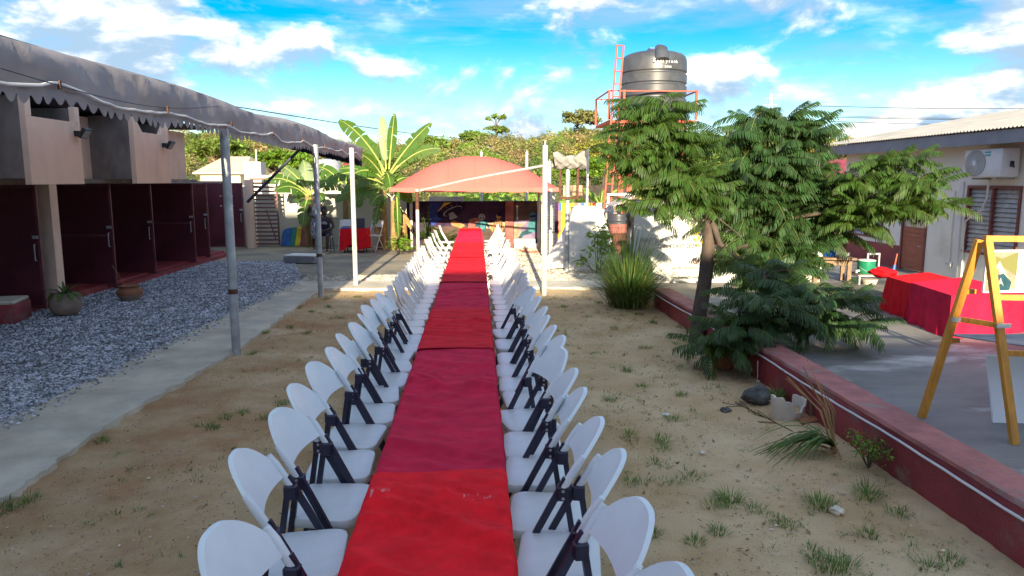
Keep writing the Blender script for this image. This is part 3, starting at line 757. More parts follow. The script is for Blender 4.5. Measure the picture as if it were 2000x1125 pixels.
paint('teal_figure_body', [(1032, 433), (1038, 430), (1046, 430), (1053, 434), (1053, 446), (1046, 454), (1032, 452), (1031, 442)], 'paint_teal')
paint('teal_figure_head', ell(1040.5, 422, 7, 8, 18), 'paint_teal')
paint('teal_figure_visor', [(1034.5, 421), (1046, 420), (1046, 424.5), (1035, 425)], 'paint_night')
paint('painted_blue_cap', [(1046, 416), (1058, 418), (1064, 428), (1046, 430)], 'paint_blue')
# low step in front of the mural
b = MB(); pa, pb = PY(1003, 482, 27.2), PY(1044, 482, 27.2)
b.box(pa.x, pb.x, 26.9, 27.35, 0, .32); b.box(pa.x, pb.x + .1, 26.55, 26.895, 0, .17)
tag(b.build('stone_step', 'whitewash', None), 'pale stone step at the foot of the mural', 'step')
b = MB(); hp = [G(*q) for q in ((1010, 484), (1022, 479), (1030, 486), (1026, 493), (1014, 492), (1035, 495), (1058, 494))]
b.tube([(p.x, p.y, .05) for p in hp], .022, 6)
tag(b.build('garden_hose', 'red_steel', None, 40), 'orange hose looped on the gravel by the mural', 'hose')
# colour block wall to the right of the mural
cw = thing('colour_block_wall', 'boundary wall painted in yellow, red and blue colour blocks', 'wall', (4, 27.6, 0))
q0, q1 = PY(1084, 400, 27.6).x, PY(1240, 400, 27.6).x
b = MB(); b.box(q0, q1, 27.6, 27.8, 0, 1.62); b.build('wall', 'whitewash', cw, world=True)
blocks = [(1086, 1091, 393, 412, 'paint_red'), (1091, 1097, 393, 412, 'paint_azure'), (1097, 1105, 393, 480, 'paint_yellow'), (1086, 1097, 412, 454, 'paint_salmon'), (1086, 1098, 454, 480, 'paint_yellow'),
          (1105, 1121, 393, 474, 'paint_yellow'), (1121, 1128, 393, 402, 'paint_salmon'), (1128, 1134, 393, 402, 'paint_mauve'), (1134, 1142, 393, 402, 'paint_azure'), (1142, 1149, 393, 402, 'paint_cream'), (1149, 1157, 393, 402, 'paint_yellow'),
          (1157, 1162, 393, 402, 'paint_red'), (1098, 1105, 454, 474, 'paint_red')]
for i, (x0, x1, y0, y1, m) in enumerate(blocks):
    Y = 27.597 - .002 * (i % 7); a, c = PY(x0, y0, Y), PY(x1, y1, Y)
    b = MB(); b.box(a.x, c.x, Y, Y + .0015, max(.02, c.z), min(1.62, a.z)); b.build('painted_block', m, cw, world=True)

# ------------------------------------------------------------------ slatted gate and things by the far left corner
gt = thing('slatted_gate', 'brown slatted steel gate leaf standing open by the cream wall', 'gate', (-8.2, 27.3, 0))
a, c = PY(486, 347, 27.3), PY(547, 474, 27.3)
for x in (a.x, a.x + .10, c.x - .05):
    b = MB(); b.box(x, x + .05, 27.27, 27.33, .10, 2.52); b.build('stile', 'gate_brown', gt, world=True)
ns = 17
for i in range(ns):
    z = .12 + i * (2.36 / (ns - 1))
    b = MB(); b.box(a.x + .02, c.x - .01, 27.24, 27.265, z, z + .065); b.build('slat', 'gate_brown', gt, world=True)
b = MB(); b.bar(PY(520, 410, 27.34), PY(540, 470, 27.34), .04); b.build('brace', 'gate_brown', gt, world=True)
b = MB(); b.box(-8.85, -8.6, 27.7, 27.95, 0, 2.2); b.box(-8.85, a.x - .1 + .35, 27.75, 27.9, 2.203, 2.28)
b.box(-8.0, -7.2, 27.7, 27.85, 2.55, 2.66)
tag(b.build('gate_post', 'whitewash', None), 'white gate post behind the slatted gate', 'post')
# rainbow board
p0, p1 = PY(548, 477, 27.55), PY(613, 477, 27.55)
rb = thing('rainbow_board', 'rounded board with painted rainbow bands leaning against the cream wall', 'board', (p0.x, 27.55, .02))
M = Matrix.Rotation(R(-14), 4, 'X')
bands = ['paint_azure', 'paint_azure', 'green_plastic', 'paint_yellow', 'paint_pink', 'paint_red', 'paint_pink']
bw = (p1.x - p0.x) / len(bands)
for i, m in enumerate(bands):
    z0 = .03; zt0 = .66 + .05 * math.sin(i / 7 * math.pi) + .012 * i; zt1 = .66 + .05 * math.sin((i + 1) / 7 * math.pi) + .012 * (i + 1)
    x0, x1 = i * bw, (i + 1) * bw; s_ = .08
    b = MB(); pts = [(x0, 0, z0), (x1, 0, z0), (x1 + s_, 0, zt1), (x0 + s_ + (.07 if i == 0 else 0), 0, zt0)]
    if i == 0: pts.append((x0 + s_ * .7, 0, zt0 - .1))
    b.prism([M @ Vector(q) for q in pts], M @ Vector((0, .05, 0)) - M @ Vector((0, 0, 0))); b.build('colour_band', m, rb)
b = MB()
for k in range(11):
    x = .62 + k * .10 * 1; b.prism([M @ Vector((x, -.006, .60 + .02 * math.sin(k))), M @ Vector((x + .05, -.006, .59)), M @ Vector((x + .06, -.006, .65)), M @ Vector((x + .01, -.006, .655))], (0, .004, 0))
b.build('orange_marks', 'paint_ochre', rb)
# pile of white sheets on the gravel
p = G(605, 514)
sh = thing('panel_stack', 'stack of thin white panels lying at the gravel edge', 'panels', (p.x - .1, p.y, .02), R(-14))
for k in range(7):
    b = MB(); dxk = random.uniform(-.03, .03); b.box(-.58 + dxk, .42 + dxk, -.35, .35, .03 + k * .032, .052 + k * .032); b.build('panel', 'galvanised' if k < 6 else 'white_plain', sh)

# ------------------------------------------------------------------ salmon canopy
YC = 23.3
cn = thing('salmon_canopy', 'salmon red arched canopy over the far end of the long table', 'canopy', (0, YC + 1.5, 0))
xa, xb = PY(762, 378, YC).x, PY(1091, 378, YC).x
zE = 2.14
def arch(s): # s in 0..1 across
    return 1 - abs(2 * s - 1) ** 1.9
def canf(u, v):
    x = xa + (xb - xa) * u
    t_ = min(1, v / .3)                        # front slope
    rise = 1.02 * arch(u) * math.sin(t_ * math.pi / 2) ** .9
    y = YC + v * 4.0
    sk = .03 * math.sin(u * 34) * math.sin(v * 9) * .4
    return (x, y, zE + .10 + rise + sk )
b = MB(); b.grid(48, 30, canf); b.build('roof_fabric', 'canvas_salmon', cn, 60, True)
for us in (.17, .34, .5, .66, .83):
    b = MB(); b.tube([Vector(canf(us, v)) + Vector((0, -.004, .004)) for v in np.linspace(0, 1, 24)], .009, 5); b.build('seam', 'canvas_salmon', cn, 60, True)
b = MB(); b.grid(60, 2, lambda u, v: (xa - .02 + (xb - xa + .04) * u, YC - .02 + .012 * math.sin(u * 60), zE + .10 - .14 * v + .012 * math.sin(u * 40) * v)); b.build('front_valance', 'canvas_salmon', cn, 60, True)
for x in (xa, xb):
    b = MB(); b.grid(2, 20, lambda u, v: (x, YC + 4 * v, canf(0 if x == xa else 1, v)[2] - .16 * u)); b.build('side_valance', 'canvas_salmon', cn, None, True)
b = MB(); b.tube([(xa, YC + .06, zE + .05), (xb, YC + .06, zE + .05)], .03, 8); b.tube([(xa, YC + 4, zE + .06), (xb, YC + 4, zE + .06)], .03, 8)
b.tube([(xa, YC, zE + .06), (xa, YC + 4, zE + .06)], .03, 8); b.tube([(xb, YC, zE + .06), (xb, YC + 4, zE + .06)], .03, 8)
b.build('eave_frame', 'galvanised', cn, 40, True)
for (x, y) in ((G(817, 505).x, YC), (xb - .25, YC), (xb - .3, YC + 3.9), (xa + .3, YC + 3.9)):
    b = MB(); b.tube([(x, y, 0), (x, y, zE + .05)], .055, 10); b.build('post', 'pale_steel', cn, 40, True)
b = MB(); x = G(817, 505).x; b.tube([(x, YC, 1.55), (x, YC, 2.12)], .058, 10); b.build('rusty_sleeve', 'rust', cn, 40, True)
# side curtain with lap boards
xc0, xc1 = PY(1057, 400, YC + .3).x, PY(1086, 400, YC + .3).x
b = MB()
b.grid(26, 30, lambda u, v: (xc0 + (xc1 - xc0) * u, YC + .25 + .05 * math.sin(u * 14) + .35 * u, .10 + (zE - .02) * v)); cu_o = b.build('side_curtain', 'drape_white', cn, 60, True)
for k in range(16):
    b = MB(); z = .25 + k * .105
    b.grid(20, 1, lambda u, v: (xc0 + .1 + (xc1 - xc0 - .1) * u, YC + .237 + .05 * math.sin((.14 + .86 * u) * 14) + .35 * (.14 + .86 * u), z + .012 * v)); b.build('curtain_line', 'paint_stone', cu_o, None, True)
rd = MB(); rp0, rp1 = PY(822, 372, YC - .22), PY(1070, 320, 19.0)
rd.tube([PY(822, 372, YC - .15), PY(905, 353, 22.0), PY(972, 340, 20.8), PY(1076, 321, 19.6)], .035, 8)
tag(rd.build('canopy_rail', 'pale_steel', None, 40), 'pale steel pipe rising across the front of the salmon canopy', 'pipe')

# ------------------------------------------------------------------ sign frame under a grey rag
p = G(1107, 531)
sg = thing('sign_frame', 'rusty empty sign frame on a steel pole with a grey rag on top', 'sign frame', (p.x, p.y, 0))
b = MB(); b.tube([(0, 0, 0), (0, 0, 3.05)], .065, 10); b.build('pole', 'galvanised', sg, 40)
b = MB(); zf0, zf1 = PY(1107, 384, p.y).z, PY(1107, 318, p.y).z
fx0, fx1 = PY(1093, 350, p.y).x - p.x, PY(1127, 350, p.y).x - p.x
for x in (fx0, fx1): b.box(x - .03, x + .03, -.16, -.10, zf0, zf1)
b.box(fx0 - .03, fx1 + .03, -.161, -.099, zf0 - .06, zf0 - .001); b.box(fx0 - .1, fx1 + .1, -.165, -.095, zf1 + .001, zf1 + .06)
b.box(-.03, .03, -.1, 0, zf0 - .06, zf0); b.build('frame', 'rust', sg)
rg = MB()
rx0, rx1 = PY(1080, 310, p.y).x - p.x, PY(1141, 310, p.y).x - p.x; zt = PY(1100, 299, p.y).z; zb = PY(1100, 326, p.y).z
def ragf(u, v):
    a = 2 * math.pi * v; x = rx0 + (rx1 - rx0) * u
    mid = -.06 * math.sin(math.pi * u); thick = .17 + .05 * math.sin(u * 9)
    z = (zt + zb) / 2 + mid + (zt - zb) / 2 * math.sin(a) * (1.0 + .2 * math.cos(6.28 * u)) + .035 * math.sin(u * 17 + a * 3)
    return (x + .03 * math.sin(a * 2), -.12 + thick * math.cos(a) + .03 * math.sin(u * 21 + z * 30), z)
rg.grid(34, 24, ragf); tag(rg.build('grey_rag', 'rag_grey', None, 60), 'crumpled grey cloth tied over the empty sign frame', 'cloth').location = (p.x, p.y, 0)
bpy.data.objects['grey_rag'].location = (p.x, p.y, 0)

# ------------------------------------------------------------------ draped pedestal
Yd = 20.6
c0 = PY(1144, 500, Yd)
d = MB()
def drapef(u, v):
    a = 2 * math.pi * u; h = 1.72 * (1 - v)
    wx = .42 + .52 * v ** 1.15; wy = .34 + .40 * v
    k = 4.0 - 1.5 * v; ca, sa = math.cos(a), math.sin(a)
    rr = 1 / (abs(ca) ** k + abs(sa) ** k) ** (1 / k)
    fold = 1 + (.085 * v ** .7) * math.sin(a * 9 + 1.5 * math.sin(v * 2 + a)) + .03 * v * math.sin(a * 21)
    x = wx * rr * ca * fold; y = wy * rr * sa * fold
    if ca < 0: x *= 1 + .35 * v ** 2
    z = max(0.02, h - .02 * math.sin(a * 4) * (v < .03)) + (.05 * math.sin(a * 5) * v * v if v > .8 else 0)
    return (x, y, max(.02, z))
d.grid(90, 22, lambda u, v: drapef(u, v))
d.add([drapef(i / 90, 0) for i in range(90)], [tuple(range(90))])
o = tag(d.build('draped_pedestal', 'drape_white', None, 60), 'tall tapering object fully draped in a white sheet', 'sheet'); o.location = (c0.x, Yd, 0)

# ------------------------------------------------------------------ barrels and junk beside the drape
pj = PY(1213, 500, 21.8)
def barrel(x, y, z, r, h, mats, lab, grp):
    t = thing('oil_drum', lab, 'drum', (x, y, z), 0, grp)
    prof = [(r * .97, 0)]
    for k in range(1, 24):
        zz = h * k / 24; prof.append((r + (.014 if k in (8, 16) else 0), zz))
    prof.append((r * .97, h))
    b = MB(); b.lathe(prof[:13], 22); b.build('lower_shell', mats[0], t, 40)
    b = MB(); b.lathe(prof[12:], 22); b.build('upper_shell', mats[1], t, 40)
    b = MB(); b.lathe([(r * .9, h + .002), (r * .9, h + .02)], 22); b.build('lid', mats[1], t, 40)
barrel(pj.x - .13, 21.8, 0, .29, .88, ('rust', 'rust'), 'rusty red drum at the bottom beside the draped sheet', 'drums beside the white drape')
barrel(pj.x - .10, 21.85, .905, .28, .55, ('paint_pink', 'tank_black'), 'dark topped drum stacked on the rusty one', 'drums beside the white drape')
barrel(pj.x + .55, 22.1, 0, .36, 1.25, ('tank_black', 'tank_black'), 'black drum standing beside the rusty drums', 'drums beside the white drape')
def lump(name, c, rad, m, lab, cat, seed=0, wob=.25):
    bm = bmesh.new(); bmesh.ops.create_icosphere(bm, subdivisions=3, radius=1)
    for q in bm.verts:
        k = 1 + wob * nz(q.co.x * 1.7 + seed, q.co.y * 1.7 + q.co.z * 2.1, 1.0, seed) + .10 * nz(q.co.x * 4, q.co.z * 5 + q.co.y * 3, 1, seed) + .05 * nz(q.co.x * 11, q.co.z * 12 + q.co.y * 9, 1, seed)
        q.co = Vector((q.co.x * rad[0] * k, q.co.y * rad[1] * k, q.co.z * rad[2] * k))
    b = MB(); b.bm(bm); bm.free(); o = b.build(name, m, None, 50); o.location = c; return tag(o, lab, cat)
lump('tarp_bundle', (pj.x + .48, 21.95, 1.42), (.40, .3, .2), 'tank_black', 'crumpled black tarp bundle on top of the drums', 'tarp', 3)
lump('blue_cloth', (pj.x + .20, 21.6, 1.62), (.09, .07, .08), 'blue_plastic', 'small blue cloth on the black tarp bundle', 'cloth', 5)
b = MB(); sp = [PY(1240, 352 + 118 * k / 6, 21.0) for k in range(7)]
t = thing('striped_stick', 'thin blue and white striped stick before the black drum', 'stick', (sp[-1].x, 21.0, 0))
xs0 = PY(1230, 440, 21.0).x
for k in range(9):
    b = MB(); b.tube([(xs0 + .012 * k, 21.0, .0 + k * .21), (xs0 + .012 * (k + 1), 21.0, .0 + (k + 1) * .21)], .022, 8); b.build('band', 'paint_azure' if k % 3 == 2 else 'white_plain', t, 40, True)
# white pipe frame
t = thing('pipe_frame', 'white plastic pipe frame behind the drums under the water tower', 'pipes', (4.4, 23.4, 0))
A = lambda x, y: PY(x, y, 23.4)
b = MB()
for pts in (((1188, 440), (1188, 380), (1235, 380)), ((1195, 440), (1195, 400), (1225, 400)), ((1176, 412), (1208, 412))):
    b.tube([A(*q) for q in pts], .06, 8)
b.build('pipes', 'white_plain', t, 30, True)
# small tin lean-to roof
ls = [PY(1199, 404, 21.6), PY(1240, 384, 21.6)]
t = thing('tin_shelf', 'small sloping tin roof sheet above the drums', 'roof sheet', (ls[0].x, 21.6, 0))
b = MB(); b.prism([ls[0], ls[1], ls[1] + Vector((0, 0, -.16)), ls[0] + Vector((0, 0, -.16))], (0, .05, 0)); b.build('fascia', 'wood_old', t, world=True)
b = MB(); b.prism([ls[0] + Vector((0, 0, .004)), ls[1] + Vector((0, 0, .004)), ls[1] + Vector((0, 0, .03)), ls[0] + Vector((0, 0, .03))], (0, 1.3, 0)); b.build('sheet', 'roof_sheet', t, world=True)
b = MB()
for (x, y) in ((ls[0].x + .03, 21.7), (ls[1].x, 21.7), (ls[0].x + .03, 22.8), (ls[1].x, 22.8)): b.tube([(x, y, 0), (x, y, 1.5)], .03, 6)
b.build('support', 'wood_old', t, world=True)

# ------------------------------------------------------------------ water tower
YT = 24.0
wt = thing('water_tower', 'red painted steel water tower frame with ladder and railing', 'tower', (5.9, 25.2, 0))
zp = 4.42
legs = {(PY(1213, 300, YT).x, YT), (PY(1229, 300, 26.6).x, 26.6), (PY(1332, 300, YT).x, YT), (PY(1330, 300, 26.6).x, 26.6)}
for (x, y) in sorted(legs):
    b = MB(); b.bar((x, y, 0), (x, y, zp - .1), .16, .16); b.build('leg', 'red_steel', wt, world=True)
lx = sorted(legs)
xL, xR = PY(1190, 200, YT).x, PY(1361, 200, YT).x
b = MB()
for z in (1.28, 2.74):
    b.bar((xL + .05, YT - .02, z), (xR - .3, YT - .02, z), .07); b.bar((lx[0][0], YT, z + .09), (lx[1][0], 26.6, z + .09), .07)
    b.bar((lx[1][0], 26.62, z), (lx[3][0], 26.62, z), .07)
b.build('cross_beam', 'red_steel', wt, world=True)
b = MB(); b.box(xL, xR, YT, 26.7, zp - .1, zp - .02); b.build('platform', 'red_steel', wt, world=True)
for (x, y) in ((xL, YT), (xR, YT), (xL, 26.65), (xR, 26.65), (PY(1219, 200, YT).x, YT)):
    b = MB(); b.bar((x, y + .03, zp - .0), (x, y + .03, PY(0, 168, YT).z), .07); b.build('rail_post', 'red_steel', wt, world=True)
b = MB(); zr = PY(0, 170, YT).z
for y in (YT + .03, 26.68): b.bar((xL + .04, y, zr), (xR - .04, y, zr), .04)
for x in (xL, xR): b.bar((x, YT + .07, zr), (x, 26.6, zr), .04)
b.build('hand_rail', 'red_steel', wt, world=True)
ya = YT - .5
l0, l1 = PY(1180, 440, ya), PY(1205, 88, ya + .1)
lad = MB(); off = Vector((.22, .05, 0)); l0.z = 0.0; 
lb0 = Vector((PY(1172, 500, ya).x, ya, 0)); lt0 = l1
for dd in (Vector((0, 0, 0)), off): lad.bar(lb0 + dd, lt0 + dd, .05)
lo_ = lad.build('ladder', 'red_steel', wt, world=True)
for k in range(17):
    s_ = (k + 1) / 17.02; pth = lb0.lerp(lt0, s_)
    b = MB(); b.bar(pth + off * .12, pth + off * .88, .035); b.build('rung', 'red_steel', lo_, world=True)
# tank
ct = Vector((PY(1275, 200, 25.25).x, 25.25, zp - .015)); rt = 1.10
tk = thing('water_tank', 'large dark grey ribbed plastic water tank on the red tower', 'water tank', ct)
zs = lambda py: PY(1275, py, 25.25 - 1.1).z - ct.z
prof = [(rt * .97, 0), (rt, .05)]
ribs = [zs(215), zs(186), zs(160), zs(137)]
for z in ribs:
    if z > .1: prof += [(rt * 1.01, z - .06), (rt * .965, z - .02), (rt * .965, z + .02), (rt * 1.005, z + .06), (rt * 1.005, z + .16)]
ztop = zs(104)
prof += [(rt * .99, ztop - .10), (rt * .95, ztop + .02), (rt * .86, ztop + .10), (rt * .70, ztop + .16), (rt * .40, ztop + .20), (rt * .22, ztop + .22)]
prof = sorted(prof[:2] + sorted(prof[2:], key=lambda q: q[1]), key=lambda q: q[1])
b = MB(); b.lathe(prof, 56); b.build('shell', 'tank_black', tk, 35)
b = MB(); b.lathe([(.26, ztop + .14), (.28, ztop + .26), (.24, ztop + .30), (.05, ztop + .31)], 24); b.build('lid', 'tank_black', tk, 40)
b = MB(); b.tube([(0, -rt - .01, ztop - .22), (0, -rt * .92, ztop + .10), (0, -rt * .55, ztop + .24)], [.24, .20, .13], 14); b.build('shoulder_rib', 'tank_black', tk, 50)
b = MB(); b.tube([(0, -rt * .9, ztop + .14), (0, -rt * .62, ztop + .22)], .11, 14); b.build('shoulder_cap', 'tank_black', tk, 40)
b = MB(); b.box(-.20, -.02, -.2, .1, ztop + .30, ztop + .34); b.build('blue_flap', 'blue_plastic', tk)
def on_tank(s, z, size, x0):
    k = 0
    for ch in s:
        a = -math.pi / 2 + (x0 + k * size * .62) / rt
        M = Matrix.Translation((math.cos(a) * (rt + .018), math.sin(a) * (rt + .018), z)) @ Matrix.Rotation(a + math.pi / 2, 4, 'Z') @ Matrix.Rotation(R(90), 4, 'X')
        if ch != ' ': text('tank_letter', ch, size, 'white_plain', tk, M, .004)
        k += 1
on_tank('polytank', zs(122), .15, -.16)
on_tank('RT 5000', zs(132), .10, -.10)
b = MB()
for k in range(2):
    b.box(-.30 - .0, -.22, -rt - .035, -rt - .02, zs(121) + k * .07, zs(121) + k * .07 + .045)
b.build('tank_emblem', 'white_plain', tk)

# tall thin posts behind the wall
for px, py0, Yp, lab in ((940, 297, 29.6, 'thin white post rising behind the salmon canopy, left of its crown'), (1029, 297, 29.6, 'thin white post behind the salmon canopy, right of its crown'), (1148, 292, 29.6, 'thin white post between sign frame and water tower'),
                         (1073, 315, 27.0, 'short galvanised post joining the canopy pipe near the sign frame')):
    q = PY(px, py0, Yp); o = thing('thin_post', lab, 'post', (q.x, Yp, 0), 0, 'thin posts behind the canopy')
    b = MB(); b.tube([(0, 0, 0), (0, 0, q.z)], .05 if Yp > 28 else .07, 8); b.build('shaft', 'rope_white' if Yp > 28 else 'pale_steel', o, 40)
    b = MB(); b.tube([(0, 0, q.z), (0, 0, q.z + .06)], .02, 6); b.build('tip', 'galvanised', o, 40)
# ------------------------------------------------------------------ white house on the right
XH = 10.5
hs = thing('white_house', 'long white single storey house with grey fascia beside the terrace', 'house', (XH, 14, 0))
def wall_x(x0, x1, y0, y1, z0, z1, holes):
    """wall slab with rectangular holes (ya,yb,za,zb), split into column strips"""
    b = MB(); cuts = sorted({y0, y1, *[h[0] for h in holes], *[h[1] for h in holes]})
    for a, c in zip(cuts, cuts[1:]):
        hz = sorted([(h[2], h[3]) for h in holes if h[0] <= a + 1e-6 and h[1] >= c - 1e-6]); z = z0
        for p, q in hz:
            if p > z: b.box(x0, x1, a, c, z, p)
            z = q
        if z < z1: b.box(x0, x1, a, c, z, z1)
    return b
W1 = (PX(1995, 400, XH).y, PX(1887, 420, XH).y, 1.06, 2.38)
W2 = (PX(1725, 440, XH).y, PX(1660, 440, XH).y, 1.05, 2.30)
D1 = (PX(1808, 480, XH).y, PX(1759, 480, XH).y, .30, 2.36)
W1 = (W1[0], W1[1], PX(1887, 488, XH).z, PX(1895, 362, XH).z)
D1 = (D1[0], D1[1], .30, W1[3] - .05)
W2 = (W2[0], W2[1], PX(1720, 462, XH).z, W1[3] - .08)
b = wall_x(XH, XH + .18, 6, 20.6, .30, 3.50, [W1, W2, D1]); b.build('wall', 'house_white', hs, world=True)
b = MB(); b.box(XH + .18, 15, 20.4, 20.598, .3, 3.5); b.box(XH + .9, XH + 1, 6, 20.3, .3, 3.3); b.build('inner_wall', 'house_white', hs, world=True)
b = MB(); b.box(XH - .02, XH - .002, D1[1] + .06, 20.6, .30, .86); b.build('red_plinth', 'red_paint', hs, world=True)
def window(w, n, lab):
    f = MB(); t_ = .06
    f.box(XH - .03, XH + .08, w[0], w[0] + t_, w[2], w[3]); f.box(XH - .03, XH + .08, w[1] - t_, w[1], w[2], w[3])
    f.box(XH - .031, XH + .081, w[0] - .02, w[1] + .02, w[2] - .05, w[2] - .001); f.box(XH - .03, XH + .08, w[0] + t_ + .001, w[1] - t_ - .001, w[3] - t_, w[3] - .002)
    m_ = (w[0] + w[1]) / 2; f.box(XH - .029, XH + .08, m_ - .03, m_ + .03, w[2] + .001, w[3] - t_ - .001)
    fo = f.build('window', 'brown_trim', hs, world=True)
    k = 14; hz = (w[3] - w[2] - t_) / k
    for i in range(k):
        for (ya, yb) in ((w[0] + t_ + .002, m_ - .032), (m_ + .032, w[1] - t_ - .002)):
            b = MB(); z = w[2] + i * hz
            b.prism([(XH + .02, ya, z + .004), (XH + .026, ya, z + .004), (XH + .07, ya, z + hz + .01), (XH + .064, ya, z + hz + .01)], (0, yb - ya, 0)); b.build('louvre_blade', 'louvre', fo, world=True)
window(W1, 2, ''); window(W2, 2, '')
f = MB(); f.box(XH - .03, XH + .1, D1[0], D1[0] + .06, .31, D1[3]); f.box(XH - .03, XH + .1, D1[1] - .06, D1[1], .31, D1[3]); f.box(XH - .03, XH + .1, D1[0] + .061, D1[1] - .061, D1[3] - .06, D1[3])
f.build('door_frame', 'brown_trim', hs, world=True)
dm = .30 + (D1[3] - .3) * .52
b = MB(); b.box(XH + .0, XH + .05, D1[0] + .062, D1[1] - .062, .33, dm); do = b.build('door', 'door_wood', hs, world=True)
for k in range(3):
    b = MB(); b.box(XH - .012, XH - .001, D1[0] + .09, D1[1] - .09, dm - .12 - k * .11, dm - .03 - k * .11); b.build('door_board', 'door_wood', do, world=True)
b = MB(); b.box(XH + .02, XH + .03, D1[0] + .062, D1[1] - .062, dm + .002, D1[3] - .062); b.build('door_screen', 'louvre', do, world=True)
b = MB(); b.tube([(XH - .03, D1[0] + .12, dm - .42), (XH - .07, D1[0] + .12, dm - .42), (XH - .07, D1[0] + .2, dm - .42)], .012, 6); b.build('door_handle', 'galvanised', do, 40, True)
# roof: corrugated sheet, fascia, rafters
XE = 9.9
zf = PX(2000, 246, XE).z; zf2 = PX(1625, 285, XE).z
ze = (zf + zf2) / 2
b = MB(); b.box(XE, XE + .05, 6, 21.3, ze - .27, ze - .02); b.build('fascia', 'fascia_grey', hs, world=True)
b = MB(); b.box(XE + .052, 15, 21.22, 21.3, ze - .20, ze - .02); b.build('gable_board', 'fascia_grey', hs, world=True)
def rf(u, v):
    y = 6 + v * 15.4; x = XE - .06 + u * 5.2
    return (x, y, ze + .01 + u * 5.2 * .185 + .017 * math.sin(y * 2 * math.pi / .105))
b = MB(); b.grid(3, 1000, rf); b.build('corrugated_roof', 'roof_sheet', hs, 80, True)
b = MB()
for y in np.arange(6.4, 21.2, 1.2): b.box(XE + .051, XH - .001, y, y + .06, ze - .16, ze - .03)
b.build('rafter_ends', 'wood_old', hs, world=True)
b = MB(); b.box(XE + .051, XH + .2, 6, 21.2, ze - .028, ze - .012); b.build('soffit', 'wood_old', hs, world=True)
# air conditioner
a0, a1 = PX(1884, 300, 10.05), PX(1957, 300, 10.05)
zc0, zc1 = PX(1890, 346, 10.05).z, PX(1890, 293, 10.05).z
ac = thing('air_conditioner', 'white outdoor air conditioner unit under the eave of the white house', 'air conditioner', (10.25, (a0.y + a1.y) / 2, zc0))
w_ = abs(a0.y - a1.y) * .5; h_ = zc1 - zc0
b = MB(); b.rbox(-.19, .17, -w_, w_, 0, h_, .02, 2); b.build('case', 'white_plain', ac, 40)
fy = w_ * .38
b = MB(); b.grid(40, 1, lambda u, v: (-.196, fy + (.03 + (w_ * .52) * v) * math.cos(2 * math.pi * u), h_ / 2 + (.03 + (h_ * .42) * v) * math.sin(2 * math.pi * u))); b.build('fan_grille', 'grille', ac)
b = MB()
for k in range(30):
    a = 2 * math.pi * k / 30; b.bar((-.203, fy + .04 * math.cos(a), h_ / 2 + .04 * math.sin(a)), (-.203, fy + w_ * .55 * math.cos(a + .25), h_ / 2 + h_ * .44 * math.sin(a + .25)), .006)
b.build('grille_spokes', 'white_plain', ac)
b = MB(); b.lathe([(.05, 0), (.05, .015)], 16); o = b.build('fan_hub', 'white_plain', ac, 40); o.location = (-.20, fy, h_ / 2); o.rotation_euler = (0, R(-90), 0)
for k in range(2):
    b = MB(); b.box(-.195, -.191, -w_ * .42, -w_ * .12, h_ * .74 + k * .055, h_ * .74 + .035 + k * .055); b.build('aqua_label', 'aqua', ac)
b = MB(); b.bar((-.15, -w_ * .6, -.03), (.24, -w_ * .6, -.03), .04); b.bar((-.15, w_ * .6, -.03), (.24, w_ * .6, -.03), .04); b.build('bracket', 'galvanised', ac)
b = MB(); b.box(-.02, .02, -w_ - .06, -w_, h_ * .35, h_ * .55); b.tube([(-.02, -w_ - .03, h_ * .45), (-.06, -w_ - .16, h_ * .35)], .02, 6); b.build('valve', 'black', ac)
b = MB(); hp = [PX(1931, 352, 10.3), PX(1928, 385, 10.4), PX(1918, 410, 10.4), PX(1895, 425, 10.44), PX(1886, 432, 10.47), PX(1882, 470, 10.47), PX(1876, 560, 10.47)]
b.tube(hp, .022, 8); tag(b.build('drain_hose', 'rope_white', None, 40), 'white drain hose curving down the wall from the air conditioner', 'hose')
s0 = PX(1855, 515, XH)
so = thing('wall_socket', 'white wall socket with conduit on the white house wall', 'socket', (XH, s0.y, s0.z))
b = MB(); b.rbox(-.05, -.002, -.10, .10, -.055, .055, .008, 1); b.build('box', 'white_plain', so)
b = MB()
for y in (-.06, 0, .06): b.box(-.0525, -.0505, y - .015, y + .015, -.02, .01)
b.build('sockets', 'grille', so)
b = MB(); b.tube([(-.015, 0, .055), (-.015, 0, 1.6)], .012, 6); b.build('conduit', 'rope_white', so)
b = MB(); b.box(-.04, -.002, -.28, -.16, -.5, 1.8); b.build('trunking', 'white_plain', so)

# ------------------------------------------------------------------ things on the terrace
ZT = .30
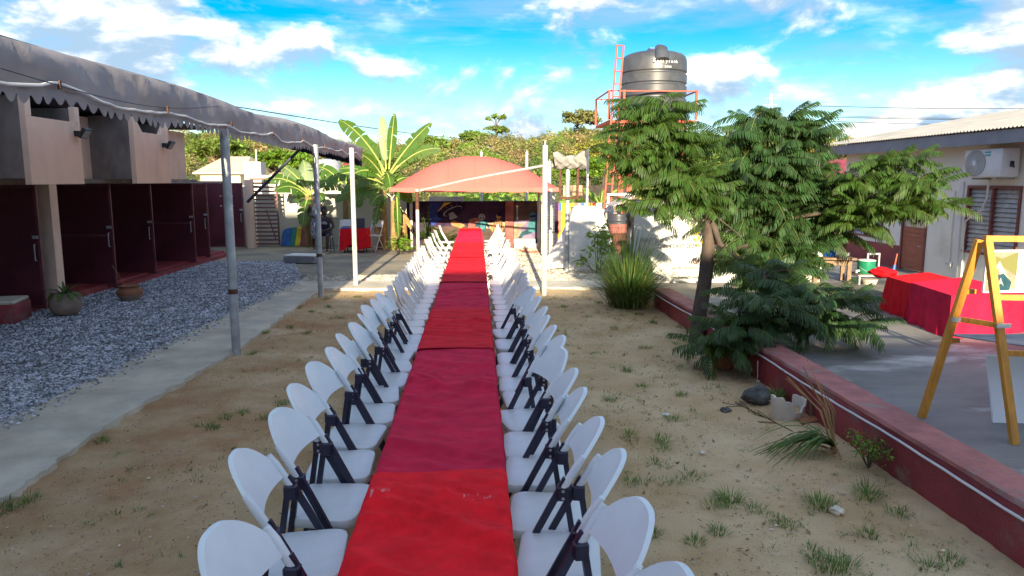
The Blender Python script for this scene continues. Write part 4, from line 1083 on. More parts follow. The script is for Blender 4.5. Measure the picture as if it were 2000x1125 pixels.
# long table(s) under red cloth
rt0 = G(1728, 606, ZT); rt1 = G(1832, 648, ZT); rt2 = G(1955, 652, ZT)
def cloth_block(name, corners, h, m, lab, sub=14, seed=0):
    """draped box: corners of the table footprint, anticlockwise; cloth falls to the floor with folds"""
    b = MB(); per = []; n = len(corners)
    for i in range(n):
        p, q = Vector(corners[i]), Vector(corners[(i + 1) % n])
        for k in range(sub): per.append(p.lerp(q, k / sub))
    c = sum(per, Vector((0, 0))) / len(per); N_ = len(per); rows = 8
    def fn(u, v):
        p = per[int(round(u * N_)) % N_]; d_ = (p - c).normalized()
        fold = (.030 * math.sin(u * 62 + seed + 1.5 * math.sin(u * 19)) + .018 * math.sin(u * 131 + seed * 2)) * v ** .8 + .05 * v
        q = p + d_ * fold; return (q.x, q.y, h * (1 - v) + .004 + .0 * v)
    b.grid(N_, rows, fn)
    def tf_(u, v):
        a = Vector(corners[0]).lerp(Vector(corners[1]), u); d2 = Vector(corners[3]).lerp(Vector(corners[2]), u); q = a.lerp(d2, v)
        return (q.x, q.y, h + .004 + (.008 * nz(q.x * 2, q.y * 2, 1, seed) if 0 < u < 1 and 0 < v < 1 else 0))
    b.grid(16, 10, tf_)
    o = b.build(name, m, None, 50); o.location = (0, 0, ZT); return tag(o, lab, 'tablecloth')
e1 = Vector((rt1.x - rt0.x, rt1.y - rt0.y))
pA = Vector((rt0.x, rt0.y)); pB = Vector((rt1.x, rt1.y)); pC = Vector((rt2.x + .1, rt2.y + .1)); pD = Vector((rt0.x + 1.9, rt0.y + .9))
mid = pA.lerp(pB, .52)
back = Vector((1.05, .55))
cloth_block('red_cloth', [pA, mid, mid + back, pA + back], .57, 'velvet_mid', 'red cloth to the floor over the terrace table nearest the door', 44, 1)
cloth_block('red_cloth', [mid + Vector((-.05, -.02)), pB + Vector((-.15, -.45)), pB + Vector((1.2, -.05)), mid + back + Vector((.1, 0))], .60, 'velvet_crimson', 'dark red cloth over the middle terrace table', 44, 4)
cloth_block('red_cloth', [pB + Vector((1.25, .0)), pB + Vector((1.45, -.75)), pB + Vector((3.4, -.6)), pB + Vector((3.2, .25))], .62, 'velvet_crimson', 'dark red cloth over the terrace table behind the easel', 44, 7)
lump('cloth_bundle', (pA.x + .10, pA.y + .30, ZT + .60), (.20, .24, .09), 'velvet_bright', 'bunched red cloth heaped on the end of the terrace table', 'cloth', 2)
for pts_, lab in (((pA, mid, back), 'folding table hidden under the red cloth nearest the door'),):
    t = thing('terrace_table', lab, 'table', (pA.x, pA.y, ZT))
    a_ = [pA, mid, mid + back, pA + back]; c_ = sum(a_, Vector((0, 0))) / 4; a_ = [c_ + (q - c_) * .96 for q in a_]
    b = MB(); b.prism([(q.x, q.y, ZT + .53) for q in a_], (0, 0, .03)); b.build('table_top', 'white_plain', t, world=True)
    for q in a_:
        q = c_ + (q - c_) * .9; b = MB(); b.tube([(q.x, q.y, ZT), (q.x, q.y, ZT + .53)], .015, 6); b.build('leg', 'galvanised', t, world=True)
# wooden table with blue basin
tbl = G(1635, 546, ZT); 
wt0, wt1 = PY(1588, 503, 15.2), PY(1660, 512, 15.2)
tb = thing('wooden_table', 'rough wooden table carrying the blue basin by the house', 'table', (wt0.x, 15.2, ZT), R(-12))
L_ = wt1.x - wt0.x; hT = wt0.z - ZT - .04
b = MB(); b.rbox(-.05, L_ + .05, -.1, .62, hT, hT + .05, .008, 1); b.build('table_top', 'wood_old', tb)
for x, y in ((.04, .0), (L_ - .1, .0), (.04, .5), (L_ - .1, .5)):
    b = MB(); b.box(x, x + .08, y, y + .08, 0, hT - .001); b.build('leg', 'wood_old', tb)
b = MB(); b.box(.121, L_ - .101, .01, .04, hT - .12, hT - .002); b.build('apron', 'wood_old', tb)
bp = PY(1616, 503, 15.4); rb_ = .5 * (PY(1636, 490, 15.4).x - PY(1597, 490, 15.4).x)
zt_ = ZT + hT + .052
bs = thing('blue_basin', 'blue plastic basin planter on the wooden table', 'basin', (bp.x, 15.45, zt_))
b = MB(); b.lathe([(rb_ * .78, 0), (rb_ * .84, .08), (rb_ * .92, .16), (rb_ * .97, .20), (rb_ * 1.05, .205), (rb_ * 1.05, .235), (rb_ * .95, .24)], 26); b.build('shell', 'blue_plastic', bs, 40)
for k in range(3):
    b = MB(); b.lathe([(rb_ * (.81 + .05 * k), .05 + .05 * k), (rb_ * (.83 + .05 * k), .06 + .05 * k), (rb_ * (.815 + .05 * k), .07 + .05 * k)], 26); b.build('rib', 'blue_plastic', bs, 40)
b = MB(); b.lathe([(rb_ * .9, .225), (rb_ * .8, .245)], 20); b.build('soil', 'earth_crumb', bs)
cp = thing('white_cup', 'small white bowl on the wooden table edge', 'bowl', (PY(1652, 505, 15.3).x, 15.3, zt_))
b = MB(); b.lathe([(.04, 0), (.07, .03), (.08, .08), (.075, .085)], 16); b.build('bowl', 'white_plain', cp, 40)
# green cooler on a metal stand
gc = PY(1695, 545, 15.0)
stn = thing('metal_stand', 'grey metal stand holding the green cooler by the house wall', 'stand', (gc.x, 15.0, ZT))
b = MB()
sx0, sx1 = PY(1672, 530, 15).x - gc.x, PY(1733, 530, 15).x - gc.x; zs_ = PY(1695, 537, 15).z - ZT
for x in (sx0, sx1):
    for y in (-.15, .35): b.bar((x, y, 0), (x, y, zs_), .035)
for y in (-.15, .35): b.bar((sx0, y, zs_), (sx1, y, zs_), .035)
for x in (sx0, sx1): b.bar((x, -.13, zs_ - .001), (x, .33, zs_ - .001), .034)
zb_ = PY(1730, 499, 15).z - ZT
b.bar((sx1 - .25, .36, zs_ + .017), (sx1 - .25, .36, zb_ - .018), .035); b.bar((sx1, .36, zs_ + .017), (sx1, .36, zb_ - .018), .035); b.bar((sx1 - .268, .36, zb_), (sx1 + .018, .36, zb_), .035)
b.build('frame', 'galvanised', stn)
b = MB(); b.box(sx0, sx1, -.14, .34, zs_ + .019, zs_ + .03); b.build('shelf', 'wood_old', stn)
co = thing('green_cooler', 'round green drinks cooler with pale lid and white tap', 'cooler', (gc.x - .02, 15.06, ZT + zs_ + .031))
hc = PY(1695, 508, 15).z - (ZT + zs_ + .03); rc = .5 * (PY(1711, 520, 15).x - PY(1679, 520, 15).x)
b = MB(); b.lathe([(rc * .93, 0), (rc, .02), (rc, hc * .85), (rc * 1.04, hc * .86), (rc * 1.04, hc * .93), (rc, hc * .94)], 26); b.build('body', 'green_plastic', co, 40)
b = MB(); b.lathe([(rc * 1.02, hc * .941), (rc * 1.02, hc), (rc * .8, hc * 1.03), (.04, hc * 1.04)], 26); b.build('lid', 'white_plain', co, 40)
b = MB(); b.tube([(-rc, -.05, .06), (-rc - .07, -.08, .06), (-rc - .07, -.08, .02)], .022, 8); b.build('tap', 'white_plain', co, 40)
b = MB(); b.tube([(rc * math.cos(a), -rc * math.sin(a) - .004, hc * .62 - .13 * math.sin(a)) for a in np.linspace(.2, 2.9, 12)], .006, 5); b.build('bail_handle', 'galvanised', co)
t = thing('low_white_tub', 'small pale tub on the terrace under the metal stand', 'tub', (gc.x - .02, 14.9, ZT))
b = MB(); b.lathe([(.13, 0), (.17, .1), (.175, .11), (.15, .11)], 18); b.build('tub', 'pot_white', t, 40)
bk = PY(1742, 528, 15.0)
t = thing('broom', 'blue and orange hand broom leaning by the stand', 'broom', (bk.x, 15.0, ZT))
b = MB(); b.tube([(0, 0, 0), (.1, .08, .38)], .03, 6); b.build('brush', 'blue_plastic', t); b = MB(); b.tube([(.1, .08, .38), (.16, .12, .62)], .016, 6); b.build('handle', 'red_steel', t)
# easel
el = thing('yellow_easel', 'tall yellow wooden easel frame standing on the terrace', 'easel', (4.3, 6.0, ZT))
f0, f1 = G(1800, 815, ZT), G(1982, 868, ZT)
apx = PY(1915, 470, 6.0)
top1 = PY(1913, 468, 6.05); top2 = PY(1929, 470, 5.95)
b = MB(); b.bar(f0, top1, .062, .045); b.build('leg', 'wood_yellow', el, world=True)
b = MB(); b.bar(f1, top2, .062, .045); b.build('leg', 'wood_yellow', el, world=True)
# mirrored far pair to the right, out of frame
sh_ = Vector((1.55, -.30, 0))
b = MB(); b.bar(f0 + sh_, top1 + sh_, .062, .045); b.build('leg', 'wood_yellow', el, world=True)
b = MB(); b.bar(f1 + sh_, top2 + sh_, .062, .045); b.build('leg', 'wood_yellow', el, world=True)
def onleg(a, c, py, front):
    # point on leg with given photo row
    best = None
    for k in range(201):
        q = a.lerp(c, k / 200); v = np.array(q) - np.array([0, 0, HC]); z = v @ _f; y_ = 562.5 - FPX * (v @ _u) / z
        if best is None or abs(y_ - py) < best[0]: best = (abs(y_ - py), q)
    return best[1]
def rung_(pa, pb, w=.05, h=.04):
    b = MB(); b.bar(pa, pb, w, h); b.build('rail', 'wood_yellow', el, world=True)
rung_(top1 + Vector((.03, -.02, .012)), top1 + sh_ + Vector((-.03, 0, .012)), .06, .05)
ra, rb2 = onleg(f0, top1, 622, 0), onleg(f1, top2, 634, 0)
rung_(ra + Vector((.03, -.035, 0)), rb2 + Vector((-.03, -.035, 0)), .03, .045)
for q in (ra, rb2):
    b = MB(); b.box(q.x - .06, q.x + .06, q.y - .062, q.y - .056, q.z - .02, q.z + .02); b.build('steel_plate', 'galvanised', el, world=True)
for py in (571, 668):
    q = onleg(f0, top1, py, 0); rung_(q + Vector((.03, .02, 0)), q + Vector((.14, .05, 0)), .045, .04)
for py in (581, 690):
    q = onleg(f1, top2, py, 0); rung_(q + Vector((.03, .0, 0)), q + sh_ + Vector((-.03, 0, 0)), .045, .045)
# framed picture on the easel
pc0, pc1 = PY(1920, 572, 6.1), PY(1993, 488, 6.1)
pcx = thing('photo_print', 'large photo print of a pale tent on grass held by the easel', 'picture', (pc0.x, 6.1, pc0.z))
Wp, Hp = 1.25, pc1.z - pc0.z
b = MB(); b.box(0, Wp, 0, .02, 0, Hp); b.build('board', 'white_plain', pcx)
def pic(n, pts, m, k):
    b = MB(); b.prism([(x, -.001 - .0012 * k, z) for x, z in pts], (0, .0008, 0)); return b.build(n, m, pcx)
W2p = PY(1993, 500, 6.1).x - pc0.x - .02
pic('picture_ground', [(0.01, .01), (W2p * .99, .03), (W2p, Hp * .95), (0.01, Hp * .95)], 'paint_stone', 1)
pic('picture_foliage', [(0.01, Hp * .45), (W2p * .5, Hp * .62), (W2p, Hp * .4), (W2p, Hp * .95), (W2p * .5, Hp * .8), (0.01, Hp * .93)], 'leaf_olive', 2)
pic('pictured_tent', [(.02, Hp * .28), (W2p * .42, Hp * .74), (W2p * .78, Hp * .30), (W2p * .6, Hp * .12), (.06, Hp * .12)], 'paint_cream', 3)
pic('pictured_opening', [(.05, Hp * .2), (W2p * .40, Hp * .60), (W2p * .55, Hp * .25), (.1, Hp * .12)], 'paint_salmon', 4)
pic('pictured_cloth', [(W2p * .28, Hp * .05), (W2p * .4, Hp * .42), (W2p * .58, Hp * .46), (W2p * .85, Hp * .25), (W2p * .8, Hp * .06)], 'paint_tealdark', 5)
pic('pictured_fold', [(W2p * .36, Hp * .15), (W2p * .5, Hp * .36), (W2p * .62, Hp * .15), (W2p * .52, Hp * .22)], 'paint_grey', 6)
pic('pictured_red', [(W2p * .3, Hp * .04), (W2p * .44, Hp * .14), (W2p * .42, Hp * .06)], 'paint_red', 7)
# blue-white print lying on the lower rails and a white board below
b = MB(); ql = onleg(f0, top1, 664, 0)
pn = [ql + Vector((.02, .06, .03)), ql + Vector((.40, -.45, .03)), ql + Vector((1.5, -.60, .03)), ql + Vector((1.2, .0, .03))]
b.prism(pn, (0, 0, .012)); tag(b.build('laid_print', 'paint_grey', None), 'pale blue print lying flat across the lower easel rails', 'print')
wb = thing('white_board', 'white board leaning under the easel on the terrace', 'board', (5.2, 6.0, ZT))
q0 = PY(1946, 768, 6.15); q1 = PY(1950, 702, 6.2)
b = MB(); b.prism([(q0.x, 6.15, ZT + .001), (q0.x + 1.2, 6.0, ZT + .001), (q0.x + 1.2, 6.2, q1.z), (q1.x, 6.35, q1.z)], (0, .02, 0)); b.build('board', 'white_plain', wb, world=True)

# ------------------------------------------------------------------ printed banner
YB = 15.3
bx0, bx1 = PY(1237, 500, YB).x, PY(1237, 500, YB).x + 4.1
zb0, zb1 = PY(1300, 556, YB).z, PY(1300, 392, YB).z
bn = thing('event_banner', 'wide white printed banner with yellow laurel wreath on the terrace edge', 'banner', (bx0, YB, 0))
b = MB(); b.grid(60, 12, lambda u, v: (u * (bx1 - bx0), .012 * math.sin(u * 23) * (1 - v * .5) + .01 * math.sin(u * 7 + v * 3), zb0 + (zb1 - zb0) * v)); b.build('sheet', 'banner', bn, 60)
b = MB(); b.bar((-.02, .05, ZT), (-.02, .05, zb1 + .03), .05); b.bar((bx1 - bx0, .05, ZT), (bx1 - bx0, .05, zb1 + .03), .05); b.bar((0, .06, zb1), (bx1 - bx0, .06, zb1), .05); b.build('frame', 'wood_old', bn)
def btext(s, px, py, hpx, m, **k):
    q = PY(px, py, YB - .04)
    M = Matrix.Translation((q.x - bx0, -.040, q.z)) @ Matrix.Rotation(R(90), 4, 'X')
    return text('banner_text', s, hpx * YB / FPX * 1.38, m, bn, M, .001, **k)
btext('FEAST 2025', 1250, 472, 7, 'ink_grey', shear=.1)
btext('Love FEAST 2025', 1284, 484, 8, 'ink_grey', shear=.1)
btext('FEAST 2025', 1278, 449, 5, 'ink_grey', shear=.1)
btext('HOME IS REAL', 1345, 515, 8, 'ink_red', spacing=1.12)
btext('let the children come to', 1313, 525, 5, 'ink_brown', spacing=1.1)
btext('perfocraZe International', 1314, 544, 6, 'ink_dark')
btext('p', 1369, 471, 7, 'ink_dark'); btext('2025', 1405, 471, 6, 'ink_dark')
cxw, cyw = 1402, 452
for sgn in (-1, 1):
    for k in range(9):
        for side in (-1, 1):
            a = R(100 + k * 17) if sgn < 0 else R(80 - k * 17)
            a = R(95 + 12 + k * 17) if sgn < 0 else R(95 - 22 - k * 17)
            rr = 44 + side * 4.5
            x_, y_ = cxw + rr * math.cos(a), cyw + rr * .88 * math.sin(a)
            ta = a + R(90) * sgn * -1 * -1 + side * R(24)
            q = [PY(*pp, YB - .035) for pp in ell(x_, y_, 5.2, 1.9, 8, a + R(90) + side * R(25) * sgn)]
            b = MB(); b.prism([(p_.x - bx0, -.036 - .0006 * k, p_.z) for p_ in q], (0, .0005, 0)); b.build('laurel_leaf', 'ink_yellow', bn)
q = [PY(*pp, YB - .035) for pp in ((1392, 476), (1394, 462), (1401, 455), (1402, 468), (1399, 478))]
b = MB(); b.prism([(p_.x - bx0, -.043, p_.z) for p_ in q], (0, .001, 0)); b.build('red_mark', 'ink_red', bn)
# ------------------------------------------------------------------ vegetation helpers
def frond_template(L, pairs, plen, wid, droop, seed):
    rg_ = random.Random(seed); V = []; F = []; MI = []
    def rp(t): return Vector((L * (t - .06 * t * t), 0, L * (.10 * t - droop * t * t)))
    ns_ = 6
    for k in range(ns_ + 1):
        p = rp(k / ns_); w_ = .006 * (1 - .7 * k / ns_)
        V += [(p.x, -w_, p.z + .002), (p.x, w_, p.z + .002)]
    for k in range(ns_): F.append((2 * k, 2 * k + 1, 2 * k + 3, 2 * k + 2)); MI.append(1)
    for i in range(pairs):
        t = .14 + .86 * (i + .5) / pairs
        p = rp(t); tan = (rp(min(1, t + .02)) - rp(t - .02)).normalized()
        ln = plen * (0.55 + .45 * math.sin(math.pi * min(1, .15 + .9 * t))) * (1.0 if t < .9 else .75)
        for s in (-1, 1):
            fwd = rg_.uniform(.35, .6)
            d = Vector((tan.x * fwd, s * 1.0, tan.z * fwd - .12 - .25 * rg_.random())).normalized()
            wv = (tan - d * tan.dot(d)).normalized() * wid * rg_.uniform(.8, 1.15)
            l = ln * rg_.uniform(.85, 1.1); o = len(V)
            for q, wk, dz_ in ((.06, .35, 0), (.35, 1, -.004), (.72, .95, -.015), (1.0, .35, -.04)):
                c = p + d * l * q + Vector((0, 0, dz_ - droop * .1 * q * q))
                V += [tuple(c - wv * wk), tuple(c + wv * wk)]
            for k in range(3): F.append((o + 2 * k, o + 2 * k + 1, o + 2 * k + 3, o + 2 * k + 2)); MI.append(0)
    return np.array(V), np.array(F), np.array(MI)
TPL = [frond_template(.52, 15, .105, .0105, dr, i) for i, dr in enumerate((.18, .30, .42, .55))]
def fronds(name, items, parent, mats=('frond', 'frond_rib')):
    """items: (pos, azimuth, elevation, roll, scale, template)"""
    VV = []; FF = []; MM = []; o = 0
    for pos, az, elv, roll, sc, k in items:
        v, f, mi = TPL[k]
        M = np.array(Matrix.Rotation(az, 3, 'Z') @ Matrix.Rotation(-elv, 3, 'Y') @ Matrix.Rotation(roll, 3, 'X'))
        VV.append(v @ M.T * sc + np.array(pos)); FF.append(f + o); MM.append(mi); o += len(v)
    return np_mesh(name, np.concatenate(VV), np.concatenate(FF), list(mats), parent, False, np.concatenate(MM))
def rosettes(tips, n=(7, 10), sc=(.75, 1.1), rs=random):
    it = []
    for p in tips:
        k = rs.randint(*n); a0 = rs.uniform(0, 6.28)
        for i in range(k):
            it.append((tuple(p), a0 + 6.283 * i / k + rs.uniform(-.35, .35), R(rs.uniform(-12, 38)), rs.uniform(-.35, .35), rs.uniform(*sc), rs.randint(0, 3)))
    return it
def leafcloud(pts, size, m, name, parent=None, up=.4, mi=None):
    """one diamond leaf per point"""
    pts = np.asarray(pts, float); n = len(pts)
    nrm = rng.standard_normal((n, 3)); nrm[:, 2] = np.abs(nrm[:, 2]) + up; nrm /= np.linalg.norm(nrm, axis=1)[:, None]
    a = np.cross(nrm, rng.standard_normal((n, 3))); a /= np.linalg.norm(a, axis=1)[:, None]; c = np.cross(nrm, a)
    s = (np.asarray(size) * np.ones(n))[:, None] * (.6 + .8 * rng.random((n, 1)))
    V = np.stack([pts - a * s, pts + c * s * .45 - a * s * .1, pts + a * s, pts - c * s * .45 - a * s * .1], 1).reshape(-1, 3)
    F = np.arange(4 * n).reshape(n, 4)
    return np_mesh(name, V, F, m, parent, False, mi)
def shell(n, c, rad, inner=.55, low=-.5):
    d = rng.standard_normal((n, 3)); d /= np.linalg.norm(d, axis=1)[:, None]
    d[:, 2] = np.where(d[:, 2] < low, -d[:, 2], d[:, 2])
    r = inner + (1 - inner) * rng.random((n, 1)) ** .7
    k = 1 + .22 * np.sin(d[:, :1] * 5 + c[0]) * np.cos(d[:, 1:2] * 4 + c[1]) + .15 * np.sin(d[:, 2:] * 7 + d[:, :1] * 6 + c[0])
    return np.array(c) + d * r * k * np.array(rad)

# ------------------------------------------------------------------ feathery trees by the terrace wall
def crown_tips(specs):
    """(px,py,Y) centres of clumps with spreads in metres"""
    out = []
    for px, py, Y, sx, sy, sz, n in specs:
        c = PY(px, py, Y)
        for _ in range(n):
            while True:
                q = Vector((random.uniform(-1, 1), random.uniform(-1, 1), random.uniform(-1, 1)))
                if .3 < q.length < 1: break
            out.append(c + Vector((q.x * sx, q.y * sy, q.z * sz)))
    return out
def limb(b, a, c, r0, r1, sagz=.12, n=6, side=0.0):
    a, c = Vector(a), Vector(c); pts = []
    for k in range(n + 1):
        t = k / n; p = a.lerp(c, t); p.z += sagz * math.sin(math.pi * t); p.y += side * math.sin(math.pi * t)
        pts.append(p)
    b.tube(pts, [r0 + (r1 - r0) * k / n for k in range(n + 1)], 7)
# tree 1: bare trunk against the wall, sunlit crown to its left
base1 = G(1366, 668); base1.x = 3.36
t1 = thing('feathery_tree', 'feathery leaved tree with bare straight trunk before the banner', 'tree', (base1.x, base1.y, 0))
fork = PY(1390, 432, base1.y + .1)
b = MB(); b.tube([(base1.x, base1.y, -.05), base1.lerp(fork, .25), base1.lerp(fork, .5) + Vector((.015, 0, 0)), base1.lerp(fork, .8), fork + Vector((-.02, .04, .05)), fork + Vector((-.08, .15, .12))], [.125, .115, .108, .10, .07, .035], 12)
b.build('trunk', 'bark', t1, 50, True)
spec1 = [(1268, 205, 11.5, .34, .5, .10, 5), (1300, 255, 11.5, .50, .6, .16, 8), (1270, 320, 11.5, .55, .6, .2, 9), (1330, 340, 11.5, .42, .6, .25, 8), (1290, 385, 11.5, .50, .6, .12, 5), (1345, 275, 11.5, .22, .5, .2, 4), (1240, 250, 11.5, .28, .5, .12, 4), (1255, 410, 11.5, .25, .4, .08, 3), (1230, 300, 11.5, .2, .4, .2, 3), (1310, 300, 11.5, .4, .4, .25, 7), (1300, 225, 11.5, .3, .4, .08, 4), (1345, 345, 11.3, .2, .25, .12, 4), (1368, 388, 11.3, .14, .2, .08, 3), (1325, 385, 11.3, .18, .2, .08, 3), (1458, 470, 10.8, .10, .15, .06, 2), (1448, 512, 10.8, .08, .1, .04, 2)]
tips1 = crown_tips(spec1)
b = MB(); hub = fork + Vector((-.1, .2, .1))
hubs = [PY(1335, 385, 11.4), PY(1290, 350, 11.5), PY(1300, 270, 11.5)]
for a_, c_ in ((fork + Vector((0, .02, .1)), hubs[0]), (hubs[0], hubs[1]), (hubs[0], hubs[2])): limb(b, a_, c_, .034, .022, .03)
for i, (px, py, Y, *rest_) in enumerate(spec1):
    c_ = PY(px, py, Y); limb(b, min(hubs, key=lambda q: (q - c_).length), c_, .014, .006, .04)
b.tube([fork, PY(1398, 452, base1.y), PY(1406, 478, base1.y - .1), PY(1428, 490, base1.y - .2), PY(1462, 478, base1.y - .3)], [.05, .045, .04, .035, .025], 8)
b.tube([PY(1428, 490, base1.y - .2), PY(1448, 515, base1.y - .3)], [.03, .02], 7)
b.build('limbs', 'bark', t1, 50, True)
o = fronds('crown', [((p[0] - base1.x, p[1] - base1.y, p[2]), *r_) for p, *r_ in rosettes(tips1[::4] + tips1[1::4] + tips1[2::4], (6, 9), (.8, 1.25))], t1)
# tree 2: stands on the terrace behind, big dark crown, long limb to the right
pot = G(1438, 716); pot.x = 3.28
Yb = 14.7; KS = Yb / 10.2
spec2 = [(1500, 235, Yb, .42, .5, .09, 7), (1440, 265, Yb, .40, .5, .10, 6), (1560, 265, Yb, .36, .5, .10, 6), (1500, 310, Yb - .2, .62, .6, .16, 11), (1440, 345, Yb - .2, .40, .5, .16, 8), (1570, 350, Yb - .1, .42, .5, .18, 9),
         (1490, 395, Yb - .2, .55, .5, .15, 9), (1550, 420, Yb - .1, .40, .4, .15, 7), (1440, 420, Yb - .1, .28, .4, .12, 5), (1620, 400, Yb + .1, .35, .4, .16, 6), (1590, 455, Yb, .35, .4, .10, 5),
         (1490, 475, Yb, .32, .4, .14, 5), (1530, 520, Yb - .1, .34, .4, .12, 4), (1560, 490, Yb - .2, .3, .3, .1, 4), (1500, 545, Yb - .3, .25, .3, .08, 3), (1455, 500, Yb - .2, .16, .3, .08, 2)]
spec3 = [(1745, 312, 13.3, .36, .4, .06, 5), (1700, 355, 13.5, .36, .4, .09, 6), (1790, 355, 13.2, .38, .4, .09, 6), (1820, 395, 13.1, .30, .4, .09, 4), (1745, 410, 13.3, .40, .4, .10, 7), (1675, 400, 13.7, .25, .3, .1, 4), (1690, 435, 13.5, .25, .3, .06, 3)]
spec2 = [(a, c, Y, x * KS, y, z * KS, n) for a, c, Y, x, y, z, n in spec2]
spec3 = [(a, c, Y, x * 1.15, y, z * 1.15, n) for a, c, Y, x, y, z, n in spec3]
specL = [(1500, 585, 9.2, .55, .45, .10, 7), (1590, 590, 9.3, .5, .4, .10, 6), (1440, 630, 9.2, .25, .35, .08, 4), (1520, 635, 9.1, .50, .4, .10, 6), (1620, 630, 9.2, .42, .4, .08, 4), (1440, 672, 9.2, .30, .3, .06, 4), (1390, 665, 9.2, .12, .3, .06, 2), (1560, 560, 9.4, .4, .4, .06, 3), (1500, 535, 9.6, .25, .25, .05, 2), (1550, 530, 9.6, .25, .25, .05, 2)]
def loc_(its, o): return [((p[0] - o.x, p[1] - o.y, p[2]), *r_) for p, *r_ in its]
tb_ = PY(1500, 470, Yb); tb_.z = ZT
t2 = thing('terrace_feathery_tree', 'large dark feathery crowned tree on the terrace, right of the banner', 'tree', (tb_.x, tb_.y, ZT))
st = [Vector((tb_.x, Yb, ZT - .02)), Vector((tb_.x + .05, Yb, 1.0)), PY(1490, 500, Yb), PY(1500, 440, Yb), PY(1505, 330, Yb)]
b = MB(); b.tube(st, [.09, .08, .07, .06, .035], 10); b.build('trunk', 'bark', t2, 50, True)
b = MB(); hubC = PY(1630, 415, 14.0)
for px, py, Y, *rest_ in spec2: limb(b, st[3] if py < 420 else st[2], PY(px, py, Y), .035, .012, .08)
for px, py, Y, *rest_ in spec3: limb(b, hubC, PY(px, py, Y), .024, .009, .06)
limb(b, st[3], hubC, .045, .028, .05); b.build('limbs', 'bark', t2, 50, True)
def lz_(its): return [((p[0] - tb_.x, p[1] - tb_.y, p[2] - ZT), *r_) for p, *r_ in its]
fronds('crown', lz_(rosettes(crown_tips(spec2), (5, 8), (1.2, 1.75))), t2, ('frond_shaded', 'frond_rib'))
fronds('side_crown', lz_(rosettes(crown_tips(spec3), (7, 9), (.95, 1.35))), t2)
# sapling in the clay pot at the wall foot
t3 = thing('potted_sapling', 'low spreading feathery sapling in a clay pot by the red wall', 'tree', (pot.x, pot.y, 0))
s3 = [Vector((pot.x, pot.y, .15)), Vector((pot.x + .08, pot.y - .05, .55)), PY(1480, 600, 9.3), PY(1490, 545, 9.5), PY(1500, 520, 9.6)]
b = MB(); b.tube(s3, [.05, .045, .035, .02, .01], 9); b.build('trunk', 'bark', t3, 50, True)
b = MB()
for px, py, Y, *rest_ in specL: limb(b, s3[1] if py > 600 else s3[2] if py > 540 else s3[3], PY(px, py, Y), .018, .006, .06)
b.build('limbs', 'bark', t3, 50, True)
fronds('crown', loc_(rosettes(crown_tips(specL), (6, 8), (.8, 1.2)), pot), t3, ('frond_shaded', 'frond_rib'))
cpot = thing('clay_pot', 'brown clay pot at the wall foot holding the low sapling', 'pot', (pot.x, pot.y, -.01))
b = MB(); b.lathe([(.12, 0), (.17, .12), (.19, .26), (.205, .27), (.205, .31), (.18, .31), (.17, .27)], 22); b.build('pot', 'clay', cpot, 40)

# croton in the blue basin
ct_ = thing('croton_plant', 'yellow green shrub growing in the blue basin', 'shrub', (bp.x, 15.45, zt_ + .2))
b = MB()
for k in range(6): b.tube([(0, 0, 0), (random.uniform(-.1, .1), random.uniform(-.1, .1), .3), (random.uniform(-.3, .4), random.uniform(-.25, .25), .75)], [.012, .01, .005], 5)
b.build('stems', 'bark', ct_)
leafcloud(shell(420, (.12, 0, .75), (.55, .4, .42), .3, -.8), .085, 'croton', 'leaves', ct_)

# ------------------------------------------------------------------ tall grass clump and small plants
gp = G(1232, 598)
gr = thing('grass_clump', 'large fountain of tall green grass at the end of the red wall', 'grass clump', (gp.x - .05, gp.y, 0))
blades('blades', [(0, 0, 0, 480, 1.85, .26, .008, .45), (0, 0, 0, 480, 1.6, .32, .008, .85), (0, 0, 0, 420, 1.25, .40, .008, 1.1)], 'tall_grass', gr)
blades('dry_blades', [(0, 0, 0, 120, 1.3, .34, .007, .7), (.1, -.15, 0, 60, .8, .4, .007, .9)], 'dry_grass', gr)
pp_ = G(1160, 530)
lp = thing('leafy_bush', 'leafy young bush in front of the white draped sheet', 'bush', (pp_.x, pp_.y - .6, 0))
b = MB(); tops = []
for k in range(11):
    q = Vector((random.uniform(-.55, .6), random.uniform(-.3, .3), random.uniform(.35, 1.25))); tops.append(q); b.tube([(random.uniform(-.1, .1), 0, 0), q * .55, q], [.012, .009, .005], 5)
b.build('stems', 'bark', lp)
pts = np.concatenate([np.array(q) * .9 + rng.standard_normal((24, 3)) * np.array((.13, .13, .14)) for q in tops])
leafcloud(pts, .085, 'leaf_lush', 'leaves', lp, .8)
pp_ = G(800, 502)
lp = thing('fern_bush', 'low bright green bush at the foot of the left canopy post', 'bush', (pp_.x - .35, pp_.y + .8, 0))
b = MB()
for k in range(6): b.tube([(0, 0, 0), (random.uniform(-.2, .2), random.uniform(-.2, .2), .4)], .01, 5)
b.build('stems', 'bark', lp); leafcloud(shell(420, (0, 0, .28), (.42, .35, .34), .2, -.4), .06, 'leaf_lush', 'leaves', lp, .8)
pp_ = G(1722, 915)
lp = thing('wall_bush', 'small green weed bush at the foot of the red wall', 'bush', (pp_.x - .12, pp_.y, 0))
b = MB(); tops = []
for k in range(16):
    q = Vector((random.uniform(-.17, .17), random.uniform(-.2, .2), random.uniform(.12, .34))); tops.append(q); b.tube([(0, 0, 0), q * .5 + Vector((0, 0, .02)), q], .004, 4)
b.build('stems', 'bark', lp)
pts = np.concatenate([np.array(q) * random.uniform(.7, 1) + rng.standard_normal((26, 3)) * .035 for q in tops]); pts[:, 2] = np.abs(pts[:, 2])
leafcloud(pts, .017, 'leaf_lush', 'leaves', lp, .8)
pp_ = G(1610, 885)
lp = thing('flopped_grass', 'long green grass blades flopped onto the sand from a dry stump', 'grass', (3.28, pp_.y + .05, 0))
V = []; F = []; o_ = 0
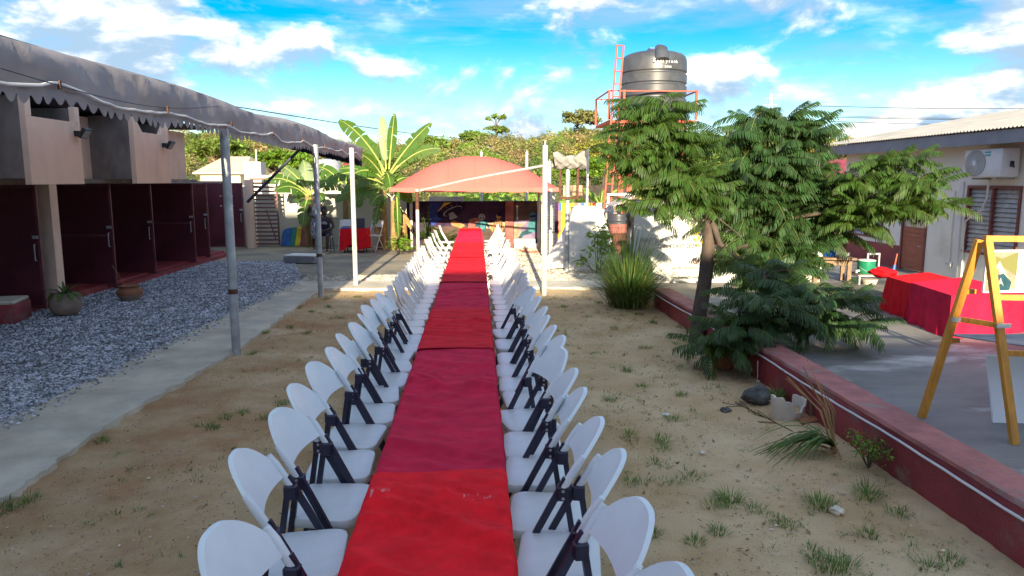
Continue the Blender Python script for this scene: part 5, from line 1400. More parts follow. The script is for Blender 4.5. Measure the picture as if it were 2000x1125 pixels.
for k in range(46):
    a = R(random.gauss(188, 16)); L = random.uniform(.35, .85); ln = [random.uniform(.02, .10), random.uniform(.10, .25)]
    ca, sa = math.cos(a), math.sin(a); w_ = random.uniform(.006, .012)
    for i in range(6):
        t = i / 5; h = .04 + ln[1] * math.sin(math.pi * min(1, t * .95)) * (1 - .3 * t); h = max(.008, h - .05 * t)
        wk = w_ * (1, 1.1, 1, .8, .5, .08)[i]
        V += [(ca * L * t - sa * wk, sa * L * t + ca * wk, h), (ca * L * t + sa * wk, sa * L * t - ca * wk, h + .004)]
    for i in range(5): F.append((o_ + 2 * i, o_ + 2 * i + 1, o_ + 2 * i + 3, o_ + 2 * i + 2))
    o_ += 12
np_mesh('blades', np.array(V), np.array(F), 'grass', lp)
b = MB()
for k in range(9):
    a = random.uniform(-.6, .6); b.tube([(0, random.uniform(-.05, .05), 0), (a * .2 - .05, .1, .35), (a * .5 - .22, .25 + random.uniform(-.1, .1), random.uniform(.45, .8))], [.008, .006, .003], 5)
for k in range(10): b.tube([(random.uniform(-.1, .05), random.uniform(-.15, .1), .0), (random.uniform(-.3, .05), random.uniform(-.25, .15), random.uniform(.03, .12))], .006, 4)
b.build('dry_stalks', 'banana_dry', lp)
# twig plant
pp_ = G(1570, 868)
lp = thing('twig_plant', 'dry branching twig with tiny leaves leaning left over the sand', 'plant', (pp_.x + .05, pp_.y + .35, 0))
b = MB(); lv = []
for k in range(14):
    s_ = random.uniform(.25, .9); a0 = Vector((-.55 * s_, .15 * s_, .26 * s_)); e = a0 + Vector((random.uniform(-.22, -.05), random.uniform(-.1, .1), random.uniform(.02, .14))); b.tube([a0, e], .0035, 4)
    lv += [np.array(a0.lerp(e, q)) + rng.standard_normal(3) * .008 for q in np.linspace(.1, 1, 9)]
b.tube([(0, 0, 0), (-.3, .08, .15), (-.55, .15, .26)], .005, 5); b.build('stems', 'bark', lp)
leafcloud(lv, .010, 'croton', 'leaves', lp)
pp_ = G(1525, 785)
lp = thing('pot_weed', 'small weed growing behind the broken white pot', 'weed', (pp_.x, pp_.y + .1, 0))
blades('blades', [(0, 0, 0, 110, .20, .10, .006, .8)], 'grass', lp)
b = MB(); b.tube([(0, 0, 0), (.03, 0, .2), (.05, 0, .34)], .004, 4); b.build('stem', 'bark', lp)

# ------------------------------------------------------------------ banana plants
def banana_leaf(base, tip, lift, width, seed, tear=.5):
    """arching blade split by tears; base and tip relative to the plant"""
    r_ = random.Random(seed); base, tip = Vector(base), Vector(tip); b = MB()
    ctrl = base.lerp(tip, .5) + Vector((0, 0, lift)); n = 18
    def P(t): return base * (1 - t) ** 2 + ctrl * 2 * t * (1 - t) + tip * t * t
    ax_ = tip - base; side = Vector((-ax_.y, ax_.x, 0))
    if side.length < .15 * ax_.length: side = Vector((r_.uniform(-.3, .3) + .9, r_.uniform(-.5, .2), 0))
    side.normalize()
    # turn the blade so that its upper face looks up and towards the light
    nrm_ = Vector((r_.uniform(-.35, .35), -r_.uniform(.35, 1.0), r_.uniform(.25, .8)))
    s2_ = ax_.cross(nrm_)
    if s2_.length > .2 * ax_.length: side = s2_.normalized()
    stem = .16
    for s in (-1, 1):
        run = []
        dr = r_.uniform(.1, .35)
        def edge(t, dd):
            q = (t - stem) / (1 - stem); w_ = width * (max(0, math.sin(math.pi * min(1, .06 + .92 * q))) ** .55)
            return P(t) + side * s * w_ * .92 + Vector((0, 0, -w_ * dd))
        k = 0; t0 = stem
        while k < n:
            m_ = r_.randint(1, 4) if r_.random() < tear else r_.randint(4, 9); m_ = min(m_, n - k)
            dd = dr + r_.uniform(-.12, .22)
            ts = [stem + (1 - stem) * (k + j) / n for j in range(m_ + 1)]
            vs_ = []
            for j, t in enumerate(ts):
                e = edge(t, dd); c = P(t)
                if j == 0 and k > 0: e = e.lerp(edge(ts[1], dd), .55)
                mid_ = c.lerp(e, .5) + Vector((0, 0, .10 * (e - c).length))
                vs_ += [c, mid_, e]
            fs_ = []
            for j in range(m_):
                for i in range(2): fs_.append((3 * j + i, 3 * j + i + 1, 3 * j + i + 4, 3 * j + i + 3))
            b.add(vs_, fs_, 0); k += m_
    b.tube([P(t) + Vector((0, 0, -.006)) for t in np.linspace(0, 1, 10)], [.035 * (1 - .85 * t) for t in np.linspace(0, 1, 10)], 6, 1)
    return b
def banana(lab, c, Y, leaves, trunks, dry=0, name='banana_plant'):
    root = PY(c[0], c[1], Y); t = thing(name, lab, 'banana plant', (root.x, Y, 0), 0, 'banana plants along the back wall')
    for dx_, r0, h, lean in trunks:
        b = MB(); pts = [(dx_ + lean * k / 6 * h, random.uniform(-.02, .02), h * k / 6) for k in range(7)]
        b.tube(pts, [r0 * (1.15 - .5 * k / 6) for k in range(7)], 12); b.build('trunk', 'banana_trunk', t, 50)
    for i, L in enumerate(leaves):
        (bx_, by_), (tx, ty), lift, wd = L[:4]; dy = L[4] if len(L) > 4 else random.uniform(-.5, .5)
        a_ = PY(bx_, by_, Y) - Vector((root.x, Y, 0)); e_ = PY(tx, ty, Y) - Vector((root.x, Y, 0)); e_.y += dy
        banana_leaf(a_, e_, lift, wd, i * 7 + int(c[0]), .45 + .5 * random.random()).build('leaf', ['banana', 'banana_rib'], t, 50)
    for k in range(dry):
        a_ = Vector((trunks[k % len(trunks)][0], -.05, random.uniform(.7, 1.5))); e_ = a_ + Vector((random.uniform(-.35, .35), -.2, -random.uniform(.5, .9)))
        banana_leaf(a_, e_, .12, .10, 50 + k, .8).build('dry_leaf', ['banana_dry', 'banana_dry'], t, 50)
banana('tall sunlit banana plant with split leaves left of the salmon canopy', (765, 480), 26.3,
       [((752, 335), (668, 236), .55, .30, -.5), ((754, 330), (745, 226), .15, .20, .2), ((760, 330), (771, 222), .15, .20, -.1), ((762, 335), (843, 241), .25, .24, -.3), ((764, 340), (862, 291), .55, .22, -.4),
        ((748, 345), (706, 300), .3, .24, -.9), ((752, 345), (770, 365), .55, .26, -1.1), ((748, 350), (690, 345), .55, .26, -.6), ((745, 360), (680, 370), .6, .26, -.8), ((748, 360), (640, 355), .75, .26, -.3), ((756, 385), (730, 400), .4, .24, -.8),
        ((760, 370), (800, 350), .4, .24, .6), ((775, 380), (782, 460), .35, .18, -.7), ((765, 375), (808, 395), .4, .22, -.2), ((748, 355), (760, 300), .2, .2, .8), ((745, 370), (700, 392), .4, .22, -.4), ((752, 350), (715, 268), .35, .22, .5), ((758, 345), (815, 310), .45, .24, .4), ((748, 372), (660, 392), .6, .24, -.5), ((752, 380), (735, 440), .45, .2, -.6), ((760, 360), (790, 285), .2, .2, .7), ((746, 362), (660, 330), .5, .24, .2)],
       [(-.32, .17, 2.1, .02), (.18, .20, 1.75, -.03), (.42, .15, 1.2, .03)], 9)
banana('shaded banana plant behind the standing person', (604, 480), 27.4,
       [((604, 378), (548, 322), .35, .24, -.2), ((604, 376), (590, 312), .2, .28, .2), ((604, 380), (523, 352), .55, .26, -.5), ((603, 386), (548, 372), .55, .30, -.8), ((602, 388), (600, 440), .45, .30, -.7), ((606, 380), (655, 360), .5, .26, -.4),
        ((606, 378), (640, 330), .3, .22, .3), ((606, 388), (640, 392), .45, .26, -.7), ((604, 385), (570, 390), .4, .24, .2)],
       [(0, .13, 1.9, 0)], 2)
banana('banana plant leaning over the cream wall between the two poles', (672, 480), 27.7,
       [((678, 372), (620, 325), .45, .30, -.4), ((678, 368), (668, 322), .2, .22, .2), ((680, 374), (725, 345), .4, .26, -.5), ((678, 376), (636, 372), .45, .26, -.6), ((680, 378), (712, 402), .5, .28, -.9), ((680, 378), (735, 382), .45, .26, -.3), ((678, 372), (700, 325), .25, .24, .3)],
       [(.10, .12, 2.05, 0)], 1)
# broad palm-like plants in front of the mural
pm = PY(838, 480, 26.7)
pl_ = thing('potted_palm', 'dark spiky palm in front of the painted mural', 'palm', (pm.x, 26.7, 0))
Vt = []; 
b = MB()
for k in range(20):
    a = random.uniform(0, 6.28); L = random.uniform(.7, 1.5); el_ = R(random.uniform(25, 80)); w_ = .035
    d = Vector((math.cos(a) * math.cos(el_), math.sin(a) * math.cos(el_), math.sin(el_))); sdv = Vector((-math.sin(a), math.cos(a), 0))
    ps = [Vector((0, 0, .3)) + d * L * t + Vector((0, 0, -.45 * L * t * t * math.cos(el_))) for t in np.linspace(0, 1, 6)]
    for j in range(5):
        wa, wb = w_ * (1 - abs(j / 5 - .3)), w_ * (1 - abs((j + 1) / 5 - .3)); wb = .004 if j == 4 else wb
        b.add([ps[j] - sdv * wa, ps[j] + sdv * wa, ps[j + 1] + sdv * wb, ps[j + 1] - sdv * wb], [(0, 1, 2, 3)])
    if k % 2 == 0:
        for j in range(1, 6):
            for s in (-1, 1):
                e = ps[j] + sdv * s * .16 + Vector((0, 0, -.07)) + d * .06; b.add([ps[j] - d * .012, ps[j] + d * .012, e], [(0, 1, 2)])
b.build('fronds', 'leaf_dark', pl_)
b = MB(); b.lathe([(.16, 0), (.22, .2), (.24, .32), (.2, .33)], 16); b.build('planter', 'clay', pl_, 40)
pm = PY(868, 478, 26.5)
pl_ = thing('fern_cluster', 'arching dark green fern cluster below the painted saucer', 'fern', (pm.x, 26.5, 0))
TPL.append(frond_template(1.1, 22, .13, .014, .5, 9))
fronds('fronds', [((random.uniform(-.25, .3), random.uniform(-.2, .2), .1), random.uniform(0, 6.28), R(random.uniform(20, 65)), 0, random.uniform(.7, 1.1), 4) for _ in range(26)], pl_)

# ------------------------------------------------------------------ yard pots, rock, broken pot
p = G(130, 618)
pt = thing('round_clay_planter', 'round pale clay pot with spiky green plant on the gravel', 'pot', (p.x, p.y, .02))
b = MB(); b.lathe([(.14, 0), (.22, .06), (.27, .18), (.265, .30), (.20, .40), (.19, .42), (.16, .42), (.15, .38)], 24, wob=.015); b.build('pot', 'clay_pale', pt, 40)
o = thing('spiky_plant', 'spiky green plant growing in the round clay pot', 'plant', (p.x, p.y, .40))
b = MB()
for k in range(26):
    a = random.uniform(0, 6.28); L = random.uniform(.25, .5); e_ = random.uniform(.25, 1.3); sdv = Vector((-math.sin(a), math.cos(a), 0)) * random.uniform(.012, .03)
    ps = [Vector((math.cos(a) * L * t * math.cos(e_), math.sin(a) * L * t * math.cos(e_), L * t * math.sin(e_) - .35 * L * t * t)) for t in (0, .4, .75, 1)]
    for j in range(3):
        wa, wb = (1, 1.2, .8)[j], (1.2, .8, .05)[j]
        b.add([ps[j] - sdv * wa, ps[j] + sdv * wa, ps[j + 1] + sdv * wb, ps[j + 1] - sdv * wb], [(0, 1, 2, 3)])
b.build('leaves', 'leaf_dark', o)
b = MB()
for k in range(5):
    a = R(200 + 40 * k); sdv = Vector((-math.sin(a), math.cos(a), 0)) * .05; d = Vector((math.cos(a), math.sin(a), 0))
    b.add([d * .05 - sdv * .4, d * .05 + sdv * .4, d * .22 + sdv + Vector((0, 0, .05)), d * .22 - sdv + Vector((0, 0, .05)), d * .34 + sdv * .3 + Vector((0, 0, -.08)), d * .34 - sdv * .3 + Vector((0, 0, -.08))], [(0, 1, 2, 3), (3, 2, 4, 5)])
b.build('broad_leaves', 'broadleaf', o)
p = G(255, 588)
pt = thing('terracotta_bowl', 'squat terracotta pot with dark base on the gravel', 'pot', (p.x, p.y, .02))
b = MB(); b.lathe([(.17, 0), (.235, .10), (.245, .12)], 26); b.build('dark_base', 'clay_pale', pt, 40)
b = MB(); b.lathe([(.245, .121), (.255, .17), (.235, .22), (.19, .26), (.18, .275), (.205, .30), (.20, .31), (.17, .30)], 26); b.build('bowl', 'clay', pt, 40)
b = MB(); b.tube([(-.1, 0, .28), (-.22, .02, .55), (-.34, .04, .72)], .006, 5); b.build('dry_stalk', 'banana_dry', pt)
p = G(1476, 786)
lump('rock', (p.x, p.y, .075), (.155, .12, .105), 'rock', 'dark grey rock with a wire on the sand', 'rock', 4, .3)
b = MB(); b.tube([(p.x + .0, p.y, .16), (p.x + .005, p.y, .30), (p.x + .0, p.y, .48)], .004, 5); b.tube([(p.x, p.y, .24), (p.x + .03, p.y - .01, .25)], .008, 5)
tag(b.build('wire', 'galvanised', None), 'thin wire standing up from the dark rock', 'wire')
p = G(1417, 803); lump('small_stone', (p.x, p.y, .015), (.06, .045, .03), 'rock', 'small flat dark stone left of the rock', 'stone', 8, .3)
p = G(1372, 886); lump('pale_stone', (p.x, p.y, .01), (.03, .025, .018), 'pale_stone', 'small pale stone on the sand before the flopped grass', 'stone', 6, .3)
p = G(1300, 810); lump('paper_scrap', (p.x, p.y, .006), (.04, .03, .008), 'white_plain', 'white scrap lying on the sand right of the chairs', 'scrap', 1, .3)
p = G(1635, 1000); lump('buff_stone', (p.x, p.y, .01), (.055, .05, .035), 'pale_stone', 'buff stone beside the largest grass tuft', 'stone', 2, .3)
p = G(1542, 818)
bpz = thing('broken_pot', 'broken white planter with jagged rim by the red wall', 'pot', (p.x, p.y + .05, 0), R(20))
b = MB(); n = 30; vs_ = []; 
for k in range(n + 1):
    a = R(150 + 250 * k / n); h = .20 + .02 * nz(k * .35, 1, 1) - (.10 if 12 < k < 17 else 0) - (.06 if 17 <= k < 20 else 0)
    if k < 9: h += .05
    for rr, z in ((.17, 0), (.19, h * .5), (.20, h), (.17, h), (.16, h * .5), (.15, .02)): vs_.append((rr * math.cos(a), rr * .75 * math.sin(a), z))
fs_ = [(k * 6 + i, k * 6 + i + 1, (k + 1) * 6 + i + 1, (k + 1) * 6 + i) for k in range(n) for i in range(5)]
b.add(vs_, fs_); b.build('shell', 'pot_white', bpz, 40)
b = MB(); b.lathe([(.14, .02), (.13, .10), (.05, .12)], 14); b.build('soil', 'earth_crumb', bpz)
b = MB(); b.prism([(.14, -.18, .0), (.28, -.12, 0), (.27, -.08, .17), (.19, -.11, .20)], (.01, .02, .0)); b.build('loose_shard', 'clay_pale', bpz)
b = MB(); b.prism([(-.05, -.26, .0), (.2, -.24, 0), (.24, -.17, .02), (-.03, -.18, .03)], (0, 0, .02)); b.build('clay_shard', 'clay', bpz)

# leaf litter on the sand
ln = 420; lx_ = np.where(rng.random(ln) < .7, 0.9 + 2.5 * rng.random(ln), -3.4 + 2.2 * rng.random(ln)); ly_ = 3 + 12.5 * rng.random(ln)
stuff(leafcloud(np.stack([lx_, ly_, np.full(ln, .004)], -1), .022, 'dry_leaf', 'leaf_litter', None, 3.0), 'dry brown leaf litter scattered over the sand', 'leaves')
# ------------------------------------------------------------------ long table: folding tables under overlapping red cloths
TX0, TX1, TZ = -.554, .136, .90
tabs = []; y = .45; k = 0
proto = None
ny_t = 11
for i in range(ny_t):
    ya = .3 + i * 2.135
    lab = f'folding table under the red cloths, {ORD[i]} along the long row'
    if proto is None:
        proto = thing('folding_table', lab, 'table', (-.209, ya, 0), 0, 'folding tables in the long row')
        b = MB(); b.rbox(-.338, .338, 0.005, 2.12, TZ - .055, TZ - .012, .012, 1); b.build('table_top', 'white_plain', proto)
        for yy in (.32, 1.8):
            b = MB()
            for x in (-.27, .27): b.tube([(x, yy, 0), (x, yy, TZ - .056)], .014, 6)
            b.tube([(-.27, yy, .10), (.27, yy, .10)], .012, 6); b.build('leg_frame', 'galvanised', proto, 40)
    else: dup(proto, (-.209, ya, 0), 0, lab)
def long_cloth(ya, yb, m, lab, zoff, seed, wr=1.0, edge=0.0):
    """cloth over the table: top with soft wrinkles, sides hanging in folds"""
    b = MB(); ncol = 34; nrow = max(20, int((yb - ya) / (.02 if ya < 9 else .04))); drop = .30
    wx = TX1 - TX0
    def fn(u, v):
        s = u * (wx + 2 * drop) - drop; yv = ya + (yb - ya) * v
        e = .012 * math.sin(u * 9 + seed) + .02 * (u - .5) * math.sin(seed)
        yv += e * (1 if v > .98 or v < .02 else 0)
        fold = .012 * math.sin(yv * 17 + seed) + .008 * math.sin(yv * 31 + seed * 2)
        if s < 0: x = TX0 - .012 - fold * min(1, -s / .15) - .03 * (-s); z = TZ + s
        elif s > wx: x = TX1 + .012 + fold * min(1, (s - wx) / .15) + .03 * (s - wx); z = TZ - (s - wx)
        else:
            x = TX0 + s
            w1 = math.sin((yv * 10 + 2.0 * math.sin(x * 3.1 + seed) + x * (3 + 2 * math.sin(seed + yv * .7))) + seed)
            w2 = math.sin(yv * 23 + x * 9 * math.sin(seed * 3) + 3 * math.sin(x * 5 + yv * 2)); w3 = math.sin(x * 7 + yv * 14 + 2.5 * math.sin(yv * 1.3 + seed))
            amp = .013 * (.4 + .6 * math.sin(yv * 1.9 + seed * 1.7) ** 2) * wr
            w4 = math.sin(yv * 41 + 5 * math.sin(x * 6 + seed) + x * 14 * math.sin(seed)); w5 = math.sin((x * .8 - yv * .55) * 26 + 2 * math.sin(yv * 3 + seed))
            amp *= .15 + .85 * min(1, min(yv - ya, yb - yv) / .25) if min(yv - ya, yb - yv) > 0 else .15
            z = TZ + amp * (max(0, w1) ** 4 * 1.8 + .35 * w2 + .8 * max(0, w3) ** 5 + .5 * max(0, w4) ** 4 + .7 * max(0, w5) ** 6 * (math.sin(x * 4 + yv * 2.3 + seed) > 0)) 
            ed = min(s, wx - s)
            if ed < .02: z -= .010 * (1 - ed / .02)
        return (x, yv, z + zoff)
    b.grid(ncol * 2, nrow, fn)
    o = b.build('red_tablecloth', m, None, 70); return tag(o, lab, 'tablecloth', 'red cloths on the long table')
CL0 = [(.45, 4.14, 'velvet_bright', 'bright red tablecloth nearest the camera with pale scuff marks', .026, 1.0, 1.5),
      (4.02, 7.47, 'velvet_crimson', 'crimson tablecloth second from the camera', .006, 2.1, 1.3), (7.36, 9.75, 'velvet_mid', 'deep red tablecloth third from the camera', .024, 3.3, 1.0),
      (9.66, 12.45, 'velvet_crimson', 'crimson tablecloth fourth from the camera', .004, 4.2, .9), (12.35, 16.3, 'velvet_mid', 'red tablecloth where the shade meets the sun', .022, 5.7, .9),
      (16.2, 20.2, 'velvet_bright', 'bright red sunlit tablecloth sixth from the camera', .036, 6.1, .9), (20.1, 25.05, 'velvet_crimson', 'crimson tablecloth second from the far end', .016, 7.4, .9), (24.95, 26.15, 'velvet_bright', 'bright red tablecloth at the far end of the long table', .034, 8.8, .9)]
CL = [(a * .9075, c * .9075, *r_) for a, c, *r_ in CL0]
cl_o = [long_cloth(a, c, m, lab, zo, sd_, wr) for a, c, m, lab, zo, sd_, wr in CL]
# pale scuffed plastic marks on the nearest cloth: its own material with streaks placed along one band
m2 = MATS['velvet_bright'].copy(); m2.name = 'velvet_scuffed'; MATS['velvet_scuffed'] = m2
N = m2.node_tree.nodes; L = m2.node_tree.links; bs_ = N['Principled BSDF']; src = bs_.inputs['Base Color'].links[0].from_socket
tcn = N.new('ShaderNodeTexCoord'); sx_ = N.new('ShaderNodeSeparateXYZ'); L.new(tcn.outputs['Object'], sx_.inputs[0])
def mm(op, a, c=None):
    n_ = N.new('ShaderNodeMath'); n_.operation = op
    for i_, s_ in enumerate((a, c)):
        if s_ is None: continue
        if isinstance(s_, (int, float)): n_.inputs[i_].default_value = s_
        else: L.new(s_, n_.inputs[i_])
    return n_.outputs[0]
mp_ = N.new('ShaderNodeMapping'); mp_.inputs['Scale'].default_value = (26, 7, 1); L.new(tcn.outputs['Object'], mp_.inputs[0])
nz_ = N.new('ShaderNodeTexNoise'); nz_.inputs['Scale'].default_value = 1.3; nz_.inputs['Detail'].default_value = 3; L.new(mp_.outputs[0], nz_.inputs[0])
mp2 = N.new('ShaderNodeMapping'); mp2.inputs['Scale'].default_value = (5, .1, 1); L.new(tcn.outputs['Object'], mp2.inputs[0])
nb_ = N.new('ShaderNodeTexNoise'); nb_.inputs['Scale'].default_value = 1.0; L.new(mp2.outputs[0], nb_.inputs[0])
band = mm('MAXIMUM', mm('SUBTRACT', 1.0, mm('MULTIPLY', mm('ABSOLUTE', mm('SUBTRACT', sx_.outputs[1], 3.43)), 14)), 0.0)
msk = mm('MULTIPLY', mm('GREATER_THAN', nz_.outputs[0], .57), mm('MULTIPLY', band, mm('GREATER_THAN', nb_.outputs[0], .50)))
mx_ = N.new('ShaderNodeMix'); mx_.data_type = 'RGBA'; L.new(mm('MULTIPLY', msk, .75), mx_.inputs[0]); L.new(src, mx_.inputs[6]); mx_.inputs[7].default_value = (.62, .30, .30, 1)
L.new(mx_.outputs[2], bs_.inputs['Base Color'])
cl_o[0].data.materials[0] = m2

# ------------------------------------------------------------------ chairs
def rounded(pts2, r, seg=4):
    out = []; n = len(pts2)
    for i in range(n):
        p, a, c = Vector(pts2[i]), Vector(pts2[i - 1]), Vector(pts2[(i + 1) % n]); rr = r[i] if isinstance(r, (list, tuple)) else r
        u, v = (a - p).normalized(), (c - p).normalized()
        for k in range(seg + 1):
            t = k / seg; p0, p2 = p + u * rr, p + v * rr; out.append(p0 * (1 - t) ** 2 + p * 2 * t * (1 - t) + p2 * t * t)
    return out
def slab(outline, z0, z1, bev, dish=0.0):
    """cushion-like slab from a 2-D outline: inset rings top and bottom"""
    b = MB(); n = len(outline); c = sum(outline, Vector((0, 0))) / n
    def ring(s, z): return [((c + (p - c) * s).x, (c + (p - c) * s).y, z) for p in outline]
    rings = [ring(.2, z0), ring(.97, z0), ring(1, z0 + bev), ring(1, z1 - bev), ring(.985, z1 - bev * .3), ring(.95, z1), ring(.6, z1 - dish * .6), ring(.2, z1 - dish)]
    vs_ = [q for r_ in rings for q in r_]; fs_ = [(k * n + i, k * n + (i + 1) % n, (k + 1) * n + (i + 1) % n, (k + 1) * n + i) for k in range(len(rings) - 1) for i in range(n)]
    fs_ += [tuple(range(n))[::-1], tuple((len(rings) - 1) * n + i for i in range(n))]
    b.add(vs_, fs_); return b
CK = 1.25
def panel(b, bk, nu, nv, thick):
    for off in (0.0, -thick): b.grid(nu, nv, lambda u, v: bk(u, v, off))
    w1 = nu + 1; o2 = w1 * (nv + 1); rim = [i for i in range(w1)] + [w1 * j + nu for j in range(1, nv + 1)] + [w1 * nv + i for i in range(nu - 1, -1, -1)] + [w1 * j for j in range(nv - 1, 0, -1)]
    b.f += [(rim[i], rim[(i + 1) % len(rim)], rim[(i + 1) % len(rim)] + o2, rim[i] + o2) for i in range(len(rim))]; b.mi += [0] * len(rim)
def make_black_chair():
    t = thing('folding_chair', 'x', 'chair'); t.scale = (CK, CK, CK)
    ol = rounded([(-.195, -.170), (.195, -.170), (.217, .170), (-.217, .170)], [.025, .025, .085, .085], 5)
    slab(ol, .405, .452, .014, .008).build('seat', 'plastic_white', t, 40)
    # backrest: curved panel with a domed top and a shallow arched lower edge
    def bk(u, v, off):
        x = (u - .5) * 2
        ztop = .895 - .13 * abs(x) ** 3.0; zbot = .702 + .004 * (1 - x * x)
        z = zbot + (ztop - zbot) * v; wv = 1 - .07 * max(0, (z - .80) / .09) ** 2
        return Vector((.210 * x * wv, -.080 - (z - .67) * .62 - .026 * (1 - x * x) + off, z))
    b = MB(); panel(b, bk, 20, 9, .02); bo = b.build('backrest', 'plastic_white', t, 50)
    for s in (-1, 1):
        b = MB(); b.tube([(s * .214, -.165, .80), (s * .214, -.136, .755), (s * .212, -.078, .655)], [.013, .018, .018], 10); b.build('sleeve', 'plastic_white', bo, 40)
    for s in (-1, 1):
        b = MB(); b.bar((s * .213, -.090, .70), (s * .222, .270, 0.0), .020, .029); b.build('front_leg', 'steel_navy', t)
        b = MB(); b.bar((s * .194, -.085, .66), (s * .19, -.190, 0.0), .018, .026); b.build('rear_leg', 'steel_navy', t)
        b = MB(); b.rbox(s * .206 - .025, s * .206 + .025, -.105, -.05, .60, .665, .006, 1); br = b.build('bracket', 'steel_navy', t)
        for z in (.615, .648):
            b = MB(); b.tube([(s * .2305, -.078, z), (s * .2345, -.078, z)], .007, 8); b.build('rivet', 'rivet', br)
    b = MB(); b.tube([(-.21, .205, .12), (.21, .205, .12)], .010, 6); b.build('cross_rod', 'steel_navy', t, 40)
    b = MB(); b.tube([(-.185, -.172, .11), (.185, -.172, .11)], .010, 6); b.build('cross_rod', 'steel_navy', t, 40)
    return t
def make_white_chair():
    t = thing('white_folding_chair', 'x', 'chair'); t.scale = (CK, CK, CK)
    ol = rounded([(-.165, -.165), (.165, -.165), (.178, .175), (-.178, .175)], [.03, .03, .06, .06], 4)
    slab(ol, .425, .448, .008, .006).build('seat', 'steel_white', t, 40)
    def bk(u, v, off):
        x = (u - .5) * 2; ztop = .855 - .02 * x ** 4; zb_ = .665; z = zb_ + (ztop - zb_) * v
        return Vector((.178 * x * (1 - .04 * v ** 6), -.115 - (z - .66) * .34 - .03 * (1 - x * x) + off, z))
    b = MB(); panel(b, bk, 12, 6, .014); b.build('backrest', 'steel_white', t, 50)
    for s in (-1, 1):
        b = MB(); b.tube([(s * .178, -.185, .84), (s * .179, -.125, .66), (s * .186, .27, 0)], .0125, 7); b.build('front_leg', 'steel_white', t, 40)
        b = MB(); b.tube([(s * .165, .08, .42), (s * .16, -.24, 0)], .0125, 7); b.build('rear_leg', 'steel_white', t, 40)
    b = MB(); b.tube([(-.18, .18, .15), (.18, .18, .15)], .008, 6); b.build('cross_rod', 'steel_white', t, 40)
    b = MB(); b.tube([(-.16, -.17, .09), (.16, -.17, .09)], .008, 6); b.build('cross_rod', 'steel_white', t, 40)
    return t
RB = [1320, 1168, 1037, 961, 889, 843, 797.6, 762.8, 735, 710, 688, 662, 641.6]
RW = [629.6, 617.6, 606.8, 596, 587.6, 578, 571, 564.5, 558.5, 551, 545, 539.5, 534, 528, 522, 514.6, 507, 501, 489, 483, 479, 474, 468]
LB = [1205, 1025, 936, 873, 823, 784, 750, 724, 700, 681, 665.6, 651]
LW = [639, 628, 617.6, 608, 598, 588.8, 580, 571, 563, 555.5, 550, 544, 539, 534, 527, 513, 505.6, 500, 490, 481, 470, 466]
bc, wc = make_black_chair(), make_white_chair()
first = {id(bc): True, id(wc): True}
jr = random.Random(11)
ZS_ = .452 * CK
LASTY = {}
def row(ys_, side, protoc, half, dark):
    sd_ = 'left' if side < 0 else 'right'; n_ = 0
    for i, py in enumerate(ys_):
        y = G(930, py, ZS_).y - half
        if not dark:
            y = max(y, LASTY[side] + (.47 if n_ else .52))
            if y > 23.6: break
        LASTY[side] = y
        yawj = R(jr.gauss(0, 4.5)); xj = abs(jr.gauss(0, .04)) - .015
        if dark: lab = f'{ORD[n_]} white chair with black legs from the camera, {sd_} of the red table'; grp = f'black legged chairs {sd_} of the table'
        else: lab = f'{"first" if n_ == 0 else ORD[n_]} all white chair past the black legged ones, {sd_} of the red table'; grp = f'all white chairs {sd_} of the table'
        x = (-.69 - .170 * CK - xj) if side < 0 else (.185 + .170 * CK + xj)
        if not dark: x += (-.02 if side < 0 else .04)
        if side < 0 and dark and i == 0: x += .17
        rz = (-math.pi / 2 if side < 0 else math.pi / 2) + yawj
        if first[id(protoc)]:
            first[id(protoc)] = False; protoc.location = (x, y, 0); protoc.rotation_euler = (0, 0, rz); protoc['label'] = lab; protoc['group'] = grp
        else: dup(protoc, (x, y, 0), rz, lab, grp)
        n_ += 1
row(LB, -1, bc, .215 * CK, True); row(RB, 1, bc, .215 * CK, True)
row(LW, -1, wc, .178 * CK, False); row(RW, 1, wc, .178 * CK, False)

# ------------------------------------------------------------------ small red table with laptop, chairs and people
st_ = G(697, 494)
sx0_, sx1_ = PY(664, 480, 25.2).x, PY(721, 480, 25.2).x
t = thing('laptop_table', 'small table beneath the red cloth by the banana plant', 'table', ((sx0_ + sx1_) / 2, 25.4, 0)); t.scale = (1, 1.1, 1.14)
W_ = (sx1_ - sx0_) / 2 - .06
b = MB(); b.box(-W_, W_, -.30, .35, .69, .72); b.build('table_top', 'white_plain', t)
for s in (-1, 1):
    b = MB(); b.bar((s * W_ * .75, -.28, 0), (s * W_ * .75, .2, .69), .03); b.bar((s * W_ * .75, .3, 0), (s * W_ * .75, -.15, .69), .028); b.build('leg', 'black', t)
d = MB()
def stf(u, v):
    a = u * 4; i = int(a) % 4; f_ = a - int(a); co_ = [(-1, -1), (1, -1), (1, 1), (-1, 1)]
    p, q = co_[i], co_[(i + 1) % 4]; x = (p[0] + (q[0] - p[0]) * f_) * (W_ + .02); y = (p[1] + (q[1] - p[1]) * f_) * .345 + .025
    fold = .03 * v * math.sin(u * 76) + .015 * v * math.sin(u * 41)
    x *= 1 + (.03 * v + fold * .8); y *= 1 + (.05 * v + fold * 1.8)
    drop = .60 + .10 * math.sin(u * 4 * math.pi + .6) * (1 if i == 0 else .4) - .22 * math.exp(-((u - .09) / .05) ** 2)
    return (x, y, .728 - v * drop)
d.grid(160, 8, stf); d.add([stf(i / 160, 0) for i in range(160)], [tuple(range(160))])
o = tag(d.build('small_red_cloth', 'velvet_bright', None, 60), 'red cloth hanging in folds over the small laptop table', 'tablecloth'); o.location = ((sx0_ + sx1_) / 2, 25.4, 0); o.scale = (1, 1.1, 1.14)
lpq = PY(700, 440, 25.4)
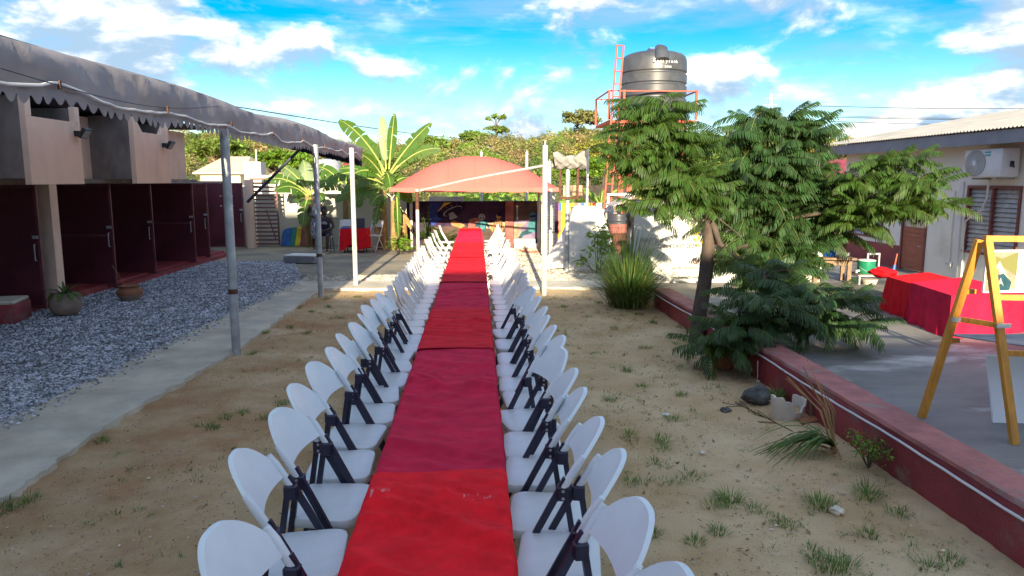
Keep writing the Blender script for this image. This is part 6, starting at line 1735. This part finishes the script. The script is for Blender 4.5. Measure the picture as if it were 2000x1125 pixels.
lt = thing('laptop', 'open black laptop on the small red table', 'laptop', (lpq.x - .02, 25.45, .838), R(8)); lt.scale = (1.2,) * 3
b = MB(); b.rbox(-.19, .19, -.14, .12, 0, .02, .004, 1); b.build('base', 'laptop', lt)
b = MB(); M = Matrix.Translation((0, .12, .015)) @ Matrix.Rotation(R(-12), 4, 'X'); b.rbox(-.19, .19, -.006, .006, 0, .26, .004, 1, 0, M); b.build('screen_back', 'laptop', lt)
b = MB(); b.rbox(-.12, .16, -.1, .1, 0, .04, .01, 1); o = tag(b.build('blue_folder', 'blue_plastic', None), 'blue folder lying on the small red table', 'folder'); o.location = (PY(674, 444, 25.35).x, 25.3, .838)
dup(wc, (PY(731, 480, 25.6).x, 25.75, 0.02), R(155), 'folded white chair standing right of the small red table', 'white chairs by the laptop table')
dup(wc, (PY(676, 480, 26.1).x, 26.15, 0.02), R(180), 'white chair behind the small red table', 'white chairs by the laptop table')
pb_ = G(628, 492)
sc_ = (PY(629, 480, 25.2).x, 25.35)
dup(bc, (sc_[0] + .05, sc_[1], .02), R(200), 'white chair with black legs under the seated person', 'chairs at the far yard')
def skin_obj(name, joints, edges, m, parent, sub=2):
    names = list(joints); me = bpy.data.meshes.new(name)
    me.from_pydata([joints[k][0] for k in names], [(names.index(a), names.index(c)) for a, c in edges], [])
    o = bpy.data.objects.new(name, me); COL.objects.link(o); o.parent = parent
    sk = o.modifiers.new('skin', 'SKIN'); sk.use_smooth_shade = True
    if not me.skin_vertices: 
        bpy.context.view_layer.objects.active = o
    lay = me.skin_vertices[0].data if me.skin_vertices else None
    if lay is None:
        me.attributes.new('dummy', 'FLOAT', 'POINT')
    for i_, k in enumerate(names):
        r_ = joints[k][1]; lay[i_].radius = (r_, r_) if not isinstance(r_, tuple) else r_; lay[i_].use_root = (i_ == 0)
    s_ = o.modifiers.new('sub', 'SUBSURF'); s_.levels = sub; s_.render_levels = sub
    me.materials.append(MATS[m]); return o
def head(parent, c, r, face_dir):
    bm = bmesh.new(); bmesh.ops.create_uvsphere(bm, u_segments=18, v_segments=14, radius=1)
    a = math.atan2(face_dir[1], face_dir[0]); Mh = Matrix.Translation(c) @ Matrix.Rotation(a, 4, 'Z')
    for q in bm.verts:
        x, y, z = q.co; q.co = Vector((x * r * .95 * (1 + .12 * (x > .3 and abs(y) < .25 and -.25 < z < .15)), y * r * .78, z * r * 1.12 - (.02 if z < -.5 and x > 0 else 0)))
    b = MB(); b.bm(bm, 0, Mh); bm.free(); h = b.build('head', 'skin', parent, 60)
    b = MB()
    bm = bmesh.new(); bmesh.ops.create_uvsphere(bm, u_segments=16, v_segments=12, radius=1)
    for q in bm.verts: q.co = Vector((q.co.x * r * .98 - .018, q.co.y * r * .84, q.co.z * r * 1.1 + .035))
    bmesh.ops.delete(bm, geom=[q for q in bm.verts if q.co.z < .02 and q.co.x > -.03], context='VERTS')
    b.bm(bm, 0, Mh); bm.free(); b.build('hair', 'hair', parent, 60)
    for s in (-1, 1):
        b = MB(); e = Mh @ Vector((r * .86, s * .035, .01)); b.box(e.x - .006, e.x + .006, e.y - .006, e.y + .006, e.z - .004, e.z + .004); b.build('eye', 'white_plain', h)
        b = MB(); e = Mh @ Vector((-.005, s * r * .80, -.01)); b.box(e.x - .02, e.x + .02, e.y - .012, e.y + .012, e.z - .03, e.z + .03); b.build('ear', 'skin', h)
    b = MB(); e = Mh @ Vector((r * .86, 0, -.055)); b.box(e.x - .01, e.x + .01, e.y - .022, e.y + .022, e.z - .006, e.z + .006); b.build('mouth', 'paint_pink', h)
def hand_edges(J, E, wrist, root, d, side, pre):
    """five short finger chains rooted inside the palm"""
    d = Vector(d).normalized(); side = Vector(side).normalized(); palm = Vector(root) + d * .05
    J[pre + 'palm'] = (palm, (.034, .018)); E.append((wrist, pre + 'palm'))
    for i_, (o_, l_) in enumerate(((-.028, .06), (-.010, .075), (.010, .07), (.028, .055))):
        a_ = palm + side * o_ + d * .035; e_ = a_ + d * l_ * .6 + Vector((0, 0, -.012)); f_ = e_ + d * l_ * .35 + Vector((0, 0, -.025))
        for nm, q, r_ in (('a', a_, .010), ('b', e_, .009), ('c', f_, .008)): J[f'{pre}f{i_}{nm}'] = (q, r_)
        E += [(pre + 'palm', f'{pre}f{i_}a'), (f'{pre}f{i_}a', f'{pre}f{i_}b'), (f'{pre}f{i_}b', f'{pre}f{i_}c')]
    th_ = palm - side * .04 + d * .0; J[pre + 'th1'] = (th_, .011); J[pre + 'th2'] = (th_ + d * .04 - side * .012 + Vector((0, 0, -.015)), .009); E += [(pre + 'palm', pre + 'th1'), (pre + 'th1', pre + 'th2')]
def person(lab, loc, J, E, name='person'):
    t = thing(name, lab, 'person', loc); skin_obj('body', {k: (Vector(v[0]), v[1]) for k, v in J.items()}, E, 'skin', t); return t
V3 = Vector
# seated: facing the camera and a little right, hands together on the lap
J = dict(pelvis=(V3((0, .06, .53)), .13), waist=(V3((0, .07, .70)), .115), chest=(V3((0, .06, .92)), .14), neck0=(V3((0, .04, 1.06)), .06), neck=(V3((0, .02, 1.12)), .052),
         shL=(V3((-.17, .05, 1.02)), .062), elL=(V3((-.26, -.02, .76)), .045), wrL=(V3((-.10, -.24, .66)), .032), shR=(V3((.17, .05, 1.02)), .062), elR=(V3((.27, -.02, .76)), .045), wrR=(V3((.09, -.25, .67)), .032),
         hipL=(V3((-.10, .02, .53)), .09), knL=(V3((-.12, -.36, .52)), .062), anL=(V3((-.10, -.34, .09)), .038), toL=(V3((-.10, -.52, .05)), .04),
         hipR=(V3((.10, .02, .53)), .09), knR=(V3((.14, -.36, .52)), .062), anR=(V3((.12, -.36, .09)), .038), toR=(V3((.13, -.54, .05)), .04))
E = [('pelvis', 'waist'), ('waist', 'chest'), ('chest', 'neck0'), ('neck0', 'neck'), ('chest', 'shL'), ('shL', 'elL'), ('elL', 'wrL'), ('chest', 'shR'), ('shR', 'elR'), ('elR', 'wrR'),
     ('pelvis', 'hipL'), ('hipL', 'knL'), ('knL', 'anL'), ('anL', 'toL'), ('pelvis', 'hipR'), ('hipR', 'knR'), ('knR', 'anR'), ('anR', 'toR')]
hand_edges(J, E, 'wrL', J['wrL'][0], (.9, -.3, -.1), (0, .3, 1), 'L'); hand_edges(J, E, 'wrR', J['wrR'][0], (-.9, -.3, -.1), (0, -.3, -1), 'R')
ps = person('person in a navy sleeveless top and dark shorts seated on a white chair', (sc_[0] + .10, sc_[1] - .06, .03), J, E); ps.scale = (1.13,) * 3
head(ps, V3((0, 0, 1.24)), .105, (.3, -1))
skin_obj('navy_top', {'a': (V3((0, .06, .56)), .15), 'b': (V3((0, .07, .72)), .135), 'c': (V3((0, .06, .92)), .158), 'd': (V3((0, .05, 1.03)), .10)}, [('a', 'b'), ('b', 'c'), ('c', 'd')], 'cloth_navy', ps)
b = MB(); b.prism([(-.08, -.118, .86), (.09, -.118, .84), (.10, -.118, .90), (.02, -.118, .94), (-.07, -.118, .92)], (0, .02, 0)); b.build('chest_print', 'paint_grey', ps)
for s in (-1, 1): skin_obj('shorts_leg', {'a': (V3((s * .08, .06, .54)), .125), 'b': (V3((s * .11, -.12, .54)), .105), 'c': (V3((s * .13, -.30, .53)), .088)}, [('a', 'b'), ('b', 'c')], 'cloth_navy', ps)
for s in (-1, 1):
    b = MB(); b.rbox(s * .115 - .05, s * .115 + .05, -.60, -.30, -.01, .06, .02, 2); b.build('sandal', 'sandal', ps, 40)
# standing behind: patterned outfit, arms bent in front
J = dict(pelvis=(V3((0, 0, .90)), .135), waist=(V3((0, 0, 1.06)), .12), chest=(V3((0, 0, 1.28)), .145), neck0=(V3((0, -.01, 1.43)), .06), neck=(V3((0, -.02, 1.49)), .052),
         shL=(V3((-.18, 0, 1.37)), .065), elL=(V3((-.25, -.03, 1.10)), .048), wrL=(V3((-.08, -.24, 1.04)), .033), shR=(V3((.18, 0, 1.37)), .065), elR=(V3((.24, -.04, 1.10)), .048), wrR=(V3((.14, -.26, 1.03)), .033),
         hipL=(V3((-.10, 0, .88)), .095), knL=(V3((-.11, -.02, .49)), .065), anL=(V3((-.11, .03, .09)), .042), toL=(V3((-.12, -.14, .045)), .042),
         hipR=(V3((.10, 0, .88)), .095), knR=(V3((.11, -.02, .49)), .065), anR=(V3((.11, .03, .09)), .042), toR=(V3((.13, -.14, .045)), .042))
hand_edges(J, E2 := [e for e in E if not (e[0].startswith(('Lf', 'Rf', 'Lp', 'Rp', 'Lt', 'Rt')) or e[1].startswith(('Lf', 'Rf', 'Lp', 'Rp', 'Lt', 'Rt')))], 'wrL', J['wrL'][0], (.8, -.5, -.1), (.2, .3, 1), 'L')
hand_edges(J, E2, 'wrR', J['wrR'][0], (-.6, -.7, -.1), (-.2, -.3, -1), 'R')
pq = PY(618, 470, 26.6)
p2_ = person('person in a yellow and blue patterned dress standing behind the seated one', (pq.x + .02, 26.6, .02), J, E2); p2_.scale = (1.13,) * 3
head(p2_, V3((0, -.02, 1.62)), .105, (0, -1))
skin_obj('patterned_dress', {'a': (V3((0, 0, .28)), .22), 'b': (V3((0, 0, .60)), .20), 'c': (V3((0, 0, .90)), .178), 'd': (V3((0, 0, 1.08)), .14), 'e': (V3((0, 0, 1.28)), .165), 'f': (V3((0, 0, 1.39)), .11)}, [('a', 'b'), ('b', 'c'), ('c', 'd'), ('d', 'e'), ('e', 'f')], 'cloth_print', p2_)
for s in (-1, 1):
    b = MB(); b.rbox(s * .12 - .05, s * .12 + .05, -.20, .08, -.005, .05, .02, 2); b.build('sandal', 'sandal', p2_, 40)

# ------------------------------------------------------------------ far side: hill, trees, houses, wires
def ridge(x):
    # ridge height at Y=150 following the photo's skyline
    pts_ = [(-120, 9), (-75, 12.5), (-45, 13), (-30, 9.5), (-12, 10.5), (-4, 11), (2, 12.2), (8, 11.2), (14, 12.4), (20, 13.6), (27, 14.2), (36, 13.6), (60, 11.5), (90, 8), (140, 6)]
    return float(np.interp(x, [p[0] for p in pts_], [p[1] for p in pts_]))
def hillz(x, y):
    f_ = min(1, max(0, (y - 48) / 102)); f_ = f_ * f_ * (3 - 2 * f_)
    return ridge(x * 150 / max(y, 60)) * f_ * .74 * (1 if y < 152 else max(.2, 1 - (y - 152) / 200)) + .35 * nz(x * .1, y * .1, 1) * f_
b = MB(); b.grid(90, 40, lambda u, v: (-150 + 310 * u, 46 + 170 * v, hillz(-150 + 310 * u, 46 + 170 * v) - .08))
struct(b.build('hill', 'hill_soil', None, 60))
P_ = []; S_ = []; MI_ = []
kinds = ['leaf_olive', 'leaf_green', 'leaf_dark', 'leaf_brown', 'leaf_yellow']
for k in range(2000):
    y = 50 + 102 * random.random() ** .8; x = (random.uniform(-.62, .62)) * y * 1.02
    f_ = (y - 50) / 102
    w_ = [1.6 + 1.6 * f_, 2.6 - 1.0 * f_, 1.1 - .3 * f_, .15 + 1.3 * f_, .35]
    if x / y > .10: w_[4] += .4
    m_ = random.choices(range(5), w_)[0]
    r = random.uniform(.6, 1.5) * (.75 + .5 * f_); h = r * random.uniform(.8, 1.4); n = 190
    c = (x, y, hillz(x, y) + h * .45)
    P_.append(shell(n, c, (r, r, h), .55, -.3)); S_ += [.12 + .10 * f_] * n; MI_ += [m_] * n
P_ = np.concatenate(P_)
stuff(leafcloud(P_, np.array(S_), kinds, 'hillside_scrub', None, .5, MI_), 'dense green and brown scrub covering the far hillside', 'scrub')
def far_tree(lab, px, py_top, py_base, Y, crown, m, wide, seed, nm='hill_tree', n=900, ls=.42, tier=None):
    q = PY(px, py_base, Y); zt2 = PY(px, py_top, Y).z; t = thing(nm, lab, 'tree', (q.x, Y, q.z - 1.0), 0, None); H_ = zt2 - q.z + 1.0; r_ = random.Random(seed)
    b = MB(); b.tube([(0, 0, 0), (.1, 0, H_ * .3), (0, 0, H_ * .62), (.05, 0, H_ * .85)], [.035 * H_, .028 * H_, .02 * H_, .008 * H_], 8)
    cl = []
    for k in range(crown):
        a = r_.uniform(0, 6.28); rr = wide * math.sqrt(r_.random()); z = H_ * r_.uniform(.62, .92)
        if tier: z = H_ * r_.choice(tier) + r_.uniform(-.3, .3)
        c_ = Vector((rr * math.cos(a), rr * math.sin(a) * .8, z - .35 * (rr / wide) ** 2 * H_ * .3)); cl.append(c_); b.tube([(0, 0, z * .62), c_ * .6 + Vector((0, 0, z * .33)), c_], [.012 * H_, .008 * H_, .003 * H_], 5)
    b.build('trunk', 'bark', t, 50)
    pts_ = np.concatenate([shell(max(20, n // crown), tuple(c_), (wide * .34, wide * .34, H_ * .10), .2, -.6) for c_ in cl])
    leafcloud(pts_, ls, m, 'crown', t, .5); return t
far_tree('slender tree with two tiers of foliage standing above the hill', 969, 224, 265, 140, 22, 'leaf_green', 2.0, 3, n=1100, ls=.30, tier=(.92, .90, .5, .45))
far_tree('broad domed tree standing above the hill skyline', 1127, 212, 262, 140, 30, 'leaf_olive', 3.6, 5, n=2400, ls=.32)
far_tree('small round tree on the skyline left of the slender tree', 926, 255, 285, 130, 16, 'leaf_green', 2.4, 6, n=900)
far_tree('small tree on the skyline behind the banana plant', 845, 266, 300, 120, 18, 'leaf_green', 3.0, 7, n=1100)
far_tree('yellow green bushy tree below the water tower', 1178, 270, 345, 60, 26, 'leaf_yellow', 2.3, 8, n=4400, ls=.14)
far_tree('lush green tree left of the water tower', 1150, 305, 365, 52, 22, 'leaf_lush', 1.9, 9, n=4000, ls=.14)
far_tree('green bushy tree behind the feathery tree', 1420, 285, 372, 55, 26, 'leaf_green', 3.0, 10, n=4400, ls=.14)
far_tree('yellow green tree at the end of the white house', 1632, 262, 340, 48, 24, 'leaf_yellow', 2.0, 12, n=3600, ls=.14)
far_tree('dense green tree seen beneath the awning', 425, 262, 340, 50, 24, 'leaf_green', 2.2, 13, n=4400, ls=.14)
far_tree('orange brown tree seen beneath the awning', 478, 275, 345, 55, 22, 'leaf_brown', 2.4, 14, n=3800, ls=.14)
far_tree('lush tree above the cream wall right of the gate', 545, 290, 350, 45, 22, 'leaf_lush', 1.8, 15, n=3400, ls=.14)
far_tree('green tree beyond the left banana leaves', 610, 278, 350, 60, 22, 'leaf_olive', 3.0, 16, n=3600, ls=.14)
far_tree('green tree on the far right behind the trees', 1530, 300, 380, 50, 22, 'leaf_green', 2.6, 17, n=3600, ls=.14)
# low lush plantain behind the wall
PLAB = ['young plantain over the mural wall, above the painted saucer', 'young plantain over the mural wall, beside the left thin post', 'young plantain over the mural above the long table end',
        'young plantain over the wall beside the right thin post', 'young plantain over the wall at the canopy curtain', 'young plantain behind the empty sign frame', 'young plantain left of the tower ladder',
        'young plantain behind the tower leg', 'leftmost young plantain over the mural wall', 'rightmost young plantain behind the tower and feathery tree']
k = 0
for px, py in ((900, 392), (935, 388), (975, 386), (1010, 390), (1050, 385), (1120, 388), (1172, 378), (1205, 385), (870, 388), (1250, 385)):
    Yq = 31 + (k % 3) * 1.4; q = PY(px, py, Yq)
    t = thing('young_plantain', PLAB[k], 'plantain', (q.x, Yq, 0), 0, 'young plantains behind the back wall')
    for j in range(7):
        a = 6.28 * j / 7 + random.uniform(-.3, .3); L_ = random.uniform(.7, 1.1); up_ = random.uniform(.5, 1.0)
        z0_ = max(.8, q.z - .5)
        banana_leaf((0, 0, z0_), (math.cos(a) * L_ * .9, math.sin(a) * L_ * .9, z0_ + up_ * .75), .25, .15, 300 + k * 9 + j, .15).build('leaf', ['leaf_lush', 'banana_rib'], t, 50)
    b = MB(); b.tube([(0, 0, 0), (0, 0, max(.8, q.z - .5))], [.09, .06], 8); b.build('trunk', 'banana_trunk', t)
    k += 1
# low brown wall and roofs beyond
b = MB(); q0, q1 = PY(1100, 380, 36), PY(1225, 380, 36); b.box(q0.x, q1.x, 36, 36.3, 0, PY(1150, 362, 36).z)
tag(b.build('brown_wall', 'paint_tan', None), 'low brown earth wall beyond the colour block wall', 'wall')
b = MB(); q0, q1 = PY(838, 390, 29.2), PY(905, 390, 29.2); b.box(q0.x, q1.x, 29.2, 29.4, 0, PY(870, 384, 29.2).z)
tag(b.build('grey_block_wall', 'concrete', None), 'short grey block wall behind the mural', 'wall')
def far_house(lab, x0, x1, ytop, yeave, Y, m_roof, depth=6):
    a, c = PY(x0, yeave, Y), PY(x1, yeave, Y); zt2 = PY(x0, ytop, Y).z
    t = thing('far_house', lab, 'house', ((a.x + c.x) / 2, Y, 0))
    w_ = (c.x - a.x) / 2
    b = MB(); b.box(-w_ + .3, w_ - .3, 0, depth, 0, a.z); b.build('wall', 'whitewash', t)
    b = MB(); b.prism([(-w_, -.3, a.z + .003), (w_, -.3, a.z + .003), (w_ * .55, depth / 2, zt2), (-w_ * .55, depth / 2, zt2)], (0, .0, .08)); b.prism([(-w_, depth + .3, a.z + .003), (w_, depth + .3, a.z + .003), (w_ * .55, depth / 2 + .01, zt2), (-w_ * .55, depth / 2 + .01, zt2)], (0, 0, .08))
    b.prism([(-w_, -.3, a.z + .004), (-w_ * .55, depth / 2, zt2), (-w_, depth + .3, a.z + .004)], (0, 0, .07)); b.prism([(w_, -.3, a.z + .004), (w_ * .55, depth / 2, zt2), (w_, depth + .3, a.z + .004)], (0, 0, .07)); b.build('roof', m_roof, t)
    b = MB(); b.box(-.5, .5, -.03, -.002, .9, min(2.0, a.z - .2)); b.build('window', 'louvre', t)
far_house('beige roofed house beyond the gate', 380, 480, 305, 340, 40, 'roof_beige')
far_house('pale roofed house beyond the left boundary wall', 500, 600, 322, 350, 44, 'roof_beige')
far_house('small red roofed house beyond the boundary wall', 655, 700, 318, 330, 50, 'red_steel', 5)
far_house('maroon roofed house beyond the white house end', 1640, 1720, 312, 345, 38, 'red_paint', 5)
b = MB(); a, c = PY(476, 316, 33), PY(510, 345, 33); b.box(a.x, c.x, 33, 33.8, 0, a.z); b.tube([(c.x - .2, 33.1, a.z), (c.x - .2, 33.1, a.z + .55)], .03, 6)
tag(b.build('white_turret', 'whitewash', None), 'square white masonry turret behind the slatted gate', 'turret')
q = PY(641, 328, 42); t = thing('far_tank', 'small grey water tank on a roof beyond the wall', 'water tank', (q.x, 42, 0))
b = MB(); b.lathe([(.7, q.z - .5), (.7, q.z + .3), (.6, q.z + .45), (.2, q.z + .5)], 18); b.build('shell', 'galvanised', t, 40); b = MB(); b.box(-.8, .8, -.8, .8, 0, q.z - .5); b.build('stand', 'concrete', t)
def wire(lab, pts_, r=.014):
    b = MB(); P2 = []
    for (x0, y0, Y0_), (x1, y1, Y1_) in zip(pts_, pts_[1:]):
        a, c = PY(x0, y0, Y0_), PY(x1, y1, Y1_)
        for k in range(12): P2.append(a.lerp(c, k / 12) + Vector((0, 0, -.12 * math.sin(math.pi * k / 12))))
    P2.append(c); b.tube(P2, r, 5); tag(b.build('power_line', 'black', None), lab, 'wire')
wire('dark wire running from the awning past the banana plant to the hill', [(440, 205, 24), (905, 271, 60)], .018)
wire('thin pale wire sagging across the grey awning', [(0, 133, 5.0), (430, 207, 10.2)], .004)
for i_, (ya_, yb_) in enumerate(((207, 212), (226, 231), (229, 233), (238, 244))):
    wire(['uppermost', 'second', 'third', 'lowest'][i_] + ' power line above the white house roof', [(1560 + 20 * i_, ya_ - 1, 70), (2080, yb_, 62)], .028 if i_ != 1 else .02)
q = PY(1503, 230, 420); zt2 = PY(1503, 183, 420).z
t = thing('power_pylon', 'distant lattice power pylon above the dark feathery tree', 'pylon', (q.x, 420, 0)); b = MB()
for s in (-1, 1):
    for s2 in (-1, 1): b.bar((s * 3.2, s2 * 3.2, 0), (s * .5, s2 * .5, zt2), .22)
for k in range(12):
    z0_, z1_ = zt2 * k / 12, zt2 * (k + 1) / 12; w0, w1_ = 3.2 - 2.7 * k / 12, 3.2 - 2.7 * (k + 1) / 12
    b.bar((-w0, -w0, z0_), (w1_, -w1_, z1_), .14); b.bar((w0, -w0, z0_), (-w1_, -w1_, z1_), .14)
for z_, l_ in ((zt2 * .80, 3.6), (zt2 * .88, 4.2), (zt2 * .95, 3.2)): b.bar((-l_, 0, z_), (l_, 0, z_), .2)
b.build('lattice', 'galvanised', t)

# ------------------------------------------------------------------ layout units to metres
for o in list(COL.objects):
    if o.parent is None and o.type in ('MESH', 'EMPTY'):
        o.location = o.location * SCL; o.scale = o.scale * SCL
